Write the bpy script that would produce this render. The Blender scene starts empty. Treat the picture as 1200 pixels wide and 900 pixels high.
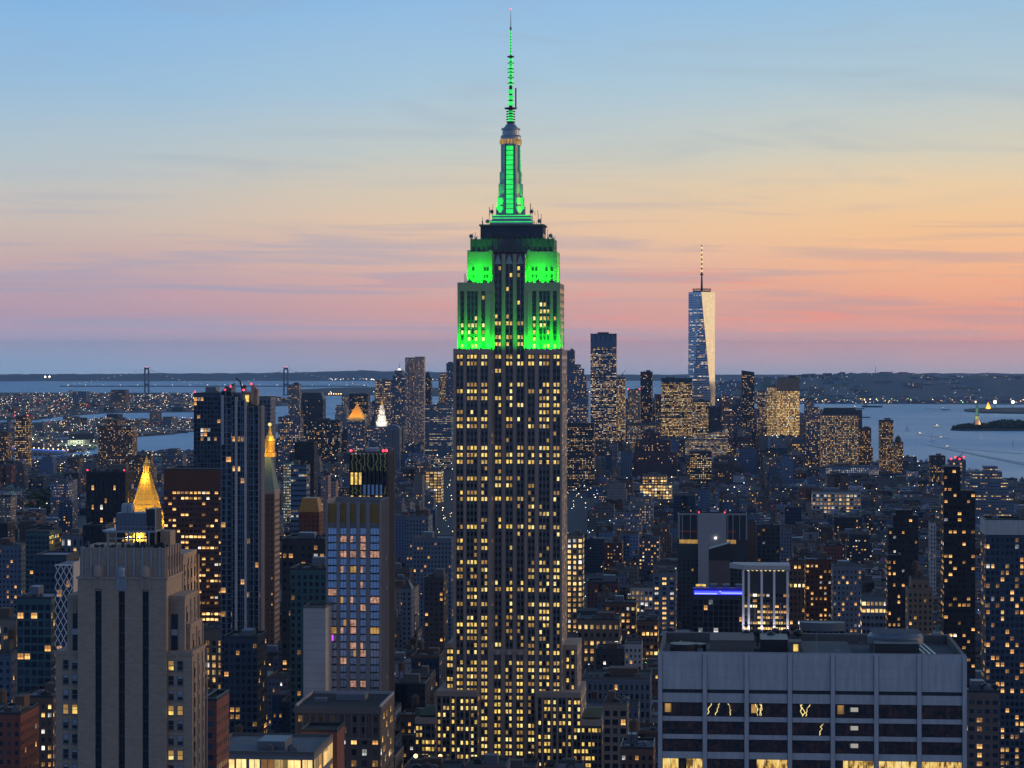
import bpy, math, random
import numpy as np
from mathutils import Vector

# ------------------------------------------------------------------ camera, world, sun, exposure
F, YE, CH, RE = 2890.0, 415.0, 260.0, 6371000.0     # focal length in photo pixels, eye level row, eye height, earth radius
SC = bpy.context.scene
COL = SC.collection
cam_d = bpy.data.cameras.new('camera')
cam = bpy.data.objects.new('camera', cam_d)
COL.objects.link(cam)
cam.location = (0, 0, CH)
cam.rotation_euler = (math.radians(90), 0, 0)
cam_d.sensor_width = 36
cam_d.lens = 36 * F / 1200
cam_d.shift_y = -(450 - YE) / 1200
cam_d.clip_start = 1
cam_d.clip_end = 200000
SC.camera = cam
SC.view_settings.view_transform = 'Standard'
SC.view_settings.look = 'None'
SC.view_settings.exposure = 0.0
SC.view_settings.gamma = 1
SC.render.resolution_x, SC.render.resolution_y = 1024, 768

def lin(h):
    h = h.lstrip('#')
    c = [int(h[i:i+2], 16) / 255 for i in (0, 2, 4)]
    return tuple((x / 12.92 if x <= .04045 else ((x + .055) / 1.055) ** 2.4) for x in c) + (1,)

class NT:
    """tiny helper for node trees"""
    def __init__(s, t): s.t = t
    def n(s, typ, ins=None, **kw):
        nd = s.t.nodes.new(typ)
        for k, v in kw.items(): setattr(nd, k, v)
        if ins:
            for k, v in ins.items(): s.set(nd, k, v)
        return nd
    def set(s, nd, k, v):
        if isinstance(v, bpy.types.NodeSocket): s.t.links.new(v, nd.inputs[k])
        else: nd.inputs[k].default_value = v
    def m(s, op, a, b=0.0, c=0.0):
        nd = s.t.nodes.new('ShaderNodeMath'); nd.operation = op
        s.set(nd, 0, a); s.set(nd, 1, b); s.set(nd, 2, c)
        return nd.outputs[0]
    def mix(s, f, a, b, mode='MIX'):
        nd = s.t.nodes.new('ShaderNodeMix'); nd.data_type = 'RGBA'; nd.blend_type = mode
        s.set(nd, 0, f); s.set(nd, 6, a); s.set(nd, 7, b)
        return nd.outputs[2]
    def ss(s, x, a, b):
        nd = s.t.nodes.new('ShaderNodeMapRange'); nd.interpolation_type = 'SMOOTHSTEP'
        s.set(nd, 0, x); s.set(nd, 1, a); s.set(nd, 2, b)
        return nd.outputs[0]
    def ramp(s, x, stops, mode='LINEAR'):
        nd = s.t.nodes.new('ShaderNodeValToRGB'); cr = nd.color_ramp; cr.interpolation = mode
        while len(cr.elements) < len(stops): cr.elements.new(1)
        for e, (p, c) in zip(cr.elements, stops):
            e.position = p; e.color = c
        s.set(nd, 0, x)
        return nd.outputs[0]
    def comb(s, x, y, z):
        nd = s.t.nodes.new('ShaderNodeCombineXYZ'); s.set(nd, 0, x); s.set(nd, 1, y); s.set(nd, 2, z)
        return nd.outputs[0]

W = bpy.data.worlds.new('World'); SC.world = W; W.use_nodes = True
wt = NT(W.node_tree)
for nd in list(W.node_tree.nodes): W.node_tree.nodes.remove(nd)
tc = wt.n('ShaderNodeTexCoord')
sep = wt.n('ShaderNodeSeparateXYZ', {0: tc.outputs['Generated']})
X_, Y_, Z_ = sep.outputs
el = wt.m('DEGREES', wt.m('ARCSINE', Z_))
az = wt.m('DEGREES', wt.m('ARCTAN2', X_, Y_))            # + towards the west (right)
def elpos(y): return (math.degrees(math.atan((YE - y) / F)) + 1) / 10
LEFT = [(441,'#7F99BC'),(425,'#8B9CBF'),(405,'#9D9EBC'),(385,'#B29FB6'),(360,'#BFA4B3'),(335,'#BDA6B3'),(300,'#CBB1B0'),
        (265,'#CDBEB6'),(225,'#C4C4C2'),(180,'#B4C5CF'),(100,'#9ABFDD'),(0,'#85B5E3')]
MID = [(441,'#8595B5'),(428,'#9A99B3'),(408,'#B59EB0'),(385,'#CFA3A8'),(360,'#DCAAA6'),(335,'#DDB2A8'),(300,'#E6BFAA'),
       (265,'#EBC9A9'),(225,'#DECCB3'),(180,'#C9CDC6'),(100,'#AAC8DB'),(0,'#92BDE4')]
RIGHT = [(441,'#9C99B0'),(428,'#B29DAC'),(408,'#D0A0A4'),(385,'#E8A394'),(360,'#F3AA91'),(335,'#F8B490'),(300,'#FABF94'),
         (265,'#F8C797'),(225,'#EFD0A8'),(180,'#D9D1BC'),(100,'#B5CAD3'),(0,'#9AC1DF')]
tpos = wt.m('MULTIPLY', wt.m('ADD', el, 1.0), .1)
# gentle wave so bands are not ruler straight
nz0 = wt.n('ShaderNodeTexNoise', {0: wt.comb(wt.m('MULTIPLY', az, .22), wt.m('MULTIPLY', el, .9), 3.1), 'Scale': 1.0, 'Detail': 3.0})
tw = wt.m('ADD', tpos, wt.m('MULTIPLY', wt.m('SUBTRACT', nz0.outputs[0], .5), .055))
def mkramp(st): return wt.ramp(tw, [(max(0, elpos(y)), lin(c)) for y, c in st], 'LINEAR')
cl, cm, cr_ = mkramp(LEFT), mkramp(MID), mkramp(RIGHT)
a1 = wt.ss(az, -11.5, .5); a2 = wt.ss(az, -.5, 11.0)
sky = wt.mix(a2, wt.mix(a1, cl, cm), cr_)
# beyond the frame: a bright pale glow in the west, dusk blue elsewhere, darker overhead
glowaz = wt.m('MULTIPLY', wt.ss(az, 25.0, 62.0), wt.m('SUBTRACT', 1.0, wt.ss(az, 118.0, 150.0)))
westc = wt.ramp(wt.m('MULTIPLY', el, 1/40), [(0, (1.55, 1.0, .55, 1)), (.2, (1.35, 1.05, .68, 1)), (.5, (.55, .55, .5, 1)), (1, (.1, .16, .27, 1))])
sky = wt.mix(glowaz, sky, westc)
backc = wt.ramp(wt.m('MULTIPLY', el, 1/40), [(0, (.20, .28, .48, 1)), (.12, (.21, .31, .53, 1)), (.5, (.16, .26, .50, 1)), (1, (.09, .16, .34, 1))])
absaz = wt.m('ABSOLUTE', wt.m('SUBTRACT', az, 20.0))
backm = wt.m('MULTIPLY', wt.ss(absaz, 60.0, 125.0), wt.m('SUBTRACT', 1.0, wt.m('MULTIPLY', glowaz, .8)))
sky = wt.mix(backm, sky, backc)
zen = wt.ss(el, 9.0, 55.0)
sky = wt.mix(zen, sky, (.085, .15, .31, 1))
# streaks of cloud
def streak(sa, se, seed, lo, hi, dist=.5, detail=5.0):
    n_ = wt.n('ShaderNodeTexNoise', {0: wt.comb(wt.m('MULTIPLY', az, sa), wt.m('ADD', wt.m('MULTIPLY', el, se), wt.m('MULTIPLY', az, .03)), seed), 'Scale': 1.0, 'Detail': detail, 'Distortion': dist})
    return wt.ss(n_.outputs[0], lo, hi)
low = wt.m('MULTIPLY', wt.ss(el, -.1, .6), wt.m('SUBTRACT', 1.0, wt.ss(el, 2.6, 4.6)))
s1 = wt.m('MULTIPLY', streak(.13, 2.6, 4.7, .47, .66), wt.m('MULTIPLY', low, .45))
sky = wt.mix(s1, sky, wt.mix(wt.ss(az, -4.0, 9.0), lin('#9AA3C0'), lin('#B3A2AC')))
band2 = wt.m('MULTIPLY', wt.ss(el, .15, .6), wt.m('SUBTRACT', 1.0, wt.ss(el, 1.5, 2.4)))
s2 = wt.m('MULTIPLY', streak(.35, 4.5, 7.7, .50, .70), wt.m('MULTIPLY', band2, wt.m('ADD', .22, wt.m('MULTIPLY', wt.ss(az, -6.0, 7.0), .25))))
sky = wt.mix(s2, sky, wt.mix(wt.ss(az, -9.0, 6.0), lin('#D6A2AF'), lin('#FF9A84')))
hi_ = wt.m('MULTIPLY', wt.ss(el, 2.8, 4.4), wt.m('SUBTRACT', 1.0, wt.ss(el, 9.0, 14.0)))
s3 = wt.m('MULTIPLY', streak(.16, 1.3, 21.3, .5, .78, .9), wt.m('MULTIPLY', hi_, .28))
sky = wt.mix(s3, sky, lin('#9FAFC0'))
lift = wt.m('ADD', 1.0, wt.m('MULTIPLY', wt.m('SUBTRACT', 1.0, wt.ss(el, -.4, 1.1)), .62))
sky = wt.mix(1.0, sky, wt.comb(lift, lift, wt.m('ADD', 1.0, wt.m('MULTIPLY', wt.m('SUBTRACT', lift, 1.0), .75))), 'MULTIPLY')
nish = wt.n('ShaderNodeTexSky')
nish.sky_type = 'NISHITA'; nish.sun_disc = False
nish.sun_elevation = math.radians(1.0); nish.sun_rotation = math.radians(75)
bgA = wt.n('ShaderNodeBackground', {0: sky, 1: 1.0})
bgB = wt.n('ShaderNodeBackground', {0: nish.outputs[0], 1: .005})
add = wt.n('ShaderNodeAddShader', {0: bgA.outputs[0], 1: bgB.outputs[0]})
wt.n('ShaderNodeOutputWorld', {0: add.outputs[0]})

sun_d = bpy.data.lights.new('sun', 'SUN'); sun = bpy.data.objects.new('sun', sun_d); COL.objects.link(sun)
sun_d.energy = .6; sun_d.angle = math.radians(14); sun_d.color = (1, .62, .42)
sd = Vector((math.sin(math.radians(75)), math.cos(math.radians(75)), math.tan(math.radians(4))))
sun.rotation_euler = sd.to_track_quat('Z', 'Y').to_euler()

# ------------------------------------------------------------------ materials
MAT = {}
def newmat(name):
    m = bpy.data.materials.new(name); m.use_nodes = True
    t = NT(m.node_tree)
    for nd in list(m.node_tree.nodes): m.node_tree.nodes.remove(nd)
    out = t.n('ShaderNodeOutputMaterial')
    MAT[name] = m
    return m, t, out
def plain(name, col, rough=.8, metal=0.0, var=.25, scale=.3, stretch=(1, 1, 1), bump=0.0, courses=0.0):
    m, t, out = newmat(name)
    g = t.n('ShaderNodeTexCoord')
    mp = t.n('ShaderNodeMapping', {0: g.outputs['Object'], 3: stretch})
    nz = t.n('ShaderNodeTexNoise', {0: mp.outputs[0], 'Scale': scale, 'Detail': 6.0, 'Roughness': .65})
    f = t.m('ADD', 1 - var, t.m('MULTIPLY', nz.outputs[0], 2 * var))
    if courses:                                   # masonry joints: darker beds every few courses, staggered uprights
        sp = t.n('ShaderNodeSeparateXYZ', {0: g.outputs['Object']})
        hz = t.m('FRACT', t.m('DIVIDE', sp.outputs[2], courses)); rowi = t.m('FLOOR', t.m('DIVIDE', sp.outputs[2], courses))
        vt = t.m('FRACT', t.m('ADD', t.m('DIVIDE', t.m('ADD', sp.outputs[0], sp.outputs[1]), courses * 2.2), t.m('MULTIPLY', rowi, .5)))
        stone = t.n('ShaderNodeTexWhiteNoise', {0: t.comb(t.m('FLOOR', t.m('ADD', t.m('DIVIDE', t.m('ADD', sp.outputs[0], sp.outputs[1]), courses * 2.2), t.m('MULTIPLY', rowi, .5))), rowi, 0.0)}, noise_dimensions='3D')
        j = t.m('MAXIMUM', t.m('LESS_THAN', hz, .22), t.m('LESS_THAN', vt, .09))
        f = t.m('MULTIPLY', f, t.m('MULTIPLY', t.m('SUBTRACT', 1.0, t.m('MULTIPLY', j, .16)), t.m('ADD', .92, t.m('MULTIPLY', stone.outputs['Value'], .16))))
    c = t.mix(1.0, tuple(col) + (1,), t.comb(f, f, f), 'MULTIPLY')
    p = t.n('ShaderNodeBsdfPrincipled', {'Base Color': c, 'Roughness': rough, 'Metallic': metal})
    if bump:
        b = t.n('ShaderNodeBump', {'Height': nz.outputs[0], 'Strength': bump, 'Distance': .3}); t.set(p, 'Normal', b.outputs[0])
    t.set(out, 0, p.outputs[0])
    return m
def glow(name, col, strength, base=(.02, .02, .02), var=.0, sample=False, vs=.35):
    m, t, out = newmat(name)
    st = strength
    if var:
        g = t.n('ShaderNodeNewGeometry')
        nz = t.n('ShaderNodeTexNoise', {0: g.outputs['Position'], 'Scale': vs, 'Detail': 3.0})
        st = t.m('MULTIPLY', strength, t.m('MAXIMUM', .12, t.m('ADD', 1.0, t.m('MULTIPLY', t.m('SUBTRACT', nz.outputs[0], .5), var * 4))))
    p = t.n('ShaderNodeBsdfPrincipled', {'Base Color': tuple(base) + (1,), 'Roughness': .3, 'Emission Color': tuple(col) + (1,), 'Emission Strength': st})
    t.set(out, 0, p.outputs[0])
    if not sample: m.cycles.emission_sampling = 'NONE'
    return m

plain('limestone', (.36, .275, .225), .85, var=.16, scale=.25, stretch=(1, 1, .12))
plain('spandrel', (.10, .095, .10), .5, var=.2)
plain('steel_trim', (.30, .31, .33), .4, .5, var=.1)
plain('dim_stone', (.13, .125, .12), .9)
plain('dark_metal', (.035, .038, .045), .45, .3)
plain('grey_metal', (.15, .175, .21), .5, .4)
plain('mast_metal', (.30, .34, .38), .35, .6, var=.1)
plain('roof_gravel', (.085, .09, .10), .95, var=.4, scale=.12)
plain('concrete', (.34, .34, .35), .9, var=.14, scale=.5)
plain('pale_concrete', (.47, .45, .44), .9, var=.38, scale=.9, stretch=(1, 1, .16))
plain('brick_tan', (.37, .275, .20), .9, var=.28, scale=1.2, stretch=(.5, .5, 3.0), courses=.62)
plain('brick_red', (.18, .06, .05), .9)
plain('brick_brown', (.13, .085, .07), .9)
plain('grey_stone', (.235, .225, .235), .85, var=.15)
plain('wood', (.10, .07, .05), .9, var=.4, scale=2, stretch=(1, 1, .1))
plain('blue_grey_panel', (.22, .23, .26), .6, .2)
plain('copper', (.13, .20, .185), .7)
plain('gold', (.85, .52, .11), .4, .35, var=.15, scale=.8)
plain('brass_panel', (.30, .17, .045), .5, .5, var=.3, scale=.5)
plain('white_paint', (.78, .78, .8), .6, var=.08)
plain('foliage', (.035, .06, .025), .9, var=.7, scale=.05)
plain('asphalt', (.04, .042, .045), .9, var=.4, scale=.05)
plain('red_paint', (.35, .06, .04), .6)
plain('window_dark', (.012, .016, .026), .12, 0, var=.3)
plain('window_blue', (.50, .62, .80), .22, .7, var=.25, scale=.4)
plain('window_frame', (.16, .15, .14), .6)
glow('window_lit', (1, .66, .15), .98, var=.7, vs=.7)
glow('window_lit_mid', (1, .66, .20), .62, var=.8, vs=.7)
glow('window_lit_pale', (1, .80, .30), 1.15, var=.5, vs=.55)
glow('window_lit_dim', (1, .56, .15), .38, var=.6)
glow('window_lit_pink', (1, .52, .36), .42, var=.9, vs=.9)
glow('window_lit_violet', (.75, .1, 1), 1.0, var=.3)
glow('green_glow', (.03, 1, .16), .95, var=.25)
glow('green_glow_soft', (.02, .75, .2), .65, var=.3)
glow('red_light', (1, .03, .05), 5.0)
glow('white_light', (1, .9, .7), 7.0)
glow('warm_light', (1, .62, .25), 5.0)
glow('cool_light', (.75, .88, 1), 4.0)
glow('green_light', (.3, 1, .35), 4.0)
glow('blue_neon', (.03, .04, 1), 3.0)
glow('street_light', (1, .66, .22), 3.0)
glow('port_light', (1, .93, .55), 9.0)

# -- procedural facade: windows in the uv grid (u counted in bays, v in storeys, both from a corner)
def facade_material():
    m, t, out = newmat('facade')
    uv = t.n('ShaderNodeUVMap', uv_map='grid')
    su = t.n('ShaderNodeSeparateXYZ', {0: uv.outputs[0]})
    def att(n_):
        a = t.n('ShaderNodeAttribute', attribute_name=n_)
        s = t.n('ShaderNodeSeparateXYZ', {0: a.outputs['Vector']})
        return a, s.outputs
    A, _ = att('fa'); _, B = att('fb'); _, C_ = att('fc'); _, D = att('fd')
    u, v = su.outputs[0], su.outputs[1]
    cu, cv = t.m('FLOOR', u), t.m('FLOOR', v)
    fu, fv = t.m('FRACT', u), t.m('FRACT', v)
    jit = t.n('ShaderNodeTexWhiteNoise', {0: t.comb(t.m('FLOOR', u), t.m('FLOOR', v), t.m('ADD', B[0], 2.2))}, noise_dimensions='3D')
    jw = t.m('MINIMUM', 1.0, t.m('ADD', .72, t.m('MULTIPLY', jit.outputs['Value'], .5)))
    mu = t.m('LESS_THAN', t.m('ABSOLUTE', t.m('SUBTRACT', fu, .5)), t.m('MULTIPLY', t.m('MULTIPLY', C_[0], jw), .5))
    mv = t.m('LESS_THAN', t.m('ABSOLUTE', t.m('SUBTRACT', fv, .5)), t.m('MULTIPLY', C_[1], .5))
    pos = t.m('GREATER_THAN', v, 0.0)
    g = t.n('ShaderNodeNewGeometry')
    nzs = t.n('ShaderNodeSeparateXYZ', {0: g.outputs['Normal']})
    roof = t.m('GREATER_THAN', nzs.outputs[2], .75)
    mask = t.m('MULTIPLY', t.m('MULTIPLY', mu, mv), t.m('MULTIPLY', pos, t.m('SUBTRACT', 1.0, roof)))
    def wn(x, y, z):
        n_ = t.n('ShaderNodeTexWhiteNoise', {0: t.comb(x, y, z)}, noise_dimensions='3D')
        return n_.outputs['Value'], n_.outputs['Color']
    r1, rc = wn(cu, cv, B[0])
    grp, _c = wn(t.m('FLOOR', t.m('MULTIPLY', cu, .34)), cv, t.m('ADD', B[0], 5.3))
    row, _c2 = wn(cv, t.m('ADD', B[0], 9.1), 3.3)
    # rc = three more random numbers
    rs = t.n('ShaderNodeSeparateColor', {0: rc}).outputs
    key = t.m('ADD', t.m('MULTIPLY', r1, t.m('SUBTRACT', 1.0, B[2])),
              t.m('MULTIPLY', B[2], t.m('ADD', t.m('MULTIPLY', grp, .45), t.m('MULTIPLY', row, .55))))
    # the blend of uniforms bunches up around one half, so spread it again
    key = t.m('ADD', .5, t.m('MULTIPLY', t.m('SUBTRACT', key, .5), t.m('ADD', 1.0, t.m('MULTIPLY', B[2], .55))))
    lit = t.m('LESS_THAN', key, B[1])
    fine = t.n('ShaderNodeTexNoise', {0: t.comb(t.m('MULTIPLY', u, 3.1), t.m('MULTIPLY', v, 2.3), B[0]), 'Scale': 1.0, 'Detail': 2.0})
    wc = t.mix(rs[0], (1, .46, .12, 1), (1, .76, .30, 1))
    wc = t.mix(t.m('LESS_THAN', rs[2], t.m('MULTIPLY', D[1], .55)), wc, t.mix(rs[1], (.85, .92, 1, 1), (1, .9, .72, 1)))
    br = t.m('MULTIPLY', t.m('ADD', .22, t.m('MULTIPLY', t.m('POWER', rs[1], 1.5), 1.0)), t.m('ADD', .35, t.m('MULTIPLY', fine.outputs[0], 1.2)))
    # blinds drawn to different heights, curtains to one side, a thin sash bar
    drawn = t.m('GREATER_THAN', t.m('ADD', .5, t.m('MULTIPLY', t.m('SUBTRACT', .5, fv), t.m('DIVIDE', 1.0, t.m('MAXIMUM', C_[1], .1)))), t.m('ADD', .25, t.m('MULTIPLY', rs[0], 1.3)))
    side = t.m('GREATER_THAN', t.m('ADD', .5, t.m('MULTIPLY', t.m('SUBTRACT', fu, .5), t.m('DIVIDE', 1.0, t.m('MAXIMUM', C_[0], .1)))), t.m('ADD', .3, t.m('MULTIPLY', rs[1], 1.2)))
    sash = t.m('LESS_THAN', t.m('ABSOLUTE', t.m('SUBTRACT', fu, .5)), .028)
    dimf = t.m('MULTIPLY', t.m('SUBTRACT', 1.0, t.m('MULTIPLY', t.m('MAXIMUM', drawn, side), .6)), t.m('SUBTRACT', 1.0, t.m('MULTIPLY', sash, .7)))
    em = t.m('MULTIPLY', t.m('MULTIPLY', mask, lit), t.m('MULTIPLY', t.m('MULTIPLY', br, dimf), t.m('MULTIPLY', D[0], 1.22)))
    # blinds: some unlit windows paler
    glass = t.mix(t.m('MULTIPLY', t.m('GREATER_THAN', rs[1], .72), .35), (.012, .018, .03, 1), (.09, .11, .14, 1))
    tcn = t.n('ShaderNodeTexCoord')
    nz = t.n('ShaderNodeTexNoise', {0: tcn.outputs['Object'], 'Scale': .09, 'Detail': 7.0, 'Roughness': .7})
    ff = t.m('ADD', .72, t.m('MULTIPLY', nz.outputs[0], .56))
    # storey lines and piers, a faint relief in the wall colour
    line = t.m('GREATER_THAN', fv, .90)
    wallc = t.mix(1.0, A.outputs['Color'], t.comb(ff, ff, ff), 'MULTIPLY')
    wallc = t.mix(t.m('MULTIPLY', line, .25), wallc, (.04, .04, .045, 1))
    rr, _c3 = wn(B[0], 4.4, 8.8)
    nr = t.n('ShaderNodeTexNoise', {0: tcn.outputs['Object'], 'Scale': .16, 'Detail': 4.0})
    rv = t.m('MULTIPLY', t.m('ADD', .02, t.m('MULTIPLY', t.m('POWER', rr, 4.0), .30)), t.m('ADD', .6, t.m('MULTIPLY', nr.outputs[0], .8)))
    roofc = t.mix(1.0, t.comb(rv, rv, rv), (.9, .98, 1.08, 1), 'MULTIPLY')
    base = t.mix(roof, t.mix(mask, wallc, glass), roofc)
    rough = t.m('SUBTRACT', .85, t.m('MULTIPLY', t.m('MAXIMUM', mask, t.m('MULTIPLY', C_[2], t.m('SUBTRACT', 1.0, roof))), .68))
    metal = t.m('MULTIPLY', t.m('MULTIPLY', C_[2], .8), t.m('SUBTRACT', 1.0, roof))
    p = t.n('ShaderNodeBsdfPrincipled', {'Base Color': base, 'Roughness': rough, 'Metallic': metal, 'Emission Color': wc, 'Emission Strength': em})
    t.set(out, 0, p.outputs[0])
    m.cycles.emission_sampling = 'NONE'
    return m
facade_material()

# ------------------------------------------------------------------ mesh builder
class FP:
    """facade parameters of one building"""
    def __init__(s, col=(.2, .17, .15), prob=.25, coh=.2, bay=3.0, fh=3.5, wf=.45, hf=.5, gloss=0.0, st=1.6, cool=.25, top=1.3, seed=None):
        s.col, s.prob, s.coh, s.bay, s.fh, s.wf, s.hf, s.gloss, s.st, s.cool, s.top = col, prob, coh, bay, fh, wf, hf, gloss, st, cool, top
        s.seed = random.random() * 50 if seed is None else seed
NOFP = FP((.1, .1, .1), 0, wf=0, seed=0)

class MB:
    def __init__(s): s.v, s.f, s.mi, s.uv, s.fp = [], [], [], [], []
    def quad(s, pts, m=0, fp=None, uv=None):
        b = len(s.v); s.v += [tuple(p) for p in pts]; s.f.append(tuple(range(b, b + len(pts))))
        s.mi.append(m); s.fp.append(fp or NOFP); s.uv.append(uv or [(0, -1)] * len(pts))
    def prism(s, poly, z0, z1, m=0, fp=None, top=None, cap=True, mt=None, zt=None, off=0):
        """poly counter-clockwise; top = another polygon at z1; zt = list of top heights"""
        n = len(poly); tp = top or poly
        ct, bt = len(s.v), None
        for i in range(n):
            a, b = poly[i], poly[(i + 1) % n]; c, d = tp[(i + 1) % n], tp[i]
            zc = zt[(i + 1) % n] if zt else z1; zd = zt[i] if zt else z1
            uv = None
            if fp:
                L = math.hypot(b[0] - a[0], b[1] - a[1]); nb = max(1, round(L / fp.bay)); o = (i + off) * 61
                zr = max(zt) if zt else z1
                g = lambda z: (zr - fp.top - z) / fp.fh
                uv = [(o, g(z0)), (o + nb, g(z0)), (o + nb, g(zc)), (o, g(zd))]
            s.quad([(a[0], a[1], z0), (b[0], b[1], z0), (c[0], c[1], zc), (d[0], d[1], zd)], m, fp, uv)
        if cap:
            s.quad([(p[0], p[1], (zt[i] if zt else z1)) for i, p in enumerate(tp)], m if mt is None else mt, fp)
    def box(s, x0, x1, y0, y1, z0, z1, m=0, fp=None, mt=None, bottom=False, off=0):
        s.prism([(x0, y0), (x1, y0), (x1, y1), (x0, y1)], z0, z1, m, fp, mt=mt, off=off)
        if bottom: s.quad([(x0, y0, z0), (x0, y1, z0), (x1, y1, z0), (x1, y0, z0)], m)
    def cyl(s, cx, cy, z0, z1, r0, r1=None, n=14, m=0, fp=None, cap=True):
        r1 = r0 if r1 is None else r1
        P0 = [(cx + r0 * math.cos(2 * math.pi * i / n), cy + r0 * math.sin(2 * math.pi * i / n)) for i in range(n)]
        P1 = [(cx + r1 * math.cos(2 * math.pi * i / n), cy + r1 * math.sin(2 * math.pi * i / n)) for i in range(n)]
        s.prism(P0, z0, z1, m, fp, top=P1, cap=cap and r1 > 1e-4)
    def bar(s, p, q, w, m=0):
        p, q = Vector(p), Vector(q); d = (q - p).normalized()
        a = d.cross(Vector((0, 0, 1)));  a = a.normalized() if a.length > .01 else Vector((1, 0, 0))
        b = d.cross(a).normalized(); a *= w / 2; b *= w / 2
        c0 = [p + a + b, p - a + b, p - a - b, p + a - b]; c1 = [x + (q - p) for x in c0]
        for i in range(4):
            j = (i + 1) % 4; s.quad([c0[i], c0[j], c1[j], c1[i]], m)
        s.quad(c0[::-1], m); s.quad(c1, m)
    def ball(s, c, r, m=0, n=8, zs=1.0):
        k = n // 2
        for i in range(k):
            t0, t1 = math.pi * i / k - math.pi / 2, math.pi * (i + 1) / k - math.pi / 2
            for j in range(n):
                q0, q1 = 2 * math.pi * j / n, 2 * math.pi * (j + 1) / n
                pt = lambda t, q: (c[0] + r * math.cos(t) * math.cos(q), c[1] + r * math.cos(t) * math.sin(q), c[2] + r * zs * math.sin(t))
                s.quad([pt(t0, q0), pt(t0, q1), pt(t1, q1), pt(t1, q0)], m)
    def build(s, name, mats, parent=None, loc=(0, 0, 0), rz=0.0):
        me = bpy.data.meshes.new(name); me.from_pydata(s.v, [], s.f)
        if isinstance(mats, str): mats = [mats]
        for mm in mats: me.materials.append(MAT[mm])
        me.polygons.foreach_set('material_index', s.mi)
        if 'facade' in mats:
            n = len(s.f)
            for an, fn in (('fa', lambda p: p.col), ('fb', lambda p: (p.seed, p.prob, p.coh)), ('fc', lambda p: (p.wf, p.hf, p.gloss)), ('fd', lambda p: (p.st, p.cool, 0))):
                at = me.attributes.new(an, 'FLOAT_VECTOR', 'FACE')
                at.data.foreach_set('vector', np.array([fn(p) for p in s.fp], dtype=np.float32).ravel())
            ul = me.uv_layers.new(name='grid')
            ul.data.foreach_set('uv', np.array([c for u in s.uv for c in u], dtype=np.float32).ravel())
        me.update()
        o = bpy.data.objects.new(name, me); COL.objects.link(o); o.location = loc; o.rotation_euler = (0, 0, rz)
        if parent: o.parent = parent
        return o

def tag(o, label=None, cat=None, group=None, kind=None):
    if label: o['label'] = label
    if cat: o['category'] = cat
    if group: o['group'] = group
    if kind: o['kind'] = kind
    return o
def empty(name, loc, rz, label, cat, group=None):
    o = bpy.data.objects.new(name, None); COL.objects.link(o); o.location = loc; o.rotation_euler = (0, 0, rz)
    o.empty_display_size = 5
    return tag(o, label, cat, group)
def lamp(name, typ, parent, loc, energy, col, direction=None, **kw):
    d = bpy.data.lights.new(name, typ); d.energy = energy; d.color = col
    for k, v in kw.items(): setattr(d, k, v)
    o = bpy.data.objects.new(name, d); COL.objects.link(o); o.location = loc; o.parent = parent
    if direction is not None: o.rotation_euler = (-Vector(direction)).to_track_quat('Z', 'Y').to_euler()
    return o

# ------------------------------------------------------------------ placing
TH = math.atan(.0865)                       # the street grid turned against the view
CT, ST = math.cos(TH), math.sin(TH)
def gz(x, y): return -(x * x + y * y) / (2 * RE)
def gdist(py):
    """distance at which the curved ground shows in row py"""
    k = (py - YE) / F; lo, hi = 50.0, 57000.0
    for _ in range(60):
        mid = (lo + hi) / 2
        if CH / mid + mid / (2 * RE) > k: lo = mid
        else: hi = mid
    return lo
def P(px, d): return (px - 600) / F * d
def fit(px0, px1, ytop, d, depth, th=TH):
    """front face from px0 to px1 at distance d (left corner) -> centre of footprint, width, height above ground"""
    c, s = math.cos(th), math.sin(th)
    X0, t1 = P(px0, d), (px1 - 600) / F
    w = (t1 * d - X0) / (c + t1 * s)
    cx = X0 + w / 2 * c + depth / 2 * s; cy = d - w / 2 * s + depth / 2 * c
    zg = gz(cx, cy)
    H = CH - (ytop - YE) / F * (d - w / 2 * s) - zg
    return cx, cy, zg, w, H
FOOT = []          # (px0, px1, ytop, ylow, d, cx, cy, w, depth, th)

def roof_gear(parent, w, dp, H, rnd, tank=True, gear=True, cx=0, cy=0):
    if gear:
        b = MB(); ww, dd = w * rnd.uniform(.25, .45), dp * rnd.uniform(.25, .4)
        x, y = cx + rnd.uniform(-.22, .22) * w, cy + rnd.uniform(-.1, .25) * dp
        b.box(x - ww / 2, x + ww / 2, y - dd / 2, y + dd / 2, H, H + rnd.uniform(3, 6)); 
        b.build('bulkhead', rnd.choice(['dim_stone', 'brick_brown', 'grey_metal']), parent)
        for k in range(rnd.randint(2, 5)):
            b = MB(); x, y = cx + rnd.uniform(-.42, .3) * w, cy + rnd.uniform(-.42, -.05) * dp; q = rnd.uniform(1, 2.4)
            b.box(x, x + q * 1.5, y, y + q, H, H + q)
            if q > 1.7: b.cyl(x + q * .75, y + q / 2, H + q, H + q + .5, q * .38, q * .38, 8)
            b.build('ventilation_unit', rnd.choice(['grey_metal', 'grey_metal', 'dim_stone', 'dark_metal']), parent)
    if tank:
        b = MB(); x, y = cx + rnd.uniform(-.35, .35) * w, cy + rnd.uniform(-.3, .2) * dp; zt = H + rnd.uniform(4, 7)
        for sx in (-1.3, 1.3):
            for sy in (-1.3, 1.3): b.bar((x + sx, y + sy, H), (x + sx, y + sy, zt), .35)
        b.cyl(x, y, zt, zt + 4.2, 2.1, 2.0, 10); b.cyl(x, y, zt + 4.2, zt + 5.8, 2.3, .05, 10)
        b.build('water_tank', 'wood', parent)

def beacon(parent, pts, r=1.2, mat='red_light'):
    r *= .72
    for p in pts:
        b = MB(); b.ball(p, r, n=6); b.build('beacon', mat, parent)

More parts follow.
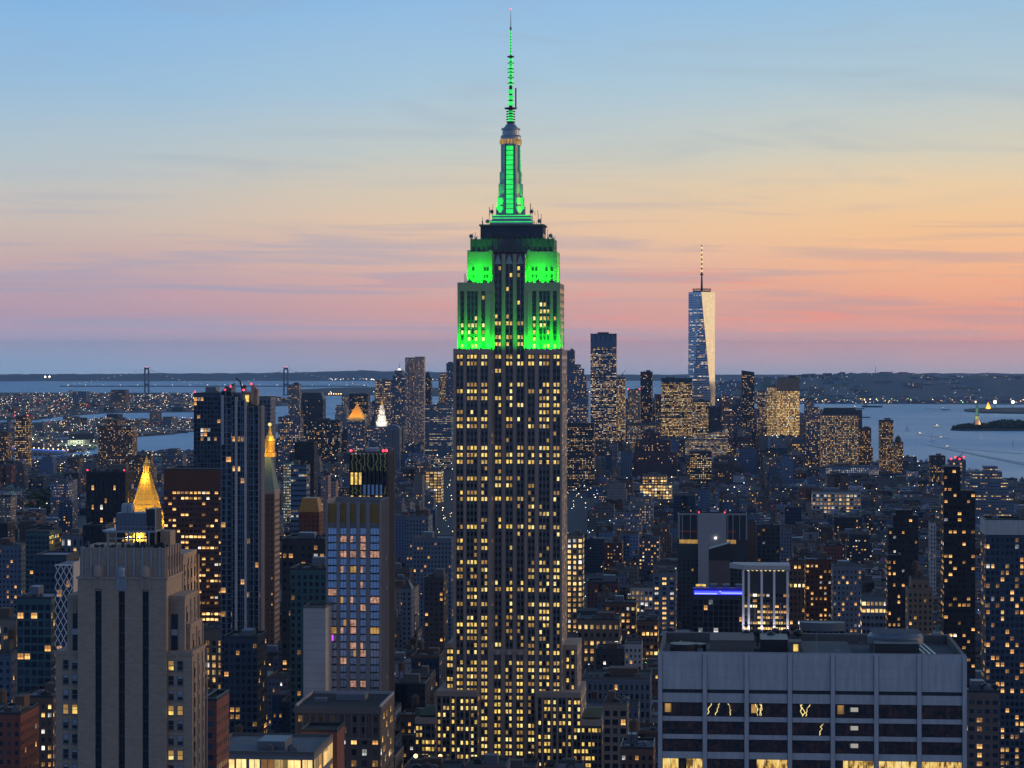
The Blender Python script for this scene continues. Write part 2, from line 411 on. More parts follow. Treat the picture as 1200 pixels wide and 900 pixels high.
def window_set(parent, items, dims, mats, y0, limit=100):
    """items: (x, z, material index) centres on the plane y0; each window of its own up to limit, the rest one part"""
    w, h, dp = dims
    cache = {}
    def mesh(mi):
        if mi not in cache:
            b = MB(); f = min(.07 * w, .12)
            b.box(-w / 2, w / 2, -dp, 0, -h / 2, h / 2, 0, bottom=True)
            b.quad([(-w / 2 + f, -dp - .01, -h / 2 + f), (w / 2 - f, -dp - .01, -h / 2 + f), (w / 2 - f, -dp - .01, h / 2 - f), (-w / 2 + f, -dp - .01, h / 2 - f)], 1)
            b.box(-w / 2 + f, w / 2 - f, -dp - .04, -dp - .015, -.05, .05, 0)
            o = b.build('window', ['window_frame', mats[mi]], parent); cache[mi] = (b, o.data, o)
            return o
        o = bpy.data.objects.new('window', cache[mi][1]); COL.objects.link(o); o.parent = parent
        return o
    for (x, z, mi) in items[:limit]:
        o = mesh(mi); o.location = (x, y0, z)
    rest = items[limit:]
    if rest:
        b = MB(); f = min(.07 * w, .12)
        for (x, z, mi) in rest:
            b.box(x - w / 2, x + w / 2, y0 - dp, y0, z - h / 2, z + h / 2, 0, bottom=True)
            b.quad([(x - w / 2 + f, y0 - dp - .01, z - h / 2 + f), (x + w / 2 - f, y0 - dp - .01, z - h / 2 + f), (x + w / 2 - f, y0 - dp - .01, z + h / 2 - f), (x - w / 2 + f, y0 - dp - .01, z + h / 2 - f)], mi + 1)
        o = b.build('window', ['window_frame'] + list(mats), parent); o['kind'] = 'stuff'

# ------------------------------------------------------------------ water, land, hills
R0 = random.Random(7)
def water_material():
    m, t, out = newmat('water')
    g = t.n('ShaderNodeTexCoord')
    mp = t.n('ShaderNodeMapping', {0: g.outputs['Object'], 3: (1, .35, 1)})
    nz = t.n('ShaderNodeTexNoise', {0: mp.outputs[0], 'Scale': .02, 'Detail': 8.0, 'Roughness': .7})
    n2 = t.n('ShaderNodeTexNoise', {0: g.outputs['Object'], 'Scale': .0012, 'Detail': 5.0})
    b = t.n('ShaderNodeBump', {'Height': nz.outputs[0], 'Strength': .55, 'Distance': 4.0})
    col = t.mix(n2.outputs[0], (.10, .31, .54, 1), (.12, .36, .58, 1))
    rg = t.m('ADD', .22, t.m('MULTIPLY', n2.outputs[0], .3))
    p = t.n('ShaderNodeBsdfPrincipled', {'Base Color': col, 'Roughness': rg, 'IOR': 1.33, 'Normal': b.outputs[0]})
    t.set(out, 0, p.outputs[0])
water_material()
def sheet(name, rows, mat, lift=0.0, kind='structure', smooth=False):
    """rows of 3d points -> grid mesh"""
    b = MB(); n = len(rows[0])
    vs = [p for r in rows for p in r]
    fs = [(i * n + j, i * n + j + 1, (i + 1) * n + j + 1, (i + 1) * n + j) for i in range(len(rows) - 1) for j in range(n - 1)]
    me = bpy.data.meshes.new(name); me.from_pydata(vs, [], fs); me.materials.append(MAT[mat])
    if smooth: me.polygons.foreach_set('use_smooth', [True] * len(fs))
    o = bpy.data.objects.new(name, me); COL.objects.link(o)
    if kind: o['kind'] = kind
    return o
rows = []
for r in [0, 200, 500, 1000, 1500, 2000, 3000, 4000, 5000, 6000, 7000, 8000, 9500, 11000, 13000, 15000, 17500, 20000, 23000, 26000, 30000, 34000, 39000, 45000]:
    rows.append([(r * math.sin(2 * math.pi * k / 180), r * math.cos(2 * math.pi * k / 180), -r * r / (2 * RE)) for k in range(181)])
sheet('water', rows, 'water', smooth=True)

def interp(pts, x):
    if x <= pts[0][0]: return pts[0][1]
    for (a, b), (c, d) in zip(pts, pts[1:]):
        if x <= c: return b + (d - b) * (x - a) / (c - a)
    return pts[-1][1]
LANDS = []
def land(name, near, far, lift=2.0, mat='land', nr=14, step=20, hfun=None):
    x0, x1 = near[0][0], near[-1][0]; n = max(3, int((x1 - x0) / step))
    cols = [x0 + (x1 - x0) * i / n for i in range(n + 1)]
    rows = []
    for k in range(-1, nr + 2):
        q = min(max(k / nr, 0), 1); row = []
        for px in cols:
            dn = gdist(interp(near, px)) if interp(near, px) < 5000 else 60.0
            df = gdist(interp(far, px)); df = max(df, dn + 5)
            d = dn + (df - dn) * q; x = P(px, d)
            z = gz(x, d) + (lift if 0 <= k <= nr else -2) + (hfun(px, q, d) if hfun and 0 <= k <= nr else 0)
            row.append((x, d + (-3 if k < 0 else 3 if k > nr else 0), z))
        rows.append(row)
    LANDS.append((near, far))
    return sheet(name, rows, mat)
plain('land', (.045, .05, .055), .95, var=.5, scale=.01)
plain('hill', (.06, .088, .115), .95, var=.6, scale=.004)
SHORE = [(-900, 556), (0, 543), (100, 536), (160, 532), (232, 531), (330, 520), (440, 515), (560, 514), (700, 512), (860, 516), (960, 528), (1060, 549), (1150, 566), (1200, 575), (1320, 600), (1500, 660), (2000, 900)]
land('ground', [(-900, 9999), (2000, 9999)], SHORE, lift=1.5, mat='asphalt', nr=60)
land('brooklyn_shore', [(-900, 541), (0, 536), (75, 533), (112, 524), (135, 514), (160, 512)], [(-900, 522), (0, 521), (35, 521), (110, 512.5), (150, 510), (160, 509)])
land('brooklyn_land', [(-900, 516), (30, 514), (110, 512), (160, 512), (205, 509), (228, 505), (262, 506)], [(-900, 498), (33, 497), (60, 495.5), (130, 492), (180, 493), (228, 491), (262, 488)])
land('far_brooklyn_land', [(-900, 494), (50, 492.5), (60, 489), (130, 484), (228, 483), (262, 481), (300, 477), (344, 475.5)], [(-900, 459), (228, 460.5), (300, 464), (344, 467)])
land('bay_ridge_land', [(345, 463.5), (400, 464), (452, 463), (560, 466)], [(345, 459), (400, 455), (452, 454.5), (560, 456)], hfun=lambda px, q, d: 25 * math.sin(math.pi * min(1, q)))
land('red_hook_land', [(316, 507), (345, 505)], [(316, 497), (345, 499)])
def ridge(name, x0, x1, near_y, crest, depth, seed, mat='hill', step=8):
    """terrain rising from the waterline near_y(px) to a crest seen in row crest(px)"""
    rr = random.Random(seed); ph = [rr.uniform(0, 6) for _ in range(8)]
    n = int((x1 - x0) / step); rows = []
    for k in range(0, 15):
        q = k / 12; row = []
        for i in range(n + 1):
            px = x0 + (x1 - x0) * i / n; dn = gdist(interp(near_y, px)); d = dn + depth * q; x = P(px, d)
            dc = dn + depth * .8; hc = CH - (interp(crest, px) - YE) / F * dc - gz(P(px, dc), dc)
            prof = (1.5 + hc * (math.sin(min(q / .8, 1) * math.pi / 2) ** 1.3) if q <= .8 else hc * max(0, 1 - (q - .8) * 1.2))
            wob = 1 + .10 * math.sin(px * .05 + ph[0] + q * 5) + .06 * math.sin(px * .13 + ph[1] + q * 9) + .04 * math.sin(px * .41 + ph[2] + 4 * q)
            if q > .7: wob = 1 + .03 * math.sin(px * .21 + ph[3]) + .02 * math.sin(px * .6)
            row.append((x, d, gz(x, d) + prof * wob * (1 if k < 14 else 0)))
        rows.append(row)
    return sheet(name, rows, mat, smooth=True)
ridge('hills_far', -900, 1000, [(-900, 447), (1000, 446)], [(-900, 439), (60, 438.5), (230, 437.5), (330, 437), (410, 434.5), (520, 436), (700, 439), (1000, 439)], 5000, 3)
ridge('hills_staten_island', 836, 2000, [(836, 469), (880, 471.5), (1000, 473), (1200, 474), (2000, 478)], [(836, 447), (870, 446), (940, 441), (1010, 437.2), (1060, 438.5), (1100, 441), (1200, 442), (2000, 440)], 6500, 5)
ridge('hills_new_jersey', 1020, 2000, [(1020, 450), (2000, 450)], [(1020, 438), (1100, 437.2), (1200, 438), (2000, 437)], 6000, 9)
land('harbour_pier_land', [(1130, 482), (1150, 484), (1260, 486), (2000, 490)], [(1130, 480.5), (1150, 479), (1260, 478), (2000, 480)], lift=5)
land('liberty_island', [(1114, 504.3), (1128, 505), (1240, 505)], [(1114, 503.6), (1128, 501), (1240, 499)], lift=4, mat='land', step=4)

def on_ground(px, py, dz=0.0):
    d = gdist(py); x = P(px, d)
    return (x, d, gz(x, d) + dz)

# trees of Liberty Island, the park east of the square, roof and square planting: leaf clumps
def canopy(name, pts, size, seed, label=None, cat=None):
    rr = random.Random(seed); b = MB()
    for (x, y, z, h) in pts:
        for _ in range(26):
            a, e, r = rr.uniform(0, 6.28), rr.uniform(-.2, 1.4), rr.uniform(.3, 1) * h * .5
            c = Vector((x + r * math.cos(a) * math.cos(e), y + r * math.sin(a) * math.cos(e), z + h * .45 + r * math.sin(e)))
            s = size * rr.uniform(.5, 1.1)
            n1 = Vector((rr.uniform(-1, 1), rr.uniform(-1, 1), rr.uniform(-1, 1))).normalized(); n2 = n1.orthogonal().normalized() * s; n3 = n1.cross(n2).normalized() * s
            b.quad([c - n2 - n3, c + n2 - n3, c + n2 + n3, c - n2 + n3])
        b.bar((x, y, z - 1), (x, y, z + h * .5), h * .06)
    o = b.build(name, 'foliage')
    if label: tag(o, label, cat, kind='stuff')
    return o
isl = []
for i in range(420):
    px = R0.uniform(1117, 1238); base = 504.3 - R0.uniform(0, 3.5); d = gdist(base); x = P(px, d)
    h = interp([(1117, 2), (1128, 8), (1140, 14), (1155, 14), (1170, 24), (1185, 28), (1200, 22), (1238, 20)], px) * R0.uniform(.7, 1.1)
    isl.append((x, d, gz(x, d) + 4, h))
canopy('island_tree', isl, 4.0, 2, 'dark mass of trees covering the small island beside the statue', 'trees')
prk = []
for i in range(260):
    px, py = R0.uniform(30, 62), R0.uniform(578, 600); d = gdist(py + 6); x = P(px, d); prk.append((x, d, gz(x, d), R0.uniform(12, 19)))
canopy('park_tree', prk, 2.2, 3, 'dark green patch of park trees among low blocks at far left', 'trees')
FOOT.append((28, 64, 572, 604, 3300, P(46, 3450), 3450, 0, 50, 500, TH))

# ------------------------------------------------------------------ the Art Deco skyscraper in the middle
def in_front_box(cx, cy, w, dp, th=TH): return (cx, cy, w, dp, th)

def central_tower():
    D0 = 1275.0; s = D0 / F; x0, y0 = P(594.5, D0), D0; zg = gz(x0, y0)
    SH = 3.6 * s
    root = empty('art_deco_skyscraper', (x0, y0, zg), -TH, 'huge stepped limestone skyscraper with green floodlit crown and spire at the centre', 'skyscraper')
    ux = lambda px: (px - 594.5) * s / CT
    zz = lambda y: CH - (y - YE) * s - zg
    fpside = FP((.30, .265, .24), .30, .2, 2.9, 3.65, .42, .52, 0, 1.2, .1, top=2)
    stone = ['limestone', 'spandrel', 'facade']
    pts_lit, floors = [], []
    def core(name, xa, xb, ya, yb, z0, z1, front=1):
        b = MB()
        b.quad([(xa, ya, z0), (xb, ya, z0), (xb, ya, z1), (xa, ya, z1)], front)
        f = fpside
        for k, (p, q) in enumerate((((xb, ya), (xb, yb)), ((xb, yb), (xa, yb)), ((xa, yb), (xa, ya)))):
            L = math.hypot(p[0] - q[0], p[1] - q[1]); nb = max(1, round(L / f.bay)); g = lambda z: (z1 - f.top - z) / f.fh
            b.quad([(p[0], p[1], z0), (q[0], q[1], z0), (q[0], q[1], z1), (p[0], p[1], z1)], 2, f, [(k * 61, g(z0)), (k * 61 + nb, g(z0)), (k * 61 + nb, g(z1)), (k * 61, g(z1))])
        b.quad([(xa, ya, z1), (xb, ya, z1), (xb, yb, z1), (xa, yb, z1)], 0)
        return b.build(name, stone, root)
    def piers(xa, xb, groups, y0_, z0, z1, dep=.75, top=2.0, ms=3.0, cap=True):
        """limestone between the window groups; a group is the list of its window centres"""
        edges = [xa]
        for g in groups: edges += [g[0] - 1.05, g[-1] + 1.05]
        edges.append(xb)
        for a, c in zip(edges[0::2], edges[1::2]):
            if c - a < .2: continue
            b = MB(); b.box(a, c, y0_ - dep, y0_ - .002, z0, z1 - (top if cap else 0), 0)
            if c - a > 3.2:                                  # shallow flute down the broad piers
                m = (a + c) / 2; b.box(m - .25, m + .25, y0_ - dep - .25, y0_ - dep + .002, z0, z1 - top - 1)
            b.build('pier', 'limestone', root)
        b = MB()
        for g in groups:
            for p, q in zip(g, g[1:]):
                m = (p + q) / 2; b.box(m - .11, m + .11, y0_ - .45, y0_ - .002, z0, z1 - top, 0)
        if len(b.f): b.build('mullion', 'steel_trim', root)
        if cap:
            b = MB(); b.box(xa, xb, y0_ - dep - .12, y0_ - .004, z1 - top, z1 + .6, 0); b.build('coping', 'limestone', root)
    wins = {0: [], 1: []}
    # main shaft: west and east thirds flush, centre third set back
    zb, zt = 0.0, zz(410)
    L3 = [[536.7, 540.6], [548.6, 552.8, 557.0], [565.4, 569.3]]
    C3 = [[580.8, 584.8], [593.9, 598.0], [607.0, 611.0]]
    R3 = [[620.4, 624.3], [633.4, 637.6, 641.8], [650.0, 653.9]]
    G = lambda gs: [[ux(p) for p in g] for g in gs]
    xl, xa, xb, xr = ux(531), ux(576.3), ux(615), ux(658.5)
    dep_main = 41.0; rec = 3.6
    core('shaft', xl, xa, .75, dep_main, zb, zt); core('shaft', xb, xr, .75, dep_main, zb, zt)
    core('shaft', xa, xb, rec + .75, dep_main - .5, zb, zt)
    piers(xl, xa, G(L3), .75, zb, zt); piers(xb, xr, G(R3), .75, zb, zt)
    piers(xa, xb, G(C3), rec + .75, zz(762), zz(297), cap=False, top=0)
    # lower centre comes forward again below the arches
    core('shaft', xa, xb, .75, rec + .75, zb, zz(762)); piers(xa + .01, xb - .01, G(C3), .75, zb, zz(762), top=1.6)
    for g in C3:
        b = MB(); c = (ux(g[0]) + ux(g[-1])) / 2
        b.cyl(c, .2, zz(767), zz(762), 1.8, .9, 10); b.build('arch_ornament', 'limestone', root)
    # lit rows read off the photograph: row, groups lit (nine groups), style
    PAT = {418: 'aaaaaaaaa', 426: 'aaa.aaaaa', 434.5: '...a.....', 443: '.........', 450.8: '.da.ba.aa', 458.6: 'aaa.b.aaa', 466.7: '.aaad..da', 474.8: '...bba.aa',
           483: 'dda....aa', 491.4: 'aaa.a.aaa', 499.5: 'ada.d.dd.', 508: '.........', 516: '.........', 525: 'aaaaaaaaa', 533.3: 'aaaaaaaaa', 541.4: 'aaaaaaaaa', 549: '.........', 553: '.........',
           561: 'aaaaad...', 569.2: '...ddda..', 577.5: 'bda.....d', 585: 'aaaaaaa.d', 593.6: '......dd.', 602: '......dad', 609.7: '..da.....', 617.7: 'baaaaaaaa', 626: '........d',
           634: 'a.a......', 642.5: 'dda.b..d.', 650.5: '.........', 659.2: 'aad...aaa', 668: 'add.b.aaa', 676: 'add...ada', 683.8: '..ddbb.dd', 691.3: '.aaaaaaaa', 700: '.d.......', 708.3: 'aaa.b.aaa',
           716.6: '....b..a.', 724.5: 'daadddaa.', 732.5: 'aaaddddab', 740.5: 'aad.dd.dd', 748.3: 'daadddbd.', 756.6: '.ba..ddb.', 764.8: 'aaaaaaaaa'}
    y = 768.5
    rowsL = dict(PAT)
    yy = 777.0
    while yy < 900:
        rowsL[yy] = 'aaaaaaaaa' if yy < 800 else 'aaaaaadaa'; yy += 8.15
    ww = {}
    for yv, pat in rowsL.items():
        for gi, g in enumerate(L3 + C3 + R3):
            centre = 3 <= gi <= 5
            for k, p in enumerate(g):
                ch = pat[gi]; r = R0.random()
                lit = {'a': r < .88, 'b': k == len(g) - 1, 'd': r < .6, '.': r < .05}[ch]
                mi = 0
                if lit: mi = 1 if ch in 'ab' and R0.random() < .75 else (2 if R0.random() < .5 else 3)
                if ch == 'd' and lit and R0.random() < .5: mi = 3
                if 553 > yv > 548.5 and not lit: continue
                plane = .75 + (rec if centre and yv < 762 else 0)
                ww.setdefault(plane, []).append((ux(p), zz(yv), mi))
    # green-lit shoulders: two wings between rows 410 and 332, and the recessed tier to row 294
    zt2, zt3 = zz(332), zz(294)
    wl0, wl1, wr0, wr1 = ux(535.3), ux(578.8), ux(613.6), ux(655.7)
    yW = 2.6
    LW = [[540.9], [548.9, 553.0, 557.0], [565.7]]; RW = [[625.5], [633.3, 637.6, 641.8], [649.8]]
    core('upper_wing', wl0, wl1, yW + .75, 36, zt, zt2); core('upper_wing', wr0, wr1, yW + .75, 36, zt, zt2)
    piers(wl0, wl1, G(LW), yW + .75, zt + .6, zt2, top=4.0); piers(wr0, wr1, G(RW), yW + .75, zt + .6, zt2, top=4.0)
    core('centre_slab', xa, xb, rec + .75, 34, zt, zz(297.5))
    t0, t1 = ux(545.5), ux(651.0)
    b = MB(); b.box(t0, xa, yW + 6, 33, zt2, zt3, 0); b.box(xb, t1, yW + 6, 33, zt2, zt3, 0); b.box(xa, xb, yW + 8, 33, zt2, zt3 - 1, 0)
    for a in (t0, t1 - 1.6, xa - 2.2, xb + .6): b.box(a, a + 1.6, yW + 5.6, yW + 6.5, zt2, zt3 + .8, 0)
    b.build('upper_tier', 'limestone', root)
    for yv in (323.2, 314.8):
        for p in (552.8, 566.0, 569.5, 622.8, 627, 639, 645):
            ww.setdefault(yW + 5.99, []).append((ux(p), zz(yv), 0))
    for k in range(9):
        yv = 340.5 + 8.1 * k
        for g in LW + RW:
            for p in g:
                pr = .8 if k in (5, 8) else (.75 if p > 600 and k in (3, 4) else .12 if k < 6 else .4)
                ww.setdefault(yW + .75, []).append((ux(p), zz(yv), (1 if R0.random() < .6 else 2) if R0.random() < pr else 0))
    for k in range(13):
        yv = 314 + 8.1 * k
        for g in C3:
            for p in g:
                pr = {7: .4, 8: .75, 10: .85, 11: .9, 1: .2}.get(k, .06)
                ww.setdefault(rec + .75, []).append((ux(p), zz(yv), 1 if R0.random() < pr else 0))
    for g in C3:
        c = (ux(g[0]) + ux(g[-1])) / 2; b = MB()
        b.prism([(c - 1.9, rec), (c + 1.9, rec), (c + 1.9, rec + .74), (c - 1.9, rec + .74)], zz(309), zz(299), 0, top=[(c - .3, rec), (c + .3, rec), (c + .3, rec + .74), (c - .3, rec + .74)])
        b.build('pointed_ornament', 'steel_trim', root)
    # lower wings
    pl0, pl1, pr0, pr1 = ux(512.5), ux(561.5), ux(629.5), ux(681.5); yf = -9.0
    for (a, c, n) in ((pl0, pl1, 6), (pr0, pr1, 6)):
        core('lower_wing', a, c, yf + .75, 40, zb, zz(809))
        gs = [[a + (c - a) * (k + .5) / n + q for q in ((-.9, .9) if k % 2 else (0,))] for k in range(n)]
        piers(a, c, gs, yf + .75, zb, zz(809), top=2.2)
        for r_ in range(11):
            for g in gs:
                for p in g: ww.setdefault(yf + .75, []).append((p, zz(819.5 + 8.1 * r_), (1 if R0.random() < .6 else 2) if R0.random() < .56 else 0))
    for (a, c) in ((ux(520), ux(531)), (ux(658.6), ux(675.5))):
        core('side_wing', a, c, 6.75, 44, zb, zz(758)); n = 2
        gs = [[a + (c - a) * .33], [a + (c - a) * .68]]
        piers(a, c, gs, 6.75, zz(815), zz(758), top=1.8)
        for r_ in range(6):
            for g in gs:
                for p in g: ww.setdefault(6.75, []).append((p, zz(766 + 8.1 * r_), 1 if R0.random() < .6 else 0))
    for (a, c, yt) in ((ux(489), ux(512.4), 840), (ux(681.6), ux(706.5), 840)):
        core('podium', a, c, yf - 2 + .75, 40, zb, zz(yt)); gs = [[a + (c - a) * (k + .5) / 4 - .9, a + (c - a) * (k + .5) / 4 + .9] for k in range(4)][:3]
        gs = [[a + (c - a) * q - .95, a + (c - a) * q + .95] for q in (.2, .5, .8)]
        piers(a, c, gs, yf - 2 + .75, zb, zz(yt), top=2.5)
        for r_ in range(8):
            for g in gs:
                for p in g: ww.setdefault(yf - 2 + .75, []).append((p, zz(yt + 11 + 8.1 * r_), 1 if R0.random() < .55 else 0))
        b = MB(); b.box(a + 1, c - 1, yf + 3, 30, zz(yt) + .62, zz(yt) + 1.2); b.build('roof_garden', 'foliage', root)
    first = 100
    for plane, items in sorted(ww.items(), key=lambda kv: -len(kv[1])):
        items.sort(key=lambda it: -it[2] if it[2] else 1)
        R0.shuffle(items)
        lim = min(first, 100 if plane == .75 + 0 else 0); window_set(root, [(x, z, (mi if mi in (0, 3) or R0.random() < .62 else R0.choice((3, 4, 4)))) for (x, z, mi) in items], (1.32, 2.08, .12), ['window_dark', 'window_lit', 'window_lit_pale', 'window_lit_dim', 'window_lit_mid'], plane - .02, limit=lim); first -= lim
    # crown tiers
    b = MB(); fc = FP((.12, .12, .125), .10, .1, 3.2, 4, .35, .4, 0, 1.0, .2, top=4, seed=3)
    b.box(ux(549), ux(647.5), 9.2, 32, zt3 - .5, zz(279), 0, fc)
    for k in range(17): a = ux(549) + (ux(647.5) - ux(549) - .8) * k / 16; b.box(a, a + .8, 8.8, 9.21, zt3 - .5, zz(279) + .8, 0)
    b.build('crown_tier', ['facade'], root)
    b = MB(); fd = FP((.06, .075, .10), .12, .3, 2.4, 4.2, .7, .4, 0, .9, .2, top=3, seed=4)
    b.box(ux(560.5), ux(634.5), 11, 31, zz(279), zz(263), 0, fd)
    b.box(ux(559), ux(636), 10.4, 31.6, zz(263.5), zz(261.5), 0, NOFP)
    for k in range(24):
        a = ux(573) + (ux(624) - ux(573)) * k / 23; b.box(a - .1, a + .1, 10.4, 10.6, zz(279), zz(275), 0)
    b.build('observatory_tier', ['facade'], root)
    b = MB(); b.box(ux(573.5) - 2.2 * s, ux(624) - 2.2 * s, 13, 29, zz(261.5), zz(256.5), 0); b.box(ux(576) - 2.4 * s, ux(622) - 2.4 * s, 14, 28, zz(256.5), zz(250), 0)
    b.build('mast_base', 'mast_metal', root)
    b = MB(); b.box(ux(573.3) - 2.2 * s, ux(624.2) - 2.2 * s, 12.9, 12.999, zz(258.8), zz(257.8)); b.box(ux(575.8) - 2.4 * s, ux(622.2) - 2.4 * s, 13.9, 13.999, zz(254.3), zz(253.2)); b.box(ux(575.8) - 2.4 * s, ux(622.2) - 2.4 * s, 13.9, 13.999, zz(251.2), zz(250.2)); b.build('light_band', 'green_glow', root)
    # mast: octagonal shaft with stepped wings and glowing glass strip
    mx, my = ux(596.8), 21.0; mc = ux(598.4)
    mx = mc - 4.0 * s; hw = lambda pxw: pxw * s / 2
    b = MB()
    b.cyl(mx, my, zz(250), zz(166), hw(20.5), hw(19.5), 16)
    for zt_, wd, th_ in ((240, 34, 2.4), (229, 31, 2.0), (213, 28, 1.6), (199, 25.5, 1.2), (167, 22.5, 1.0)):
        w2 = hw(wd)
        for sg in (-1, 1):
            for q in (-1, 1):                                  # paired buttress fins on every side, lower ones wider
                o1 = q * (hw(9.8) + th_ * .25)
                for (xa_, xb_, ya_, yb_) in ((mx + sg * hw(12), mx + sg * w2, my + o1 - th_ / 4, my + o1 + th_ / 4),
                                             (mx + o1 - th_ / 4, mx + o1 + th_ / 4, my + sg * hw(12), my + sg * w2)):
                    b.box(min(xa_, xb_), max(xa_, xb_), min(ya_, yb_), max(ya_, yb_), zz(250), zz(zt_) + .01 * wd, 0)
        d2 = w2 * .80
        b.prism([(mx - d2, my - d2 * .72), (mx - d2 * .72, my - d2), (mx + d2 * .72, my - d2), (mx + d2, my - d2 * .72), (mx + d2, my + d2 * .72), (mx + d2 * .72, my + d2), (mx - d2 * .72, my + d2), (mx - d2, my + d2 * .72)], zz(250), zz(zt_), 0)
    b.build('mast', 'mast_metal', root)
    b = MB(); g0 = hw(8.5)
    for k in range(14):
        za, zb_ = zz(248 - 5.8 * k), zz(248 - 5.8 * (k + 1)) - .45
        b.box(mx - g0, mx + g0, my - hw(30 - k * .55), my - hw(18), za, zb_, 0)
    b.build('glowing_glass_strip', 'green_glow', root)
    b = MB()
    for k in range(14):
        za, zb_ = zz(248 - 5.8 * k), zz(248 - 5.8 * (k + 1)) - .45
        b.box(mx + hw(18), mx + hw(28 - k * .4), my - g0, my + g0, za, zb_, 0)
    b.build('glowing_glass_strip', 'green_glow_soft', root)
    b = MB()
    for sx in (-1, 1): b.box(mx + sx * (g0 + .25) - .22, mx + sx * (g0 + .25) + .22, my - hw(30.5), my - hw(18), zz(250), zz(166), 0)
    b.build('strip_frame', 'dark_metal', root)
    b = MB(); b.cyl(mx, my, zz(167), zz(156.5), hw(24), hw(24), 20); b.cyl(mx, my, zz(156.5), zz(154.5), hw(25), hw(23), 20); b.cyl(mx, my, zz(154.5), zz(148), hw(20.5), hw(20), 20)
    b.cyl(mx, my, zz(148), zz(146), hw(23), hw(22), 20); b.cyl(mx, my, zz(146), zz(139.5), hw(18), hw(8), 20)
    b.build('mast_drum', 'mast_metal', root)
    b = MB()
    for k in range(20):
        a = 2 * math.pi * (k + .5) / 20; rr = hw(24.3)
        b.bar((mx + rr * math.cos(a), my + rr * math.sin(a), zz(165)), (mx + rr * math.cos(a), my + rr * math.sin(a), zz(159.5)), 1.0)
    b.build('drum_window', 'window_lit_dim', root)
    # antenna
    b = MB(); b.cyl(mx, my, zz(140), zz(96), hw(4.6), hw(4), 8)
    for k in range(6): b.cyl(mx, my, zz(139 - 3.1 * k), zz(138 - 3.1 * k), hw(11), hw(11), 12)
    b.cyl(mx, my, zz(123), zz(121.5), hw(15), hw(15), 12)
    for sx, ya in ((1, 98),): b.bar((mx + hw(12), my, zz(122)), (mx + hw(12), my, zz(ya)), .7)
    for k in range(4): b.bar((mx - hw(7), my, zz(118 - 5 * k)), (mx + hw(7), my, zz(118 - 5 * k)), .25)
    b.cyl(mx, my, zz(96), zz(60), hw(3.2), hw(2.6), 8)
    for yv in (93, 86, 80, 76, 69): b.cyl(mx, my, zz(yv), zz(yv - 1), hw(7.5), hw(7.5), 8)
    b.cyl(mx, my, zz(61.5), zz(60), hw(8.5), hw(8.5), 8)
    b.cyl(mx, my, zz(60), zz(26), hw(1.9), hw(1.4), 6); b.cyl(mx, my, zz(26), zz(5), hw(1.0), hw(.3), 6)
    b.cyl(mx, my, zz(27.5), zz(26), hw(3), hw(3), 6)
    b.build('antenna', 'dark_metal', root)
    for (ya, yb_, wd, n) in ((138, 124, 6.2, 4), (119, 98, 5.8, 3), (95, 62, 5.0, 8), (58, 29, 2.2, 8)):
        b = MB()
        for k in range(n):
            z0_, z1_ = zz(ya + (yb_ - ya) * k / n), zz(ya + (yb_ - ya) * (k + .72) / n); b.cyl(mx, my, z0_, z1_, hw(wd), hw(wd), 8)
        b.build('antenna_light', 'green_glow', root)
    beacon(root, [(mx, my, zz(4.2))], .45)
    # dishes, masts and clutter on the setbacks
    for (px, yb_, sd, pl) in ((548, 333, 1, yW + 3), (563, 333, 2, yW + 3), (632, 333, 3, yW + 3), (645, 333, 5, yW + 3), (566, 262, 4, 12), (629, 262, 6, 12), (575, 250, 7, 16), (622, 250, 8, 16), (552, 279.5, 9, 11), (643, 279.5, 10, 11)):
        rr = random.Random(sd); b = MB()
        for k in range(5):
            x = ux(px) + rr.uniform(-2.4, 2.4); h = rr.uniform(1.5, 6.5); yq = pl + rr.uniform(-1, 1)
            b.bar((x, yq, zz(yb_)), (x, yq, zz(yb_) + h), .22)
        x = ux(px) + rr.uniform(-1.5, 1.5); b.ball((x, pl - 1, zz(yb_) + 1.8), 1.1, n=8, zs=1)
        b.build('aerial', 'grey_metal', root)
    # green floodlights on the setbacks
    green = (0, 1, .004)
    for (a, c) in ((wl0, wl1), (wr0, wr1)):
        lamp('floodlight', 'AREA', root, ((a + c) / 2, yW - 1.3, zt + .9), 30000, green, (0, .5, 1), shape='RECTANGLE', size=c - a - 3, size_y=.5)
    for (a, c) in ((t0 + 1, xa - 1), (xb + 1, t1 - 1)):
        lamp('floodlight', 'AREA', root, ((a + c) / 2, yW + 2.2, zt2 + .9), 15000, green, (0, .5, 1), shape='RECTANGLE', size=c - a - 1, size_y=.5)
    lamp('floodlight', 'AREA', root, (xr - 1.3, 20, zt + .9), 6500, green, (-.25, 0, 1), shape='RECTANGLE', size=.5, size_y=26)
    lamp('floodlight', 'AREA', root, (wr1 - 1.3, 20, zt2 + .9), 9000, green, (-.35, 0, 1), shape='RECTANGLE', size=.5, size_y=20)
    for sx in (-1, 1):
        lamp('floodlight', 'SPOT', root, (mx + sx * hw(30), my - hw(30), zz(251) + .6), 60000, green, (-sx * .35, .4, 1.15), spot_size=1.3, spot_blend=1.0, shadow_soft_size=.4)
    # the limestone needs thin aluminium: ledge of floodlight housings
    b = MB()
    for (a, c, yy_, z_) in ((wl0, wl1, yW - 1.9, zt), (wr0, wr1, yW - 1.9, zt), (t0, xa, yW + 1.6, zt2), (xb, t1, yW + 1.6, zt2)):
        n = 7
        for k in range(n): x = a + (c - a) * (k + .5) / n; b.box(x - .5, x + .5, yy_ - .5, yy_, z_ + .6, z_ + 1.3)
    b.build('floodlight_housing', 'dark_metal', root)
    FOOT.append((489, 707, 5, 900, 1262, x0 + 25 * ST, y0 + 22, zg, 96, 60, TH))
central_tower()

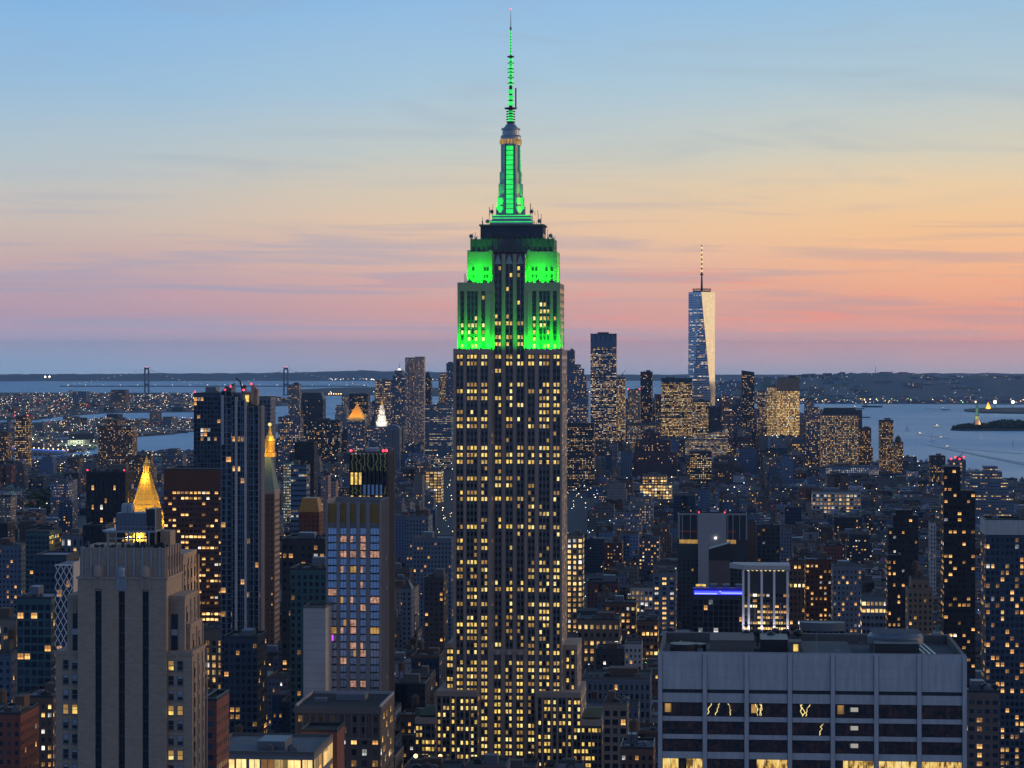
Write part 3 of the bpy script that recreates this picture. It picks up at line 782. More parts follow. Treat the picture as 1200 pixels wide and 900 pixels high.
# ------------------------------------------------------------------ foreground: the tan brick tower at left
def tan_tower():
    D = 620.0; s = D / F
    cx, cy, zg, w, H = fit(91, 195, 642, D, 20)
    # local frame: x from the main shaft's left edge, y into depth, z above ground
    root = empty('brick_tower', (P(91, D), D, zg), -TH, 'tan brick setback tower with three dark window strips in the left foreground', 'office tower')
    U = lambda px: (px - 91) * s / (CT + ST * (px - 600) / F) ; Z = lambda y: CH - (y - YE) * s - zg
    B, = ('brick_tan',)
    W = U(195); zb = 0
    strips = [(111.4, 119.0), (138.8, 146.3), (166.8, 174.3)]
    # shaft front made of four brick bands with real recesses between
    edges = [0] + [U(p) for st in strips for p in st] + [W]
    b = MB(); b.box(0, W, 1.2, 18, zb, Z(690)); b.box(0, W, .6, 18, Z(690), Z(676.5)); b.build('shaft', B, root)
    for a, c in zip(edges[0::2], edges[1::2]):
        b = MB(); b.box(a, c, 0, 1.198, zb, Z(676.5)); b.build('brick_pier', B, root)
    for (p, q) in strips:
        a, c = U(p), U(q); m = (a + c) / 2
        b = MB(); b.box(a + .02, c - .02, .95, 1.19, zb, Z(691)); 
        b.build('dark_window_strip', 'window_dark', root)
        b = MB(); b.box(m - .09, m + .09, .75, .94, zb, Z(691)); z = zb + 1
        while z < Z(693):
            b.box(a + .03, c - .03, .8, .93, z, z + .5); z += 3.7
        b.build('strip_mullion', 'dark_metal', root)
        b = MB(); b.box(a - .5, c + .5, -.25, .94, Z(690), Z(663)); b.prism([(a, .3), (c, .3), (c, .94), (a, .94)], Z(692.5), Z(690), 0)
        for k in range(5): x = a + (c - a) * (k + .5) / 5; b.box(x - .12, x + .12, -.4, -.24, Z(689), Z(668))
        hi = p == 138.8
        b.cyl(m, -.1, Z(675), Z(668), 1.15, 1.15, 12); b.ball((m, -.1, Z(668)), 1.15, n=12, zs=1.2)
        b.build('stone_ornament', 'steel_trim' if hi else 'limestone', root)
    b = MB(); b.box(-.35, W + .4, -.35, 18.4, Z(678), Z(675.7)); b.build('cornice', 'limestone', root)
    # crown with thin light ribs
    cl_, cr__ = U(93), U(193.5)
    b = MB(); b.box(cl_, cr__, .5, 17.8, Z(676), Z(642)); b.build('crown', B, root)
    n = 10
    for k in range(n):
        x = cl_ + (cr__ - cl_) * (k + .35) / n
        b = MB(); b.box(x - .22, x + .22, .15, .48, Z(675.6), Z(640.5)); b.build('crown_rib', 'steel_trim', root)
    b = MB()
    for k in range(6):
        y = 1.5 + 15 * k / 5; b.box(cr__ + .005, cr__ + .35, y - .3, y + .3, Z(675.6), Z(640.8))
    for k in range(5):
        y = 3.0 + 15 * k / 5; b.box(cr__ + .005, cr__ + .08, y - .6, y + .6, Z(668), Z(652), 1)
    b.build('side_rib', ['limestone', 'window_dark'], root)
    # blocks behind the crown, stepping down on the west side
    def side_block(name, x0, x1, y0, y1, yt, strips_, mat=B):
        b = MB(); b.box(x0, x1, y0, y1, zb, Z(yt))
        b.box(x0 - .1, x1 + .15, y0 - .15, y1 + .1, Z(yt), Z(yt) + 1.0)
        o = b.build(name, mat, root)
        for k in range(strips_):
            yq = y0 + (y1 - y0) * (k + .5) / strips_
            m = MB(); m.box(x1 + .003, x1 + .12, yq - .75, yq + .75, zb, Z(yt + 9)); z = zb
            zz_ = Z(yt + 9)
            while zz_ > Z(905): m.box(x1 + .125, x1 + .2, yq - .8, yq + .8, zz_ - 1.5, zz_ - .2, 1); zz_ -= 3.73
            m.build('side_window_strip', ['window_dark', 'brick_tan'], root)
            m = MB(); m.box(x1 + .003, x1 + .3, yq + (y1 - y0) * .25, yq + (y1 - y0) * .25 + .5, zb, Z(yt + 2)); m.build('side_rib', 'limestone', root)
        return o
    side_block('rear_block', 4, W + .2, 18.0, 34, 660, 4)
    side_block('shoulder_block', 2, U(213.5), 3.0, 17.9, 703, 3)
    side_block('shoulder_block', U(75.5), 1.9, 2.5, 17.9, 703, 0)
    side_block('lower_block', U(63.5), -.02, 1.2, 30, 768, 0); side_block('lower_block', W + .02, U(224), 1.2, 16.5, 767, 3)
    side_block('terrace_block', W + .3, U(218), 5, 19, 737, 2)
    # tall dark windows of the shoulders
    for (p, q, yf_) in ((82.3, 89.8, 2.4), (197.8, 205.4, 2.9)):
        b = MB(); b.box(U(p), U(q), yf_ - .1, yf_ - .004, Z(766), Z(720)); b.build('tall_window', 'window_dark', root)
        b = MB(); b.box(U(p), U(q), yf_ - .14, yf_ - .104, Z(745), Z(738)); b.build('blind', 'steel_trim', root)
        b = MB()
        for k in range(3): x = U(p) + (U(q) - U(p)) * k / 2; b.box(x - .12, x + .12, yf_ - .22, yf_ - .105, Z(719), Z(704))
        b.build('rib', 'limestone', root)
    litpat = {(3, 0): 3, (3, 1): 1, (0, 2): 1, (3, 2): 1, (3, 3): 3, (6, 2): 2, (6, 3): 3}
    cols = [75.7, 86.3, 199.3, 210.0]
    wn_ = 0
    for r_ in range(8):
        for ci, p in enumerate(cols):
            lit = litpat.get((r_, ci), 0); yv = 779.5 + 17.45 * r_
            o = empty_window(root, (U(p), 1.2, Z(yv)), 1.5, 2.5, ['window_dark', 'window_lit', 'window_lit_pale', 'window_lit_dim'][lit], blind=(r_ + ci) % 3)
    # scalloped coping over the lower wings
    for (a, c) in ((U(63.5), 0), (W + .1, U(224))):
        b = MB(); n = 3
        for k in range(n + 1): x = a + (c - a) * k / n; b.prism([(x - .5, .9), (x + .5, .9), (x + .5, 1.3), (x - .5, 1.3)], Z(768), Z(764), 0, top=[(x - .1, .9), (x + .1, .9), (x + .1, 1.3), (x - .1, 1.3)])
        b.build('finial', 'limestone', root)
    # rooftop machinery: steel platform, blue-grey plant box, tanks
    b = MB()
    x0, x1 = U(122), U(170)
    for x in (x0, (x0 + x1) / 2, x1):
        for y in (4, 12): b.bar((x, y, Z(642)), (x, y, Z(624)), .35)
    for y in (3.7, 8, 12.3): b.bar((x0 - 1, y, Z(624)), (x1 + 2, y, Z(624)), .45)
    b.box(x0 - 1.4, x1 + 2, 3.4, 12.6, Z(624), Z(622.6)); b.bar((x0, 4, Z(632)), (x1, 4, Z(632)), .3)
    for k in range(14): x = x0 - 1.3 + (x1 - x0 + 3) * k / 13; b.bar((x, 3.5, Z(622.6)), (x, 3.5, Z(618)), .1)
    b.bar((x0 - 1.3, 3.5, Z(618)), (x1 + 1.9, 3.5, Z(618)), .12)
    b.build('steel_platform', 'steel_trim', root)
    b = MB(); b.box(U(131), U(164), 5, 12, Z(622.6), Z(602.5)); 
    for k in range(8): x = U(131) + (U(164) - U(131)) * k / 7; b.box(x - .12, x + .12, 4.8, 5.0, Z(622.6), Z(602.5))
    b.build('plant_room', 'grey_metal', root)
    for p in (139, 145):
        b = MB(); b.cyl(U(p), 7, Z(602.5), Z(594), 1.0, 1.0, 12); b.ball((U(p), 7, Z(594)), 1.0, n=10, zs=.6); b.build('roof_tank', 'mast_metal', root)
    b = MB(); b.box(U(165.5), U(176), 6, 13, Z(642), Z(598)); b.build('stair_tower', 'dark_metal', root)
    b = MB(); b.box(U(164.4), U(165.6), 5.4, 6, Z(630), Z(596)); b.box(U(175.6), U(176.6), 5.4, 6, Z(642), Z(597)); b.build('duct', 'steel_trim', root)
    b = MB(); b.box(U(178), U(190), 9, 15, Z(642), Z(625)); b.build('bulkhead', B, root)
    b = MB(); rr = random.Random(4)
    for k in range(26):
        x = rr.uniform(cl_, cr__); b.box(x, x + rr.uniform(.3, 1.1), 1.5, 3, Z(642), Z(642) + rr.uniform(.3, 1.6))
    b.build('parapet_clutter', 'dark_metal', root)
    # warm lamp washing the side of the far shoulder
    lamp('roof_lamp', 'POINT', root, (U(213) + 1.4, 33, Z(690)), 900, (1, .6, .2), shadow_soft_size=.3)
    FOOT.append((63, 241, 595, 900, D, P(140, D) + 4, D + 20, zg, 45, 50, TH))

def empty_window(root, loc, w, h, glassmat, blind=0):
    b = MB(); f = .13; x, y, z = loc
    for (a, c, e, g) in ((-w/2, w/2, h/2 - f, h/2), (-w/2, w/2, -h/2, -h/2 + f), (-w/2, -w/2 + f, -h/2 + f, h/2 - f), (w/2 - f, w/2, -h/2 + f, h/2 - f), (-w/2 + f, w/2 - f, -.06, .06)):
        b.box(a, c, -.12, -.002, e, g, 0, bottom=True)
    b.box(-w/2 - .15, w/2 + .15, -.3, -.002, -h/2 - .2, -h/2 - .003, 0, bottom=True)
    o = b.build('window', 'window_frame', root, loc=loc)
    b = MB(); b.box(-w/2 + f, w/2 - f, -.06, -.004, -h/2 + f, h/2 - f, 0); b.build('pane', glassmat, o)
    if blind:
        b = MB(); b.box(-w/2 + f + .02, w/2 - f - .02, -.075, -.061, (h/2 - f) - h * .28 * blind, h/2 - f - .01, 0); b.build('blind', 'steel_trim' if glassmat == 'window_dark' else 'window_lit_dim', o)
    return o
tan_tower()

# ------------------------------------------------------------------ foreground: the pale concrete office block at right
def office_block():
    D = 640.0; s = D / F
    cx, cy, zg, w, H = fit(772, 1132, 765, D, 47)
    root = empty('concrete_office_block', (P(772, D), D, zg), -TH, 'grey concrete office block with blank top band and flat roof in the right foreground', 'office building')
    def U(px): t = (px - 600) / F; X0 = P(772, D); return (t * D - X0) / (CT + t * ST)
    Z = lambda y: CH - (y - YE) * s - zg
    Wd, Dp = U(1132), 46.0; C = 'pale_concrete'
    b = MB(); b.box(.3, Wd - .3, .9, Dp - .3, 0, Z(766.5) - 1.9, 0, mt=1); b.build('core', ['dark_metal', 'roof_gravel'], root)
    pil = [773.6, 826, 874.9, 925.7, 976, 1027, 1077.3, 1130.4]
    slabs = [(765.6, 807.3, 'panel_band'), (811.8, 822.6, 'spandrel_band'), (839, 844.6, 'spandrel_band'), (860, 865.4, 'spandrel_band'), (880.4, 888.2, 'spandrel_band'), (902, 909, 'spandrel_band')]
    for (ya, yb_, nm) in slabs:
        b = MB(); b.box(.2, Wd - .2, .15, .88, Z(yb_), Z(ya), 0)
        if nm == 'panel_band':                         # joints between the cast panels
            for k in range(1, 42): x = .2 + (Wd - .4) * k / 42; b.box(x - .03, x + .03, .13, .148, Z(yb_) + .05, Z(ya) - .05, 1)
            for yq in (779.5, 793.5): b.box(.2, Wd - .2, .128, .147, Z(yq), Z(yq) + .08, 1)
        b.build(nm, [C, 'concrete'], root)
    for p in pil:
        b = MB(); x = U(p); b.box(x - .55, x + .55, -.25, .87, 0, Z(765.2)); 
        b.box(x - .62, x - .57, -.1, .14, 0, Z(766), 1); b.box(x + .57, x + .62, -.1, .14, 0, Z(766), 1)
        b.build('pilaster', [C, 'dark_metal'], root)
    rows = [(822.6, 839, 0), (844.6, 860, 1), (865.4, 880.4, 2), (888.2, 902, 3)]
    for k, (ya, yb_, r_) in enumerate(rows):
        for i in range(7):
            xa, xb = U(pil[i]) + .63, U(pil[i + 1]) - .63
            b = MB(); m = 5
            for q in range(m + 1): x = xa + (xb - xa) * q / m; b.box(x - .05, x + .05, .3, .6, Z(yb_), Z(ya))
            b.box(xa - .05, xb + .05, .28, .63, Z(yb_), Z(yb_) + .12, bottom=True); b.box(xa - .05, xb + .05, .28, .63, Z(ya) - .1, Z(ya) - .005, bottom=True)
            o = b.build('window', 'dark_metal', root)
            for q in range(m):
                a, c = xa + (xb - xa) * q / m + .05, xa + (xb - xa) * (q + 1) / m - .05
                mt = 'bronze_glass'
                if r_ == 3: mt = 'office_lit' if i in (0, 2, 4, 5, 6) and not (i == 0 and q == 2) and not (i == 2 and q < 1) and not (i == 4 and q < 1) else 'bronze_glass'
                g = MB(); g.box(a, c, .55, .62, Z(yb_) + .13, Z(ya) - .11); g.build('pane', mt, o)
            if (r_, i) in ((0, 4), (1, 4), (2, 4)):
                g = MB(); g.box((xa + xb) / 2 - 1.1, (xa + xb) / 2 + 1.0, .5, .54, (Z(ya) + Z(yb_)) / 2 - .2, (Z(ya) + Z(yb_)) / 2 + .9); g.build('lit_screen', 'cool_lamp', o)
            if r_ == 0 and i in (0, 2, 4):
                g = MB(); g.box(xa + .6, xa + 2.2, .5, .54, Z(yb_) + 1, Z(ya) - .4); g.build('lit_room', 'window_lit_dim', o)
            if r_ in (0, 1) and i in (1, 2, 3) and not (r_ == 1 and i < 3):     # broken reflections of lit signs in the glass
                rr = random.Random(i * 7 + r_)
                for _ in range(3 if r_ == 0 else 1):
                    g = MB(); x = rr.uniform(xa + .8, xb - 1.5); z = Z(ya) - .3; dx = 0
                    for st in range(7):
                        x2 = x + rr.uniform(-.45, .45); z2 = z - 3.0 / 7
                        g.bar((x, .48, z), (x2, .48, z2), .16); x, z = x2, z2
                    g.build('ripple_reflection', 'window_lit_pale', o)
    b = MB(); b.box(.7, Wd - .7, .6, .7, Z(811.6), Z(807.4)); b.build('louvre', 'dark_metal', root)
    # roof: parapet, sunken deck, plant rooms, cooling dish, pipes
    zt = Z(765.4); t = .9
    for (a, c, e, g) in ((0, Wd, .1, t), (0, Wd, Dp - t, Dp), (0, t, t, Dp - t), (Wd - t, Wd, t, Dp - t)):
        b = MB(); b.box(a, c, e, g, zt - 2.0, zt + .25); b.box(a, c, e - .02, e + .25, zt + .25, zt + .5, 1); b.build('parapet', [C if e < 1 and g < 2 else 'dim_stone', 'concrete'], root)
    def rb(name, px0, px1, y0, y1, h, mat, dz=-1.9):
        b = MB(); X0, X1 = U(px0), U(px1); b.box(X0, X1, y0, y1, zt + dz, zt + dz + h); b.box(X0 - .15, X1 + .15, y0 - .15, y1 + .15, zt + dz + h, zt + dz + h + .25); return b.build(name, mat, root)
    rb('plant_room', 832, 884, 14, 30, 3.6, 'dim_stone'); rb('plant_room', 893, 925, 18, 32, 3.4, 'dark_metal'); o = rb('roof_hut', 926, 940, 9, 15, 3.9, 'dim_stone')
    b = MB(); b.box(U(931), U(936.5), 8.8, 8.84, zt - .2, zt + 1.6); b.build('lit_window', 'window_lit', o)
    rb('roof_deck', 943, 1000, 6, 36, 1.0, 'roof_gravel'); rb('cooling_hall', 1028, 1080, 8, 34, 3.8, 'dark_metal')
    b = MB(); b.cyl(U(1056), 22, zt + .8, zt + 2.6, 7.4, 7.4, 28, cap=False); b.cyl(U(1056), 22, zt + 2.6, zt + 3.8, 7.4, 5.2, 28)
    for k in range(9): b.box(U(1056) - 6.5, U(1056) + 6.5, 16.3 + 1.4 * k, 16.5 + 1.4 * k, zt + 3.8, zt + 3.95)
    b.build('cooling_dish', 'grey_metal', root)
    for k, px in enumerate((1092, 1098, 1104)):
        b = MB(); b.bar((U(px), 4, zt - 1.5), (U(px - 9), 38, zt - 1.5), .7); b.build('roof_pipe', 'steel_trim', root)
    b = MB(); b.cyl(U(800), 14, zt - 1.9, zt + 1.0, 3.6, 3.6, 20); b.cyl(U(815), 17, zt - 3.2, zt + .6, 2.6, 2.6, 20); b.build('roof_fan', 'dark_metal', root)
    for px, y in ((876, 33), (890, 36), (906, 30), (912, 38), (925, 37), (940, 36)):
        b = MB(); b.ball((U(px), y, zt + 1.6), 1.3, n=10, zs=.8); b.bar((U(px), y, zt - 3), (U(px), y, zt + 1), .4); b.build('roof_dish', 'dark_metal', root)
    b = MB()
    for k in range(8): b.bar((U(872 + 9 * k), 40, zt - 3), (U(872 + 9 * k), 40, zt + 3.2), .2)
    b.bar((U(872), 40, zt + 3.2), (U(935), 40, zt + 3.2), .2)
    b.build('roof_aerial', 'dark_metal', root)
    b = MB(); rr = random.Random(8)
    for k in range(26):
        x, y = rr.uniform(U(782), U(1085)), rr.uniform(3, 40); q = rr.uniform(.5, 1.6); b.box(x, x + q, y, y + q, zt - 1.9, zt - 1.9 + q)
    b.build('roof_vent', 'grey_metal', root)
    b = MB(); b.bar((U(958), 8, zt - 3), (U(958), 8, zt + 4.5), .14); b.build('mast_pole', 'steel_trim', root)
    FOOT.append((770, 1134, 740, 900, D, P(950, D), D + 20, zg, 84, 50, TH))
m_, t_, o_ = newmat('bronze_glass')
g_ = t_.n('ShaderNodeTexCoord'); nb_ = t_.n('ShaderNodeTexNoise', {0: g_.outputs['Object'], 'Scale': .5, 'Detail': 4.0, 'Distortion': 1.2})
cb_ = t_.ramp(nb_.outputs[0], [(.35, (.014, .012, .016, 1)), (.52, (.07, .028, .02, 1)), (.72, (.16, .06, .03, 1))])
t_.set(o_, 0, t_.n('ShaderNodeBsdfPrincipled', {'Base Color': cb_, 'Roughness': .12}).outputs[0])
m_, t_, o_ = newmat('office_lit')
g_ = t_.n('ShaderNodeTexCoord'); mp_ = t_.n('ShaderNodeMapping', {0: g_.outputs['Object'], 3: (1.6, 1, .5)})
nb_ = t_.n('ShaderNodeTexVoronoi', {0: mp_.outputs[0], 'Scale': .9})
cb_ = t_.ramp(t_.n('ShaderNodeTexNoise', {0: mp_.outputs[0], 'Scale': .8, 'Detail': 3.0}).outputs[0], [(.36, (.12, .06, .01, 1)), (.5, (.9, .55, .12, 1)), (.7, (1, .82, .36, 1))])
t_.set(o_, 0, t_.n('ShaderNodeBsdfPrincipled', {'Base Color': (.05, .04, .03, 1), 'Roughness': .3, 'Emission Color': cb_, 'Emission Strength': .95}).outputs[0]); m_.cycles.emission_sampling = 'NONE'
glow('cool_lamp', (.95, .9, .8), .38)
office_block()

# ------------------------------------------------------------------ hotel tower with blue window grid, and its dark finned neighbour
def hotel_tower():
    D = 1060.0; s = D / F; dp = 26.0
    cx, cy, zg, w, H = fit(382, 446, 587, D, dp)
    root = empty('hotel_tower', (P(382, D), D, zg), -TH, 'grey tower with a grid of blue windows under brass coloured crown panels', 'hotel')
    def U(px): t = (px - 600) / F; return (t * D - P(382, D)) / (CT + t * ST)
    Z = lambda y: CH - (y - YE) * s - zg
    Wd = U(446); zb = 0
    pf = FP((.20, .19, .195), .1, .2, 1.7, 3.25, .5, .55, .2, .7, .4, top=8, seed=12)
    b = MB(); b.box(.02, Wd, .8, dp, zb, Z(613), 0, pf); b.build('shaft', ['facade'], root)
    bays = [(384, 394.3), (398.4, 406), (410, 417.3), (421.8, 428.6), (433.6, 444.4)]
    e = [382] + [v for q in bays for v in q] + [446]
    for a, c in zip(e[0::2], e[1::2]):
        b = MB(); b.box(U(a), U(c), 0, .798, zb, Z(588)); b.build('pier', 'grey_stone', root)
    for (p, q) in bays:
        b = MB(); b.box(U(p) + .02, U(q) - .02, 1.2, 1.6, Z(613), Z(590)); b.build('brass_panel', 'brass_panel', root)
    b = MB(); b.box(0, Wd, 1.61, dp, Z(613) - .01, Z(600)); b.build('crown_core', 'dark_metal', root)
    for (x0_, x1_, y0_, y1_) in ((Wd - .5, Wd, .8, dp), (0, .5, .8, dp), (.5, Wd - .5, dp - .5, dp)):
        b = MB(); b.box(x0_, x1_, y0_, y1_, Z(613) + .01, Z(586)); b.build('crown_screen', 'grey_stone', root)
    b = MB()
    for k in range(12): y = .9 + (dp - 2) * k / 11; b.box(Wd + .003, Wd + .25, y, y + .25, zb, Z(586))
    b.build('side_rib', 'grey_stone', root)
    rr = random.Random(5); lit = {(1, 1): 3, (1, 2): 5, (1, 3): 3, (3, 1): 5, (3, 2): 3, (3, 3): 3, (5, 1): 3, (5, 2): 4, (5, 3): 3, (9, 1): 4, (9, 2): 3, (8, 0): 3, (12, 1): 4, (12, 2): 3, (13, 0): 4, (13, 4): 4, (13, 2): 3, (14, 0): 6, (15, 2): 3, (16, 2): 4, (16, 3): 3, (20, 2): 5, (20, 3): 3}
    mats = ['window_blue', 'window_blue', 'window_blue', 'window_lit_pink', 'window_lit_dim', 'window_lit_pink', 'window_lit_violet']
    for r_ in range(22):
        for i, (p, q) in enumerate(bays):
            a, c = U(p), U(q); y = 622.5 + 8.93 * r_
            mi = lit.get((r_, i), 3 if rr.random() < .05 else 0)
            b = MB(); z0, z1 = Z(y + 3.8), Z(y - 3.5); n = 3 if i in (0, 4) else 2
            b.box(a + .05, c - .05, .35, .797, z0 - .45, z0, 0, bottom=True)
            for k in range(n + 1): x = a + .05 + (c - a - .1) * k / n; b.box(x - .05, x + .05, .5, .795, z0, z1, 0)
            o = b.build('window', 'dark_metal', root)
            if mi and i != 0 and i != 4 or mi == 6:
                for k in range(n):
                    g = MB(); xa, xb = a + .1 + (c - a - .2) * k / n, a + .1 + (c - a - .2) * (k + 1) / n
                    g.box(xa + .06, xb - .06, .6, .79, z0 + .02, z1 - .02); g.build('pane', mats[mi] if (k + r_) % 2 or rr.random() < .5 else 'window_blue', o)
            else:
                g = MB(); g.box(a + .1, c - .1, .6, .79, z0 + .02, z1 - .02); g.build('pane', mats[mi], o)
    FOOT.append((382, 459, 585, 812, D, P(415, D) + 2, D + 12, zg, 26, 28, TH))
    # podium and neighbouring base
    D2 = 985.0; dp2 = 40
    cx, cy, zg2, w2, H2 = fit(346, 446, 829, D2, dp2)
    r2 = empty('masonry_base_building', (cx, cy, zg2), -TH, 'brown masonry building with flat dark roof below the blue windowed tower', 'building')
    bf = FP((.10, .085, .08), .3, .2, 4.2, 4.4, .5, .55, 0, 1.2, .3, top=2.4, seed=7)
    b = MB(); b.box(-w2 / 2, w2 / 2, -dp2 / 2, dp2 / 2, 0, H2, 0, bf); b.build('body', ['facade'], r2)
    b = MB()
    for k in range(13): x = -w2 / 2 + .4 + (w2 - .8) * k / 12; b.box(x - .35, x + .35, -dp2 / 2 - .35, -dp2 / 2 - .003, H2 - 12, H2 - 1.5)
    b.box(-w2 / 2 - .5, w2 / 2 + .5, -dp2 / 2 - .6, -dp2 / 2 - .36, H2 - 2.4, H2 + .4); b.box(-w2 / 2 - .3, w2 / 2 + .3, -dp2 / 2 - .5, -dp2 / 2 - .36, H2 - 13, H2 - 12)
    b.build('colonnade', 'dim_stone', r2)
    for (a, c, e, g) in ((-w2 / 2, w2 / 2, dp2 / 2 - .6, dp2 / 2), (-w2 / 2, -w2 / 2 + .6, -dp2 / 2, dp2 / 2 - .6), (w2 / 2 - .6, w2 / 2, -dp2 / 2, dp2 / 2 - .6)):
        b = MB(); b.box(a, c, e, g, H2, H2 + 1.1); b.build('parapet', 'concrete', r2)
    b = MB(); b.box(-4, 8, 0, 9, H2, H2 + 2.5); b.box(-12, -7, -6, -2, H2, H2 + 1.5); b.build('ventilation_unit', 'grey_metal', r2)
    FOOT.append((345, 459, 812, 900, D2, cx, cy, zg2, w2, dp2, TH))
    # finned tower behind
    D3 = 1190.0; dp3 = 22
    cx, cy, zg3, w3, H3 = fit(410, 453.5, 530, D3, dp3)
    r3 = empty('finned_dark_tower', (cx, cy, zg3), -TH, 'black finned tower top with red corner lights and lit gaps, behind the brass crowned tower', 'tower')
    b = MB(); b.box(-w3 / 2, w3 / 2, -dp3 / 2 + 1, dp3 / 2, 0, H3 - 1, 0); b.build('core', 'bronze_glass', r3)
    s3 = D3 / F; n = 9
    for k in range(n + 1):
        x = -w3 / 2 + w3 * k / n; b = MB(); b.box(x - .28, x + .28, -dp3 / 2 - .8, -dp3 / 2 + .99, 0, H3); b.build('fin', 'dark_metal', r3)
    b = MB()
    for k in range(8): y = -dp3 / 2 + 1 + (dp3 - 1.5) * k / 7; b.box(w3 / 2 + .003, w3 / 2 + .8, y, y + .5, 0, H3)
    b.box(-w3 / 2, w3 / 2 + .8, dp3 / 2 + .003, dp3 / 2 + .5, 0, H3); b.build('side_fin', 'dim_stone', r3)
    for k in range(n):
        x = -w3 / 2 + w3 * (k + .5) / n; bw = w3 / n / 2 - .35
        for (ya, yb_, ks, mt) in ((554, 568, (0, 1, 2), 'window_lit'), (581, 588, (0, 2, 6, 7), 'window_lit'), (581, 588, (3, 4), 'window_lit_dim'), (568, 580, (3, 4, 5, 6, 7), 'window_blue')):
            if k in ks: b = MB(); b.box(x - bw, x + bw, -dp3 / 2 + .8, -dp3 / 2 + .98, H3 - (yb_ - 530) * s3, H3 - (ya - 530) * s3); b.build('window', mt, r3)
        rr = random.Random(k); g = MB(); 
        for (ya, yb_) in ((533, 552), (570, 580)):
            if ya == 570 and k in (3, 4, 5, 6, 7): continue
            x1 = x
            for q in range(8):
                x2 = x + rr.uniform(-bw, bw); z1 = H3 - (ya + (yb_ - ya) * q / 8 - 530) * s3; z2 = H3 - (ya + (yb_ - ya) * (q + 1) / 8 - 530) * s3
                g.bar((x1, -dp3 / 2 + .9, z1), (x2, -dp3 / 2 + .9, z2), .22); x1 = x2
        g.build('rippled_light', 'ripple_glow', r3)  # glowing zigzag bars painted in as light rippling on the glass
    beacon(r3, [(-w3 / 2 + .5, -dp3 / 2, H3 + .8), (w3 / 2 - .3, -dp3 / 2, H3 + .8), (w3 / 2 - 1.8, -dp3 / 2, H3 + .8)], .95)
    b = MB(); b.box(-3, 3, 0, 6, H3, H3 + 1.6); b.bar((-2, 2, H3 + 1.6), (-2, 2, H3 + 4.5), .6); b.bar((2, 2, H3 + 1), (9, 2, H3 + 2), .3); b.build('window_cleaning_rig', 'mast_metal', r3)
    FOOT.append((410, 460, 526, 590, D3, cx, cy, zg3, w3, dp3, TH))
glow('ripple_glow', (.5, .62, .25), .16)
hotel_tower()

# ------------------------------------------------------------------ table-built buildings
COLR = dict(brown=(.14, .085, .065), red=(.19, .07, .055), grey=(.20, .20, .21), dark=(.045, .05, .06), beige=(.33, .28, .23), pale=(.42, .41, .40), slate=(.13, .17, .23),
            black=(.02, .022, .028), glass=(.10, .16, .24), dglass=(.045, .075, .115), teal=(.05, .12, .13), tan=(.24, .19, .15), blue=(.12, .22, .36), rust=(.14, .05, .03))
ROTS = {'g': TH, 'd': TH + .35, 'e': TH - .25, 'f': -.12, 'z': 0.03}
def tower(kind, label, px0, px1, yt, yl, d, dp, col, prob=.3, coh=.2, bay=3.0, fh=3.6, wf=.5, hf=.5, gloss=0.0, st=1.8, cool=.25, top=2.0, th='g', steps=(), roof='flat', beac=0, cat='building', group=None, seed=None, gear=True, tank=False, fins=0):
    """steps: (inset fraction left, right, extra rows lower) pairs of upper tiers; the body proper ends below them"""
    rnd = random.Random(hash((px0, yt)) % 9999 if seed is None else seed)
    rnd = random.Random(int(px0 * 31 + yt * 7))
    a = ROTS[th]
    cx, cy, zg, w, H = fit(px0, px1, yt, d, dp, a)
    s = d / F
    if d > 4400: bay *= .68; fh *= .68; st *= .82; prob = min(.95, prob * 1.15); coh = min(.9, coh + .15)
    root = empty(kind, (cx, cy, zg), -a, label, cat, group)
    fp = FP(COLR[col] if isinstance(col, str) else col, prob, coh, bay, fh, wf, hf, gloss, st, cool, top, seed=rnd.random() * 50)
    b = MB(); x0, x1, y0, y1 = -w / 2, w / 2, -dp / 2, dp / 2
    if steps:
        tiers = []; Hc = H; cur = (x0, x1, y0, y1)
        # top tier first in the list: (left inset px, right inset px, row where the tier below starts)
        lo = None; prev = 0
        levels = [(0, 0, None)] + list(steps)
        # levels ordered from the ground up: each (li, ri, row of its roof)
        for k, (li, ri, row) in enumerate(steps):
            xa, xb = x0 + li * s, x1 - ri * s; m = max(0, (k)) * .08 * dp
            top_z = H - (row - yt) * s
            b.box(xa, xb, y0 + m * .6, y1 - m, prev if k == 0 else prev - .0, top_z, 0, fp, off=k * 5)
            prev = top_z; cur = (xa, xb, y0 + m * .6, y1 - m)
    else:
        if roof == 'pyramid' or roof == 'mansard' or roof == 'dome': pass
        b.box(x0, x1, y0, y1, 0, H, 0, fp); cur = (x0, x1, y0, y1)
    b.build('body', ['facade'], root)
    xa, xb, ya, yb = cur; m = (xa + xb) / 2; n = (ya + yb) / 2
    if roof == 'flat':
        pm = 'dim_stone' if col in ('beige', 'pale', 'grey', 'slate', 'tan') else 'dark_metal'; t = .5; b = MB()
        b.box(xa, xb, ya, ya + t, H, H + 1.1); b.box(xa, xb, yb - t, yb, H, H + 1.1); b.box(xa, xa + t, ya + t, yb - t, H, H + 1.1); b.box(xb - t, xb, ya + t, yb - t, H, H + 1.1); b.build('parapet', pm, root)
        if gear: roof_gear(root, xb - xa, yb - ya, H, rnd, tank=tank, cx=m, cy=n)
    if fins:
        for k in range(fins + 1): 
            b = MB(); x = x0 + w * k / fins; b.box(x - .35, x + .35, y0 - .5, y0 - .003, 0, H + .5); b.build('fin', 'grey_metal', root)
    if beac: beacon(root, [(xa + 1, ya, H + 2), (xb - 1, ya, H + 2)][:beac], max(.9, d * .00035))
    FOOT.append((px0, px1, yt, yl, d, cx, cy, zg, w, dp, a))
    return root, (xa, xb, ya, yb), H, s

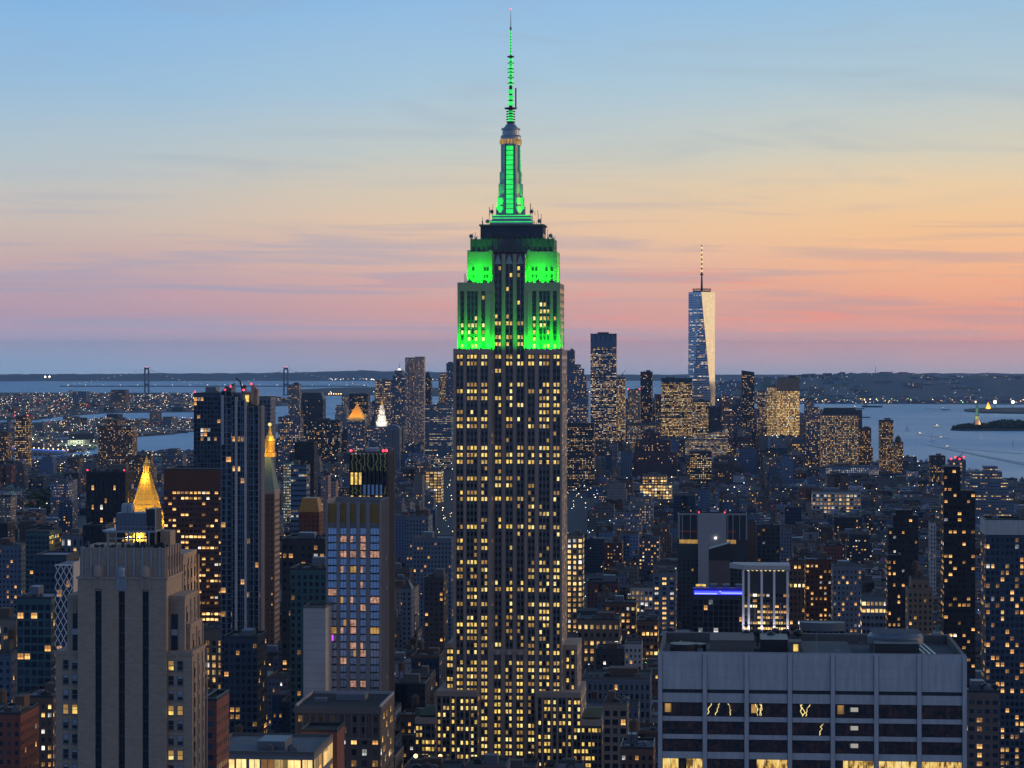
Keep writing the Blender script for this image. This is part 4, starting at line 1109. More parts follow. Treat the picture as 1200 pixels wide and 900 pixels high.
def pyramid(root, q, z0, z1, mat, name='pyramid_roof', top=.02, ins=0):
    xa, xb, ya, yb = q; m, n = (xa + xb) / 2, (ya + yb) / 2; b = MB()
    A = [(xa + ins, ya + ins), (xb - ins, ya + ins), (xb - ins, yb - ins), (xa + ins, yb - ins)]
    B_ = [(m + (x - m) * top, n + (y - n) * top) for x, y in A]
    b.prism(A, z0, z1, 0, top=B_); return b.build(name, mat, root)

# brown slab, glass tower group, gilded pyramid, clock tower -------------
tower('dark_office_tower', 'tall dark reddish office slab with rows of amber windows, left of the glass tower', 192, 261, 551, 745, 1750, 40, 'rust', .42, .55, 3.0, 3.9, .78, .42, .15, 1.9, .05, top=14, cat='office building', gear=False)
def glass_tower():
    D = 1450.0; s = D / F
    cx, cy, zg, w, H = fit(258.5, 303.5, 456, D, 30)
    root = empty('glass_tower', (P(258.5, D), D, zg), -TH, 'tall dark glass tower with slanted top, pale vertical fins and a crane', 'skyscraper')
    def U(px): t = (px - 600) / F; return (t * D - P(258.5, D)) / (CT + t * ST)
    Z = lambda y: CH - (y - YE) * s - zg
    gp = FP((.12, .17, .22), .12, .75, 2.6, 3.5, .88, .82, .75, 1.5, .08, top=1, seed=21)
    secs = [(258.5, 271, 460, 455), (271, 287, 466, 470), (287, 303.5, 474, 480)]
    for k, (p, q, ya, yb_) in enumerate(secs):
        b = MB(); a, c = U(p), U(q); A = [(a, .6 * k), (c, .6 * k), (c, 13 - k * .5), (a, 13 - k * .5)]
        b.prism(A, 0, 0, 0, gp, zt=[Z(ya), Z(yb_), Z(yb_) + 3, Z(ya) + 3], off=3 * k); b.build('glass_volume', ['facade'], root)
    x1 = U(303.5)
    b = MB(); b.box(x1 + .003, x1 + .9, 1.8, 13, 0, Z(476), 0); b.build('west_wall', 'blue_grey_panel', root)
    for k in range(3): y = 2.2 + 4.4 * k; b = MB(); b.box(x1 + .903, x1 + 1.3, y, y + .7, 0, Z(476.5)); b.build('west_fin', 'steel_trim', root)
    for k in range(8):
        x = U(260) + (U(303) - U(260)) * k / 7.0; b = MB(); b.box(x - .12, x + .12, -.3, 1.4, 0, Z(476)); b.build('mullion', 'steel_trim', root)
    for (p, yt, yb_) in ((259.5, 463, 521), (275.5, 465, 860), (286.5, 470, 860)):
        b = MB(); b.box(U(p), U(p) + 1.5, -.9, .55, Z(yb_), Z(yt)); b.build('pale_fin', 'pale_concrete', root)
    for (p, q, yt) in ((292, 296, 451), (296.5, 299.5, 456)):
        b = MB(); b.box(U(p), U(q), 6, 11, Z(480), Z(yt)); b.build('lift_core', 'limestone', root)
    b = MB(); b.box(U(266), U(290), 5, 11, Z(474), Z(460)); b.cyl(U(268), 4, Z(470), Z(461), 2.4, 2.4, 12); b.cyl(U(282), 4, Z(472), Z(462), 2.2, 2.2, 12); b.build('plant_room', 'grey_metal', root)
    g = MB(); g.box(U(286), U(290), 3.8, 4.9, Z(471), Z(463)); g.build('lit_opening', 'window_lit', root)
    beacon(root, [(U(263), 2, Z(457)), (U(269), 3, Z(457)), (U(269), 3, Z(453)), (U(284), 3, Z(457)), (U(292), 6, Z(450))], .9)
    o = MB(); o.bar((U(283), 4, Z(460)), (U(280), 4, Z(447)), .8); o.bar((U(280), 4, Z(447)), (U(275), 4, Z(443)), .8); o.bar((U(283), 4, Z(456)), (U(285), 6, Z(452)), 1.2); o.build('crane', 'dark_metal', root)
    for p in (270, 286.5, 298):
        o = MB(); o.bar((U(p), 5, Z(462)), (U(p), 5, Z(453)), .5); o.build('roof_post', 'red_paint', root)
    FOOT.append((258, 318, 443, 860, D, cx, cy, zg, w + 2, 30, TH))
glass_tower()
tower('glass_tower', 'dark blue glass tower just behind and left of the finned glass tower', 227, 258.5, 462, 552, 1950, 34, 'dglass', .2, .45, 2.8, 3.5, .85, .75, .75, 1.6, .2, top=2, beac=1, cat='skyscraper')
tower('glass_tower', 'slim grey slab standing behind the finned glass tower, in line with the bay', 303.5, 317, 466, 530, 2300, 26, 'slate', .02, 0, 3.4, 3.8, .7, .7, .5, 1, cat='tower', gear=False)

def gilded_tower():
    D = 1950.0; s = D / F
    root, q, H, s = tower('gilded_pyramid_tower', 'tower with a floodlit golden pyramid roof rising behind the tan brick tower', 147, 188.5, 612, 640, D, 28, 'beige', .1, .1, 3, 3.8, .4, .5, roof='none', cat='tower', gear=False)
    xa, xb, ya, yb = q
    qa = (xa - .5, xb - .8, ya + .5, yb + .5); z1 = H + (612 - 556) * s; m, n = (qa[0] + qa[1]) / 2, (qa[2] + qa[3]) / 2
    b = MB(); r0 = (qa[1] - qa[0]) / 2; b.cyl(m, n, H, z1, r0 * 1.04, 3.0, 8)
    for k in range(8): 
        a = 2 * math.pi * k / 8; b.bar((m + r0 * 1.05 * math.cos(a), n + r0 * 1.05 * math.sin(a), H), (m + 3.1 * math.cos(a), n + 3.1 * math.sin(a), z1), .7)
    for k in range(1, 9):
        f_ = k / 9; rr = r0 * 1.05 * (1 - f_) + 3.0 * f_; z = H + (z1 - H) * f_; b.cyl(m, n, z, z + .8, rr + .5, rr + .15, 8, cap=False)
    b.build('gilded_pyramid', 'gold', root)
    b = MB(); b.cyl(m, n, z1, z1 + 1, 3.6, 3.6, 12)
    for k in range(8): a = 2 * math.pi * k / 8; b.bar((m + 2.6 * math.cos(a), n + 2.6 * math.sin(a), z1 + 1), (m + 2.6 * math.cos(a), n + 2.6 * math.sin(a), z1 + 6), .5)
    b.cyl(m, n, z1 + 1, z1 + 6, 1.6, 1.6, 8); b.cyl(m, n, z1 + 6, z1 + 8, 3.2, 2.2, 12); b.cyl(m, n, z1 + 8, z1 + 14.5, 2.0, .1, 10)
    b.build('lantern', 'gold', root)
    b = MB(); b.box(xb - 5.5, xb - .5, ya + .5, yb - 3, H - .5, H + 3); b.cyl(xb - 3, ya + 3, H + 3, H + 6, 1.6, 1.3, 8); b.cyl(xb - 3, ya + 3, H + 6, H + 9, 1.5, .1, 8)
    for k in range(7): x = xa + 1 + (xb - xa - 2) * k / 6; b.box(x - .5, x + .5, ya - .8, ya - .003, H - 19, H + 1)
    for k in range(5): y = ya + 2 + (yb - ya - 4) * k / 4; b.box(xb + .003, xb + .8, y - .5, y + .5, H - 19, H + 1)
    b.build('gilded_corner_turret', 'gold', root)
    amber = (1, .70, .13)
    for (x, y) in ((xa - 7, ya - 9), (xb + 7, ya - 9)):
        lamp('floodlight', 'SPOT', root, (x, y, H - 4), 75000, amber, (m - x, n - y, 30), spot_size=1.5, spot_blend=.6, shadow_soft_size=.8)
    lamp('floodlight', 'POINT', root, (m - 1, n - 9, z1 - 1), 9000, amber, shadow_soft_size=.5)
    for (x, y) in ((xb + 4, ya + 4), (xa + 10, ya - 4), (xb - 6, ya - 5)): lamp('floodlight', 'POINT', root, (x, y, H - 12), 9000, amber, shadow_soft_size=.5)
gilded_tower()

def clock_tower():
    D = 1880.0
    root, q, H, s = tower('clock_tower', 'slender masonry clock tower with sloping green roof and floodlit gold cupola', 302, 321, 579, 760, D, 22, 'brown', .1, .1, 3, 4, .3, .4, roof='none', cat='clock tower', gear=False)
    xa, xb, ya, yb = q; m, n = (xa + xb) / 2 + .0, (ya + yb) / 2; up = lambda y: H + (579 - y) * s
    m += 1.0
    b = MB(); b.box(xa - .5, xb + .6, ya - .5, yb + .5, H, H + 3); b.box(xb + .003, xb + .5, ya + 1, yb - 1, 0, H); b.build('cornice', 'limestone', root)
    b = MB()
    for k in range(30): z = H - 6 - k * 4.4; b.box(xb + .503, xb + .8, ya + 2, yb - 2, z, z + 1.6)
    b.build('side_band', 'brick_brown', root)
    pyramid(root, (xa, xb, ya, yb), H + 3, up(536), 'copper', 'sloping_roof', top=.36)
    b = MB(); b.box(m - 4.2, m + 4.2, n - 4.2, n + 4.2, up(536), up(531)); b.cyl(m, n, up(531), up(517), 2.7, 2.6, 8)
    for k in range(8): a = 2 * math.pi * k / 8; b.bar((m + 3.3 * math.cos(a), n + 3.3 * math.sin(a), up(531)), (m + 3.3 * math.cos(a), n + 3.3 * math.sin(a), up(517)), .6)
    b.cyl(m, n, up(517), up(515), 4.2, 3.8, 12); b.ball((m, n, up(515)), 3.4, n=12, zs=1.3); b.cyl(m, n, up(509.5), up(504), 1.5, .9, 8); b.cyl(m, n, up(504), up(499), 1.2, .2, 8)
    b.build('gilded_cupola', 'gold', root)
    b = MB(); b.ball((m, n, up(498)), 1.5, n=8); b.build('lantern_light', 'window_lit_pale', root)
    for (x, y, z) in ((m - 7, n - 10, up(533)), (m + 7, n - 10, up(533)), (m + 4, n - 7, up(514))):
        lamp('floodlight', 'POINT', root, (x, y, z), 2800, (1, .62, .10), shadow_soft_size=.5)
clock_tower()

TBL = [
# kind, label, px0, px1, ytop, ylow, d, depth, colour, dict
('dark_tower', 'black tower with red roof lights standing left of the golden pyramid', 101, 147, 554, 640, 1900, 26, 'black', dict(prob=.17, bay=3.6, fh=5, wf=.5, hf=.7, st=1.7, beac=2, top=4, cat='tower')),
('dark_tower', 'almost black tower lower down in front of the red lit one', 97, 124, 617, 660, 1500, 22, 'black', dict(prob=.03, cat='tower', gear=False)),
('pale_office_building', 'pale office building with tall lit window bays, left of the black tower', 64, 98, 628, 660, 2050, 30, 'slate', dict(prob=.5, coh=.4, bay=4.5, fh=7, wf=.45, hf=.7, st=1.1, cool=.5)),
('slanted_glass_building', 'dark glass building with slanted roof left of the lattice tower', 40, 78, 652, 770, 1550, 30, 'dglass', dict(prob=.14, coh=.5, bay=3.4, fh=3.8, wf=.8, hf=.55, gloss=.5, st=1.7, gear=False)),
('slanted_glass_building', 'farther of the two slant roofed dark glass blocks at left', 30, 58, 624, 652, 1800, 34, 'teal', dict(prob=.05, wf=.8, hf=.6, gloss=.5, gear=False)),
('teal_glass_building', 'teal glass block with scattered amber rooms at the lower left edge', 20, 60, 702, 808, 1120, 26, 'teal', dict(prob=.18, coh=.5, bay=3.4, fh=3.7, wf=.86, hf=.7, gloss=.4, st=1.7, gear=True, cat='apartment building')),
('brown_loft_building', 'brown loft building with a softly lit top colonnade at the far left edge', -14, 19, 727, 800, 1400, 30, 'tan', dict(prob=.5, coh=.3, bay=4, fh=5, wf=.6, hf=.7, st=.8, top=3)),
('pale_loft_building', 'low bluish grey loft block at the left edge under the park', -20, 25, 640, 700, 1950, 40, 'slate', dict(prob=.12, bay=3, fh=4, wf=.5, hf=.5)),
('brick_building', 'dark brick building with few lit windows in the bottom left corner', -12, 24, 838, 900, 960, 26, 'red', dict(prob=.12, tank=True)),
('brick_building', 'brown brick block with yellow window rows just left of the tan tower base', 24, 62, 818, 900, 1080, 30, 'brown', dict(prob=.42, coh=.4, bay=2.8, wf=.5, hf=.5)),
('grey_loft_building', 'weathered grey loft with rooftop machinery at the left edge', -10, 13, 768, 840, 1150, 26, 'slate', dict(prob=.1, bay=3, tank=True)),
('red_brick_building', 'narrow red brick building hugging the right side of the tan tower', 238, 254, 822, 880, 800, 20, 'red', dict(prob=.06, gear=False)),
('dark_glass_tower', 'dark glass apartment tower with cool lit rooms below the finned glass tower', 262, 302, 748, 850, 1250, 26, 'dglass', dict(prob=.16, bay=3, wf=.7, hf=.6, gloss=.5, st=1.5, cat='apartment tower')),
('loft_building', 'tan loft with yellow lit upper windows right beside the tan brick tower', 232, 262, 738, 800, 1550, 30, 'tan', dict(prob=.65, coh=.3, bay=3.8, fh=4.6, wf=.55, hf=.65, st=1.2, top=6)),
('flat_roof_hall', 'flat roofed building with a bright yellow lit top floor at the bottom edge', 244, 368, 884, 900, 880, 42, 'grey', dict(prob=1, coh=0, bay=5, fh=8, wf=.96, hf=.72, st=1.0, top=.7, cool=0, gear=True)),
('red_brick_block', 'windowless dark red brick rooftop block below the pale blank tower', 353, 395, 858, 885, 930, 18, 'red', dict(prob=0, wf=0, gear=False)),
('blank_concrete_tower', 'pale blank concrete wall block attached left of the blue windowed tower', 355.5, 381.5, 713, 812, 1045, 18, 'pale', dict(prob=0, wf=.0, gear=False, fh=3.2)),
('teal_glass_building', 'teal glass building partly hidden behind the pale blank tower', 340, 382, 668, 715, 1300, 28, 'teal', dict(prob=.12, bay=3.2, wf=.6, hf=.6, gloss=.3, st=1.4)),
('office_building', 'dark office block with round lit arch windows, left of the brass crowned tower', 330, 381, 633, 672, 1500, 34, 'dark', dict(prob=.25, bay=4, fh=5, wf=.6, hf=.5, st=1.3)),
('gold_roofed_tower', 'dark tower with a flat topped brass mansard roof left of the brass crowned tower', 350, 374, 600, 640, 1950, 22, 'rust', dict(prob=.03, roof='brass', wf=.4, cat='tower')),
('banded_glass_tower', 'pale green banded glass tower under the black red topped tower', 341, 359, 546, 620, 2900, 26, 'glass', dict(prob=.25, coh=.8, fh=6, hf=.4, wf=.98, gloss=.5, st=.6, cool=.8)),
('black_tower', 'black featureless tower with faint red top left of centre', 345, 368, 519, 600, 3300, 30, 'black', dict(prob=.01, cat='tower', gear=False)),
('green_lit_tower', 'small tower whose top storeys glow pale green', 332, 341, 542, 560, 3600, 22, (.15, .3, .22), dict(prob=.9, fh=4, st=.9, cool=1, gear=False)),
('apartment_tower', 'taller of the two pinkish apartment towers left of the black finned tower', 376, 384.5, 557, 620, 2600, 18, (.33, .24, .22), dict(prob=.15, bay=2.6, fh=3, wf=.5, hf=.4, cat='apartment tower')),
('apartment_tower', 'shorter of the two pinkish apartment towers left of the black finned tower', 385.5, 393.5, 564, 620, 2700, 18, (.33, .24, .22), dict(prob=.15, bay=2.6, fh=3, wf=.5, hf=.4, cat='apartment tower')),
('apartment_tower', 'broad dark brown twin apartment slab dotted with lights, upper left', 115, 155, 499, 556, 4700, 40, 'brown', dict(prob=.28, coh=0, bay=4.5, fh=4.5, wf=.42, hf=.42, st=2.4, cool=.7, steps=((0, 0, 499), (12, 18, 492)), cat='apartment tower')),
('apartment_tower', 'slim tower with red and amber lights near the left edge', 17, 33, 488, 527, 5600, 30, 'brown', dict(prob=.5, coh=.3, bay=6, fh=6, wf=.6, hf=.4, st=1.6, beac=2, cat='apartment tower')),
('apartment_tower', 'dark blocky tower at the left edge beside the bridge approach', -8, 9, 507, 540, 5300, 30, 'brown', dict(prob=.35, bay=5, fh=5, st=1.8, cat='apartment tower')),
('apartment_tower', 'stepped dark tower at left of the dark blue glass tower, against the river', 190, 214, 530, 556, 4800, 36, 'slate', dict(prob=.15, bay=5, fh=5, steps=((0, 0, 533), (6, 7, 526)), cat='apartment tower')),
('apartment_tower', 'reddish tower beside the gilded pyramid tip', 155, 176, 535, 556, 4500, 30, 'brown', dict(prob=.2, bay=5, fh=5, cat='apartment tower')),
('apartment_block', 'grey slab across the river at upper left', 85, 101, 459, 470, 13800, 80, 'slate', dict(prob=.15, bay=16, fh=12, st=1.2, gear=False)),
('apartment_block', 'brownish slab across the river below the bridge tower', 130, 147, 457, 470, 13900, 80, 'brown', dict(prob=.15, bay=16, fh=12, st=1.2, gear=False)),
('warehouse', 'long pale lit warehouse on the shore right of the bridge tower', 196, 225, 471, 478, 13000, 120, 'beige', dict(prob=.6, bay=14, fh=10, st=1.0, gear=False)),
# downtown, left of the big skyscraper
('downtown_tower', 'narrow slab tower in front of the bay, right of the right hand bridge tower', 338, 350.5, 451, 500, 6300, 30, 'grey', dict(prob=.35, coh=.1, bay=6, fh=7, wf=.5, hf=.4, st=1.8, cat='skyscraper')),
('downtown_tower', 'dark tower with hipped cap and pale lit band under its roof', 352, 378.5, 468, 500, 6500, 46, 'dark', dict(prob=.15, bay=6, fh=6, roof='mansard', st=1.5, cat='skyscraper')),
('downtown_block', 'brick block with a bright corner lantern, left group downtown', 326, 352, 489, 530, 5600, 40, 'slate', dict(prob=.4, coh=.3, bay=6, fh=6, st=1.5)),
('downtown_block', 'wide dark block below the hip capped tower', 354, 398, 493, 530, 5700, 50, 'dark', dict(prob=.3, bay=5, fh=5, st=1.8, cool=.7)),
('downtown_tower', 'low dark tower with square cap left of the gold pyramid courthouse', 409, 431, 462, 500, 7000, 50, 'dark', dict(prob=.3, coh=.5, bay=6, fh=6, st=1.5)),
('downtown_tower', 'pinkish lit office tower with wide banded top left of the domed tower', 440, 461, 446, 500, 6900, 46, (.28, .2, .2), dict(prob=.6, coh=.5, bay=7, fh=9, wf=.7, hf=.4, st=1.2, cat='skyscraper')),
('domed_tower', 'stepped tower with a glowing white dome lantern', 459, 475, 440, 500, 6600, 36, 'slate', dict(prob=.3, bay=6, fh=6, roof='lantern', steps=((-1, -1, 446), (1, 1, 440), (3.5, 3.5, 434)), cat='skyscraper')),
('rippled_tower', 'left half of the tall silver rippled apartment tower', 475, 485.5, 419.5, 520, 5900, 28, (.36, .33, .33), dict(prob=.4, coh=.1, bay=4.5, fh=5, wf=.45, hf=.42, st=1.5, gloss=.35, fins=3, cat='skyscraper', gear=False)),
('rippled_tower', 'right half of the tall silver rippled apartment tower', 486.5, 496.5, 418.5, 520, 5880, 32, (.36, .31, .30), dict(prob=.4, coh=.1, bay=4.5, fh=5, wf=.45, hf=.42, st=1.5, gloss=.35, fins=3, cat='skyscraper', gear=False)),
('downtown_tower', 'dark tower with sloping pointed roof tucked right of the rippled tower', 497, 505, 442, 500, 6700, 30, 'dark', dict(prob=.2, bay=6, fh=6, roof='pyr', cat='skyscraper')),
('downtown_tower', 'tower with bright stacked terraces left of the big central skyscraper', 514, 524, 440, 500, 6400, 30, 'tan', dict(prob=.5, coh=.3, bay=5, fh=6, st=1.3, steps=((0, 0, 443), (2, 2, 437)), cat='skyscraper')),
('downtown_tower', 'plain blue grey tower touching the left side of the central skyscraper', 523, 534, 426, 500, 6300, 30, 'slate', dict(prob=.25, bay=5, fh=6, cat='skyscraper')),
('downtown_block', 'broad dark block with thin horizontal lit bands left of the central skyscraper', 498, 529, 475, 530, 5600, 50, 'slate', dict(prob=.35, coh=.7, bay=5, fh=6, wf=.9, hf=.25, st=1.2, cool=.7)),
('courthouse_tower', 'tower with a small floodlit gold pyramid roof, left of the black finned tower top', 406.5, 427.5, 489.5, 530, 5500, 40, 'slate', dict(prob=.3, bay=5, fh=6, roof='goldpyr', cat='skyscraper')),
('downtown_block', 'wide civic building with light roof below the white tiered tower', 430, 468, 500, 530, 5500, 40, 'slate', dict(prob=.3, coh=.2, bay=5, fh=6, roof='tiered', cat='building')),
('round_topped_tower', 'pale ribbed slab with rounded top right of the white tiered tower', 453.5, 468, 503, 550, 5150, 26, 'grey', dict(prob=.08, bay=5, fh=5, roof='round', fins=6)),
('office_block', 'low office block glowing yellow green, left of the central skyscraper', 499, 517, 551, 566, 4300, 34, 'tan', dict(prob=.95, coh=0, bay=6, fh=5, wf=.8, hf=.6, st=1.0, cool=.4)),
('loft_building', 'pale loft building with square dark windows, left of the central skyscraper', 476, 502, 606, 660, 2400, 34, 'slate', dict(prob=.12, bay=3.2, fh=4, wf=.45, hf=.45, tank=True, st=1.4)),
('loft_building', 'wide low pale building in front of the square windowed loft', 484, 529, 632, 690, 2200, 40, 'slate', dict(prob=.12, coh=.2, bay=3.2, fh=4, wf=.5, hf=.5)),
('dark_tower', 'dark grey block with two lit window clusters just left of the central skyscraper', 497, 520, 678, 740, 1750, 26, 'dark', dict(prob=.15, bay=3.4)),
('slim_tower', 'slim pointed dark slab tower between the blue windowed tower and the avenue', 471, 482, 690, 760, 1800, 16, 'slate', dict(prob=.05, roof='pyr')),
# behind and right of the big skyscraper
('downtown_tower', 'tall slender dark tower peeking over the right shoulder of the central skyscraper', 664, 673, 411, 500, 5500, 26, 'slate', dict(prob=.1, bay=5, fh=6, cat='skyscraper')),
('gothic_tower', 'dark stepped Gothic tower right of the central skyscraper', 667, 688, 440, 520, 5350, 34, 'slate', dict(prob=.3, bay=5, fh=6, steps=((-3, -1, 455), (0, 1, 440), (3, 4, 432), (6, 8, 427)), cat='skyscraper')),
('apartment_slab', 'broad dark slab with rows of tiny windows at the foot of the Gothic tower', 662, 696, 497, 570, 4700, 40, 'dark', dict(prob=.42, coh=.5, bay=4.2, fh=4.6, wf=.4, hf=.4, st=2.0, cool=.4)),
('office_tower', 'tall broad glass tower with glowing floors and dark framed crown', 692, 722, 392, 515, 5900, 50, 'glass', dict(prob=.44, coh=.45, bay=5, fh=5, wf=.85, hf=.5, gloss=.6, st=1.25, cool=.5, roof='frame', top=30, cat='skyscraper')),
('office_tower', 'lower shaft with yellow floors right of the broad framed tower, small crane on its roof', 722, 732.5, 443, 515, 5800, 40, 'tan', dict(prob=.6, coh=.3, bay=5, fh=5, wf=.7, hf=.5, st=1.2, roof='crane', cat='skyscraper')),
('striped_tower', 'pale vertically striped tower with a reddish crown', 735.5, 750, 457, 500, 6000, 36, 'pale', dict(prob=.35, bay=7, fh=5, wf=.5, hf=.8, st=.8, beac=2, cat='skyscraper')),
('office_block', 'low wide tan block forming the base of the striped tower', 735, 768, 498, 520, 5750, 50, 'tan', dict(prob=.6, bay=5, fh=5, st=1.0, cool=.6)),
('dark_slab_tower', 'dark slab tower standing alone against the water, fourth right of the central skyscraper', 750.5, 764.5, 436, 495, 6300, 30, 'dark', dict(prob=.25, bay=5, fh=6, st=1.6, cat='skyscraper')),
('office_tower', 'wide office tower with many glowing yellow floors left of the tallest downtown tower', 775, 811, 444, 512, 5900, 44, 'dglass', dict(prob=.62, coh=.55, bay=4.5, fh=5, wf=.85, hf=.45, gloss=.4, st=1.3, cool=.15, roof='frame', top=8, cat='skyscraper')),
('office_tower', 'yellow lit glass block overlapping the foot of the tallest downtown tower', 812, 832, 470, 515, 5750, 40, 'dglass', dict(prob=.6, coh=.5, bay=4.5, fh=5, wf=.85, hf=.45, st=1.2, cool=.1)),
('stepped_tower', 'stepped reddish tower against the water right of the tallest downtown tower', 843, 860.5, 476, 535, 5650, 36, (.2, .13, .13), dict(prob=.35, coh=.5, bay=5, fh=6, steps=((-1, 1, 487), (0, 3, 470), (3, 7, 463)), cat='skyscraper')),
('dark_round_building', 'dark lacy topped building in front of the tallest downtown tower', 830, 846, 478, 530, 5400, 34, 'dark', dict(prob=.12, bay=5, fh=6)),
('slender_dark_tower', 'slender dark tower with curved top right of the water gap', 869, 884, 438, 500, 6000, 34, 'dark', dict(prob=.3, coh=.1, bay=5, fh=6, wf=.5, hf=.35, st=1.9, roof='slant', cat='skyscraper')),
('pyramid_topped_tower', 'tower with a green pyramid roof, left of the bright yellow glass slab', 887, 910, 458, 510, 6500, 50, (.18, .13, .13), dict(prob=.5, coh=.4, bay=5, fh=6, wf=.7, hf=.5, st=1.0, roof='copperpyr', cat='skyscraper')),
('bright_office_slab', 'bright yellow lit glass slab with dark top, the brightest tower on the right', 911, 937, 443, 511, 6100, 40, 'tan', dict(prob=.93, coh=.1, bay=4.2, fh=6, wf=.92, hf=.7, st=1.25, cool=.1, top=32, cat='skyscraper')),
('bright_office_slab', 'narrow yellow lit wing joined to the left of the brightest slab', 899, 910.5, 453, 511, 6050, 30, 'tan', dict(prob=.85, coh=.1, bay=4.2, fh=6, wf=.8, hf=.6, st=1.1, cool=.1, cat='skyscraper')),
('mansard_tower', 'broad office tower with dark mansard crown and rows of windows, on the right waterfront', 962, 1006, 486, 548, 5600, 50, (.2, .17, .15), dict(prob=.62, coh=.1, bay=5.2, fh=5.4, wf=.5, hf=.5, st=1.4, roof='mansard', cat='skyscraper')),
('office_tower', 'stepped dark tower attached to the left of the broad mansard crowned one', 945, 962, 482, 548, 5800, 40, 'slate', dict(prob=.35, bay=5, fh=5.4, steps=((0, 0, 486), (2, 2, 477)), cat='skyscraper')),
('office_tower', 'stepped brick block right of the broad mansard crowned tower', 1006.5, 1021, 502, 550, 5700, 40, 'brown', dict(prob=.35, bay=5, fh=5, steps=((0, -2, 525), (0, 0, 502)))),
('apartment_tower', 'slim brick waterfront tower with many lit rooms, alone against the river', 1030.5, 1047, 493, 552, 5300, 28, 'brown', dict(prob=.5, coh=.1, bay=4, fh=4.6, wf=.5, hf=.45, st=1.5, cat='apartment tower')),
('apartment_tower', 'lower brown tower with small dome right of the slim brick waterfront tower', 1047.5, 1058.5, 518, 555, 5250, 24, 'brown', dict(prob=.45, bay=4, fh=4.6, st=1.3, roof='smalldome', cat='apartment tower')),
('river_tower', 'small dark cubic tower beside the river with lit lower floors', 1090, 1108, 535, 556, 4500, 30, 'dark', dict(prob=.3, coh=.4, bay=4, fh=5, st=1.3)),
('river_tower', 'tower under construction with red lit crane beside the river', 1112, 1132, 540, 560, 4000, 30, 'slate', dict(prob=.3, bay=5, fh=5, roof='redcrane', st=1.2)),
('stepped_block', 'broad stepped block with bright yellow floor lines at the right riverside', 1134, 1188, 565, 600, 3600, 50, 'slate', dict(prob=.36, coh=.8, bay=3.6, fh=4.6, wf=.8, hf=.26, st=1.1, cool=.1, steps=((-5, 0, 578), (0, 6, 563), (6, 13, 553), (20, 18, 547)), roof='crane')),
('warehouse_block', 'wide white framed loft with long rows of lit windows, right middle distance', 952, 1009, 577, 602, 3700, 40, 'pale', dict(prob=.7, coh=.2, bay=5.5, fh=6, wf=.7, hf=.55, st=1.1, cool=.4)),
('long_pier_building', 'long low building with a pale roof strip below the mansard crowned tower', 968, 1030, 547, 556, 4900, 60, 'blue', dict(prob=.4, coh=.8, bay=6, fh=5, st=1.0, cool=.8)),
('tall_residential_tower', 'tall black residential tower with scattered amber rooms on the right', 1106, 1143, 575, 765, 1500, 22, 'black', dict(prob=.25, coh=.2, bay=2.8, fh=3.7, wf=.75, hf=.45, gloss=.2, st=1.7, cool=.15, steps=((0, 0, 575), (0, 17, 547)), cat='apartment tower', top=1)),
('glass_apartment_tower', 'glass apartment tower with plain grey parapet at the right edge', 1155, 1240, 611, 900, 1280, 24, 'dglass', dict(prob=.30, coh=.3, bay=2.4, fh=3.4, wf=.7, hf=.6, st=1.15, cool=.1, top=8, gloss=.2, roof='grey', cat='apartment tower')),
('brick_apartment_building', 'brick apartment building with balcony lights just right of the concrete office block', 1134, 1171, 812, 900, 930, 18, (.15, .11, .10), dict(prob=.25, coh=.1, bay=3.2, fh=3.3, wf=.7, hf=.5, st=1.6, tank=False, cat='apartment building')),
('dark_apartment_tower', 'dark twin topped residential block left of the tall black tower', 1047, 1076, 600, 745, 1850, 26, 'black', dict(prob=.12, coh=.1, bay=3.4, fh=3.6, wf=.6, hf=.5, st=1.7, steps=((-6, 0, 618), (0, 0, 604), (3, 6, 598)), cat='apartment tower')),
('dark_apartment_tower', 'narrow black wing beside the dark twin topped block', 1040, 1056, 652, 745, 1650, 20, 'black', dict(prob=.3, bay=3, fh=3.8, wf=.5, hf=.5, st=1.7, cat='apartment tower', gear=False)),
('brick_tower', 'grey stone tower with rooftop tank just left of the tall black tower', 1066, 1093, 680, 745, 1550, 22, 'tan', dict(prob=.2, bay=3.2, steps=((-2, 0, 690), (2, 4, 680)), tank=True)),
('blank_slab', 'slim grey slab with a blank pale side left of the tall black tower', 1090, 1097, 613, 680, 2200, 18, 'pale', dict(prob=.12, gear=False)),
('brown_office_building', 'brown brick building with a column of amber windows, centre right', 944, 975, 657, 742, 1900, 28, 'rust', dict(prob=.42, coh=.1, bay=3.6, fh=4.2, wf=.5, hf=.45, st=1.7, tank=True)),
('grey_office_building', 'grey blue office block right of the brown brick building with amber column', 976, 1010, 664, 742, 1850, 28, 'slate', dict(prob=.25, coh=.2, bay=3.2, fh=4, wf=.5, hf=.5, st=1.4)),
('low_lit_building', 'low white roofed building with one bright strip of lit windows', 1010, 1040, 700, 742, 1750, 24, 'slate', dict(prob=.4, coh=.9, bay=3.2, fh=5, wf=.8, hf=.5, st=1.8)),
('loft_building', 'dark brick loft with two rows of bright windows right of the columned building', 925, 944, 658, 742, 2000, 26, 'brown', dict(prob=.3, coh=.7, bay=3, fh=5, wf=.6, hf=.5, st=1.6, tank=True)),
('loft_building', 'brick block with red round roof tank in the middle distance, right', 966, 988, 640, 658, 2350, 26, 'red', dict(prob=.05, tank=True)),
('slim_tower', 'slim dark blue tower with one lit column, left of the blue neon terrace', 765, 792, 672, 742, 1900, 22, 'slate', dict(prob=.5, coh=.1, bay=6.2, fh=3.8, wf=.5, hf=.5, st=1.3)),
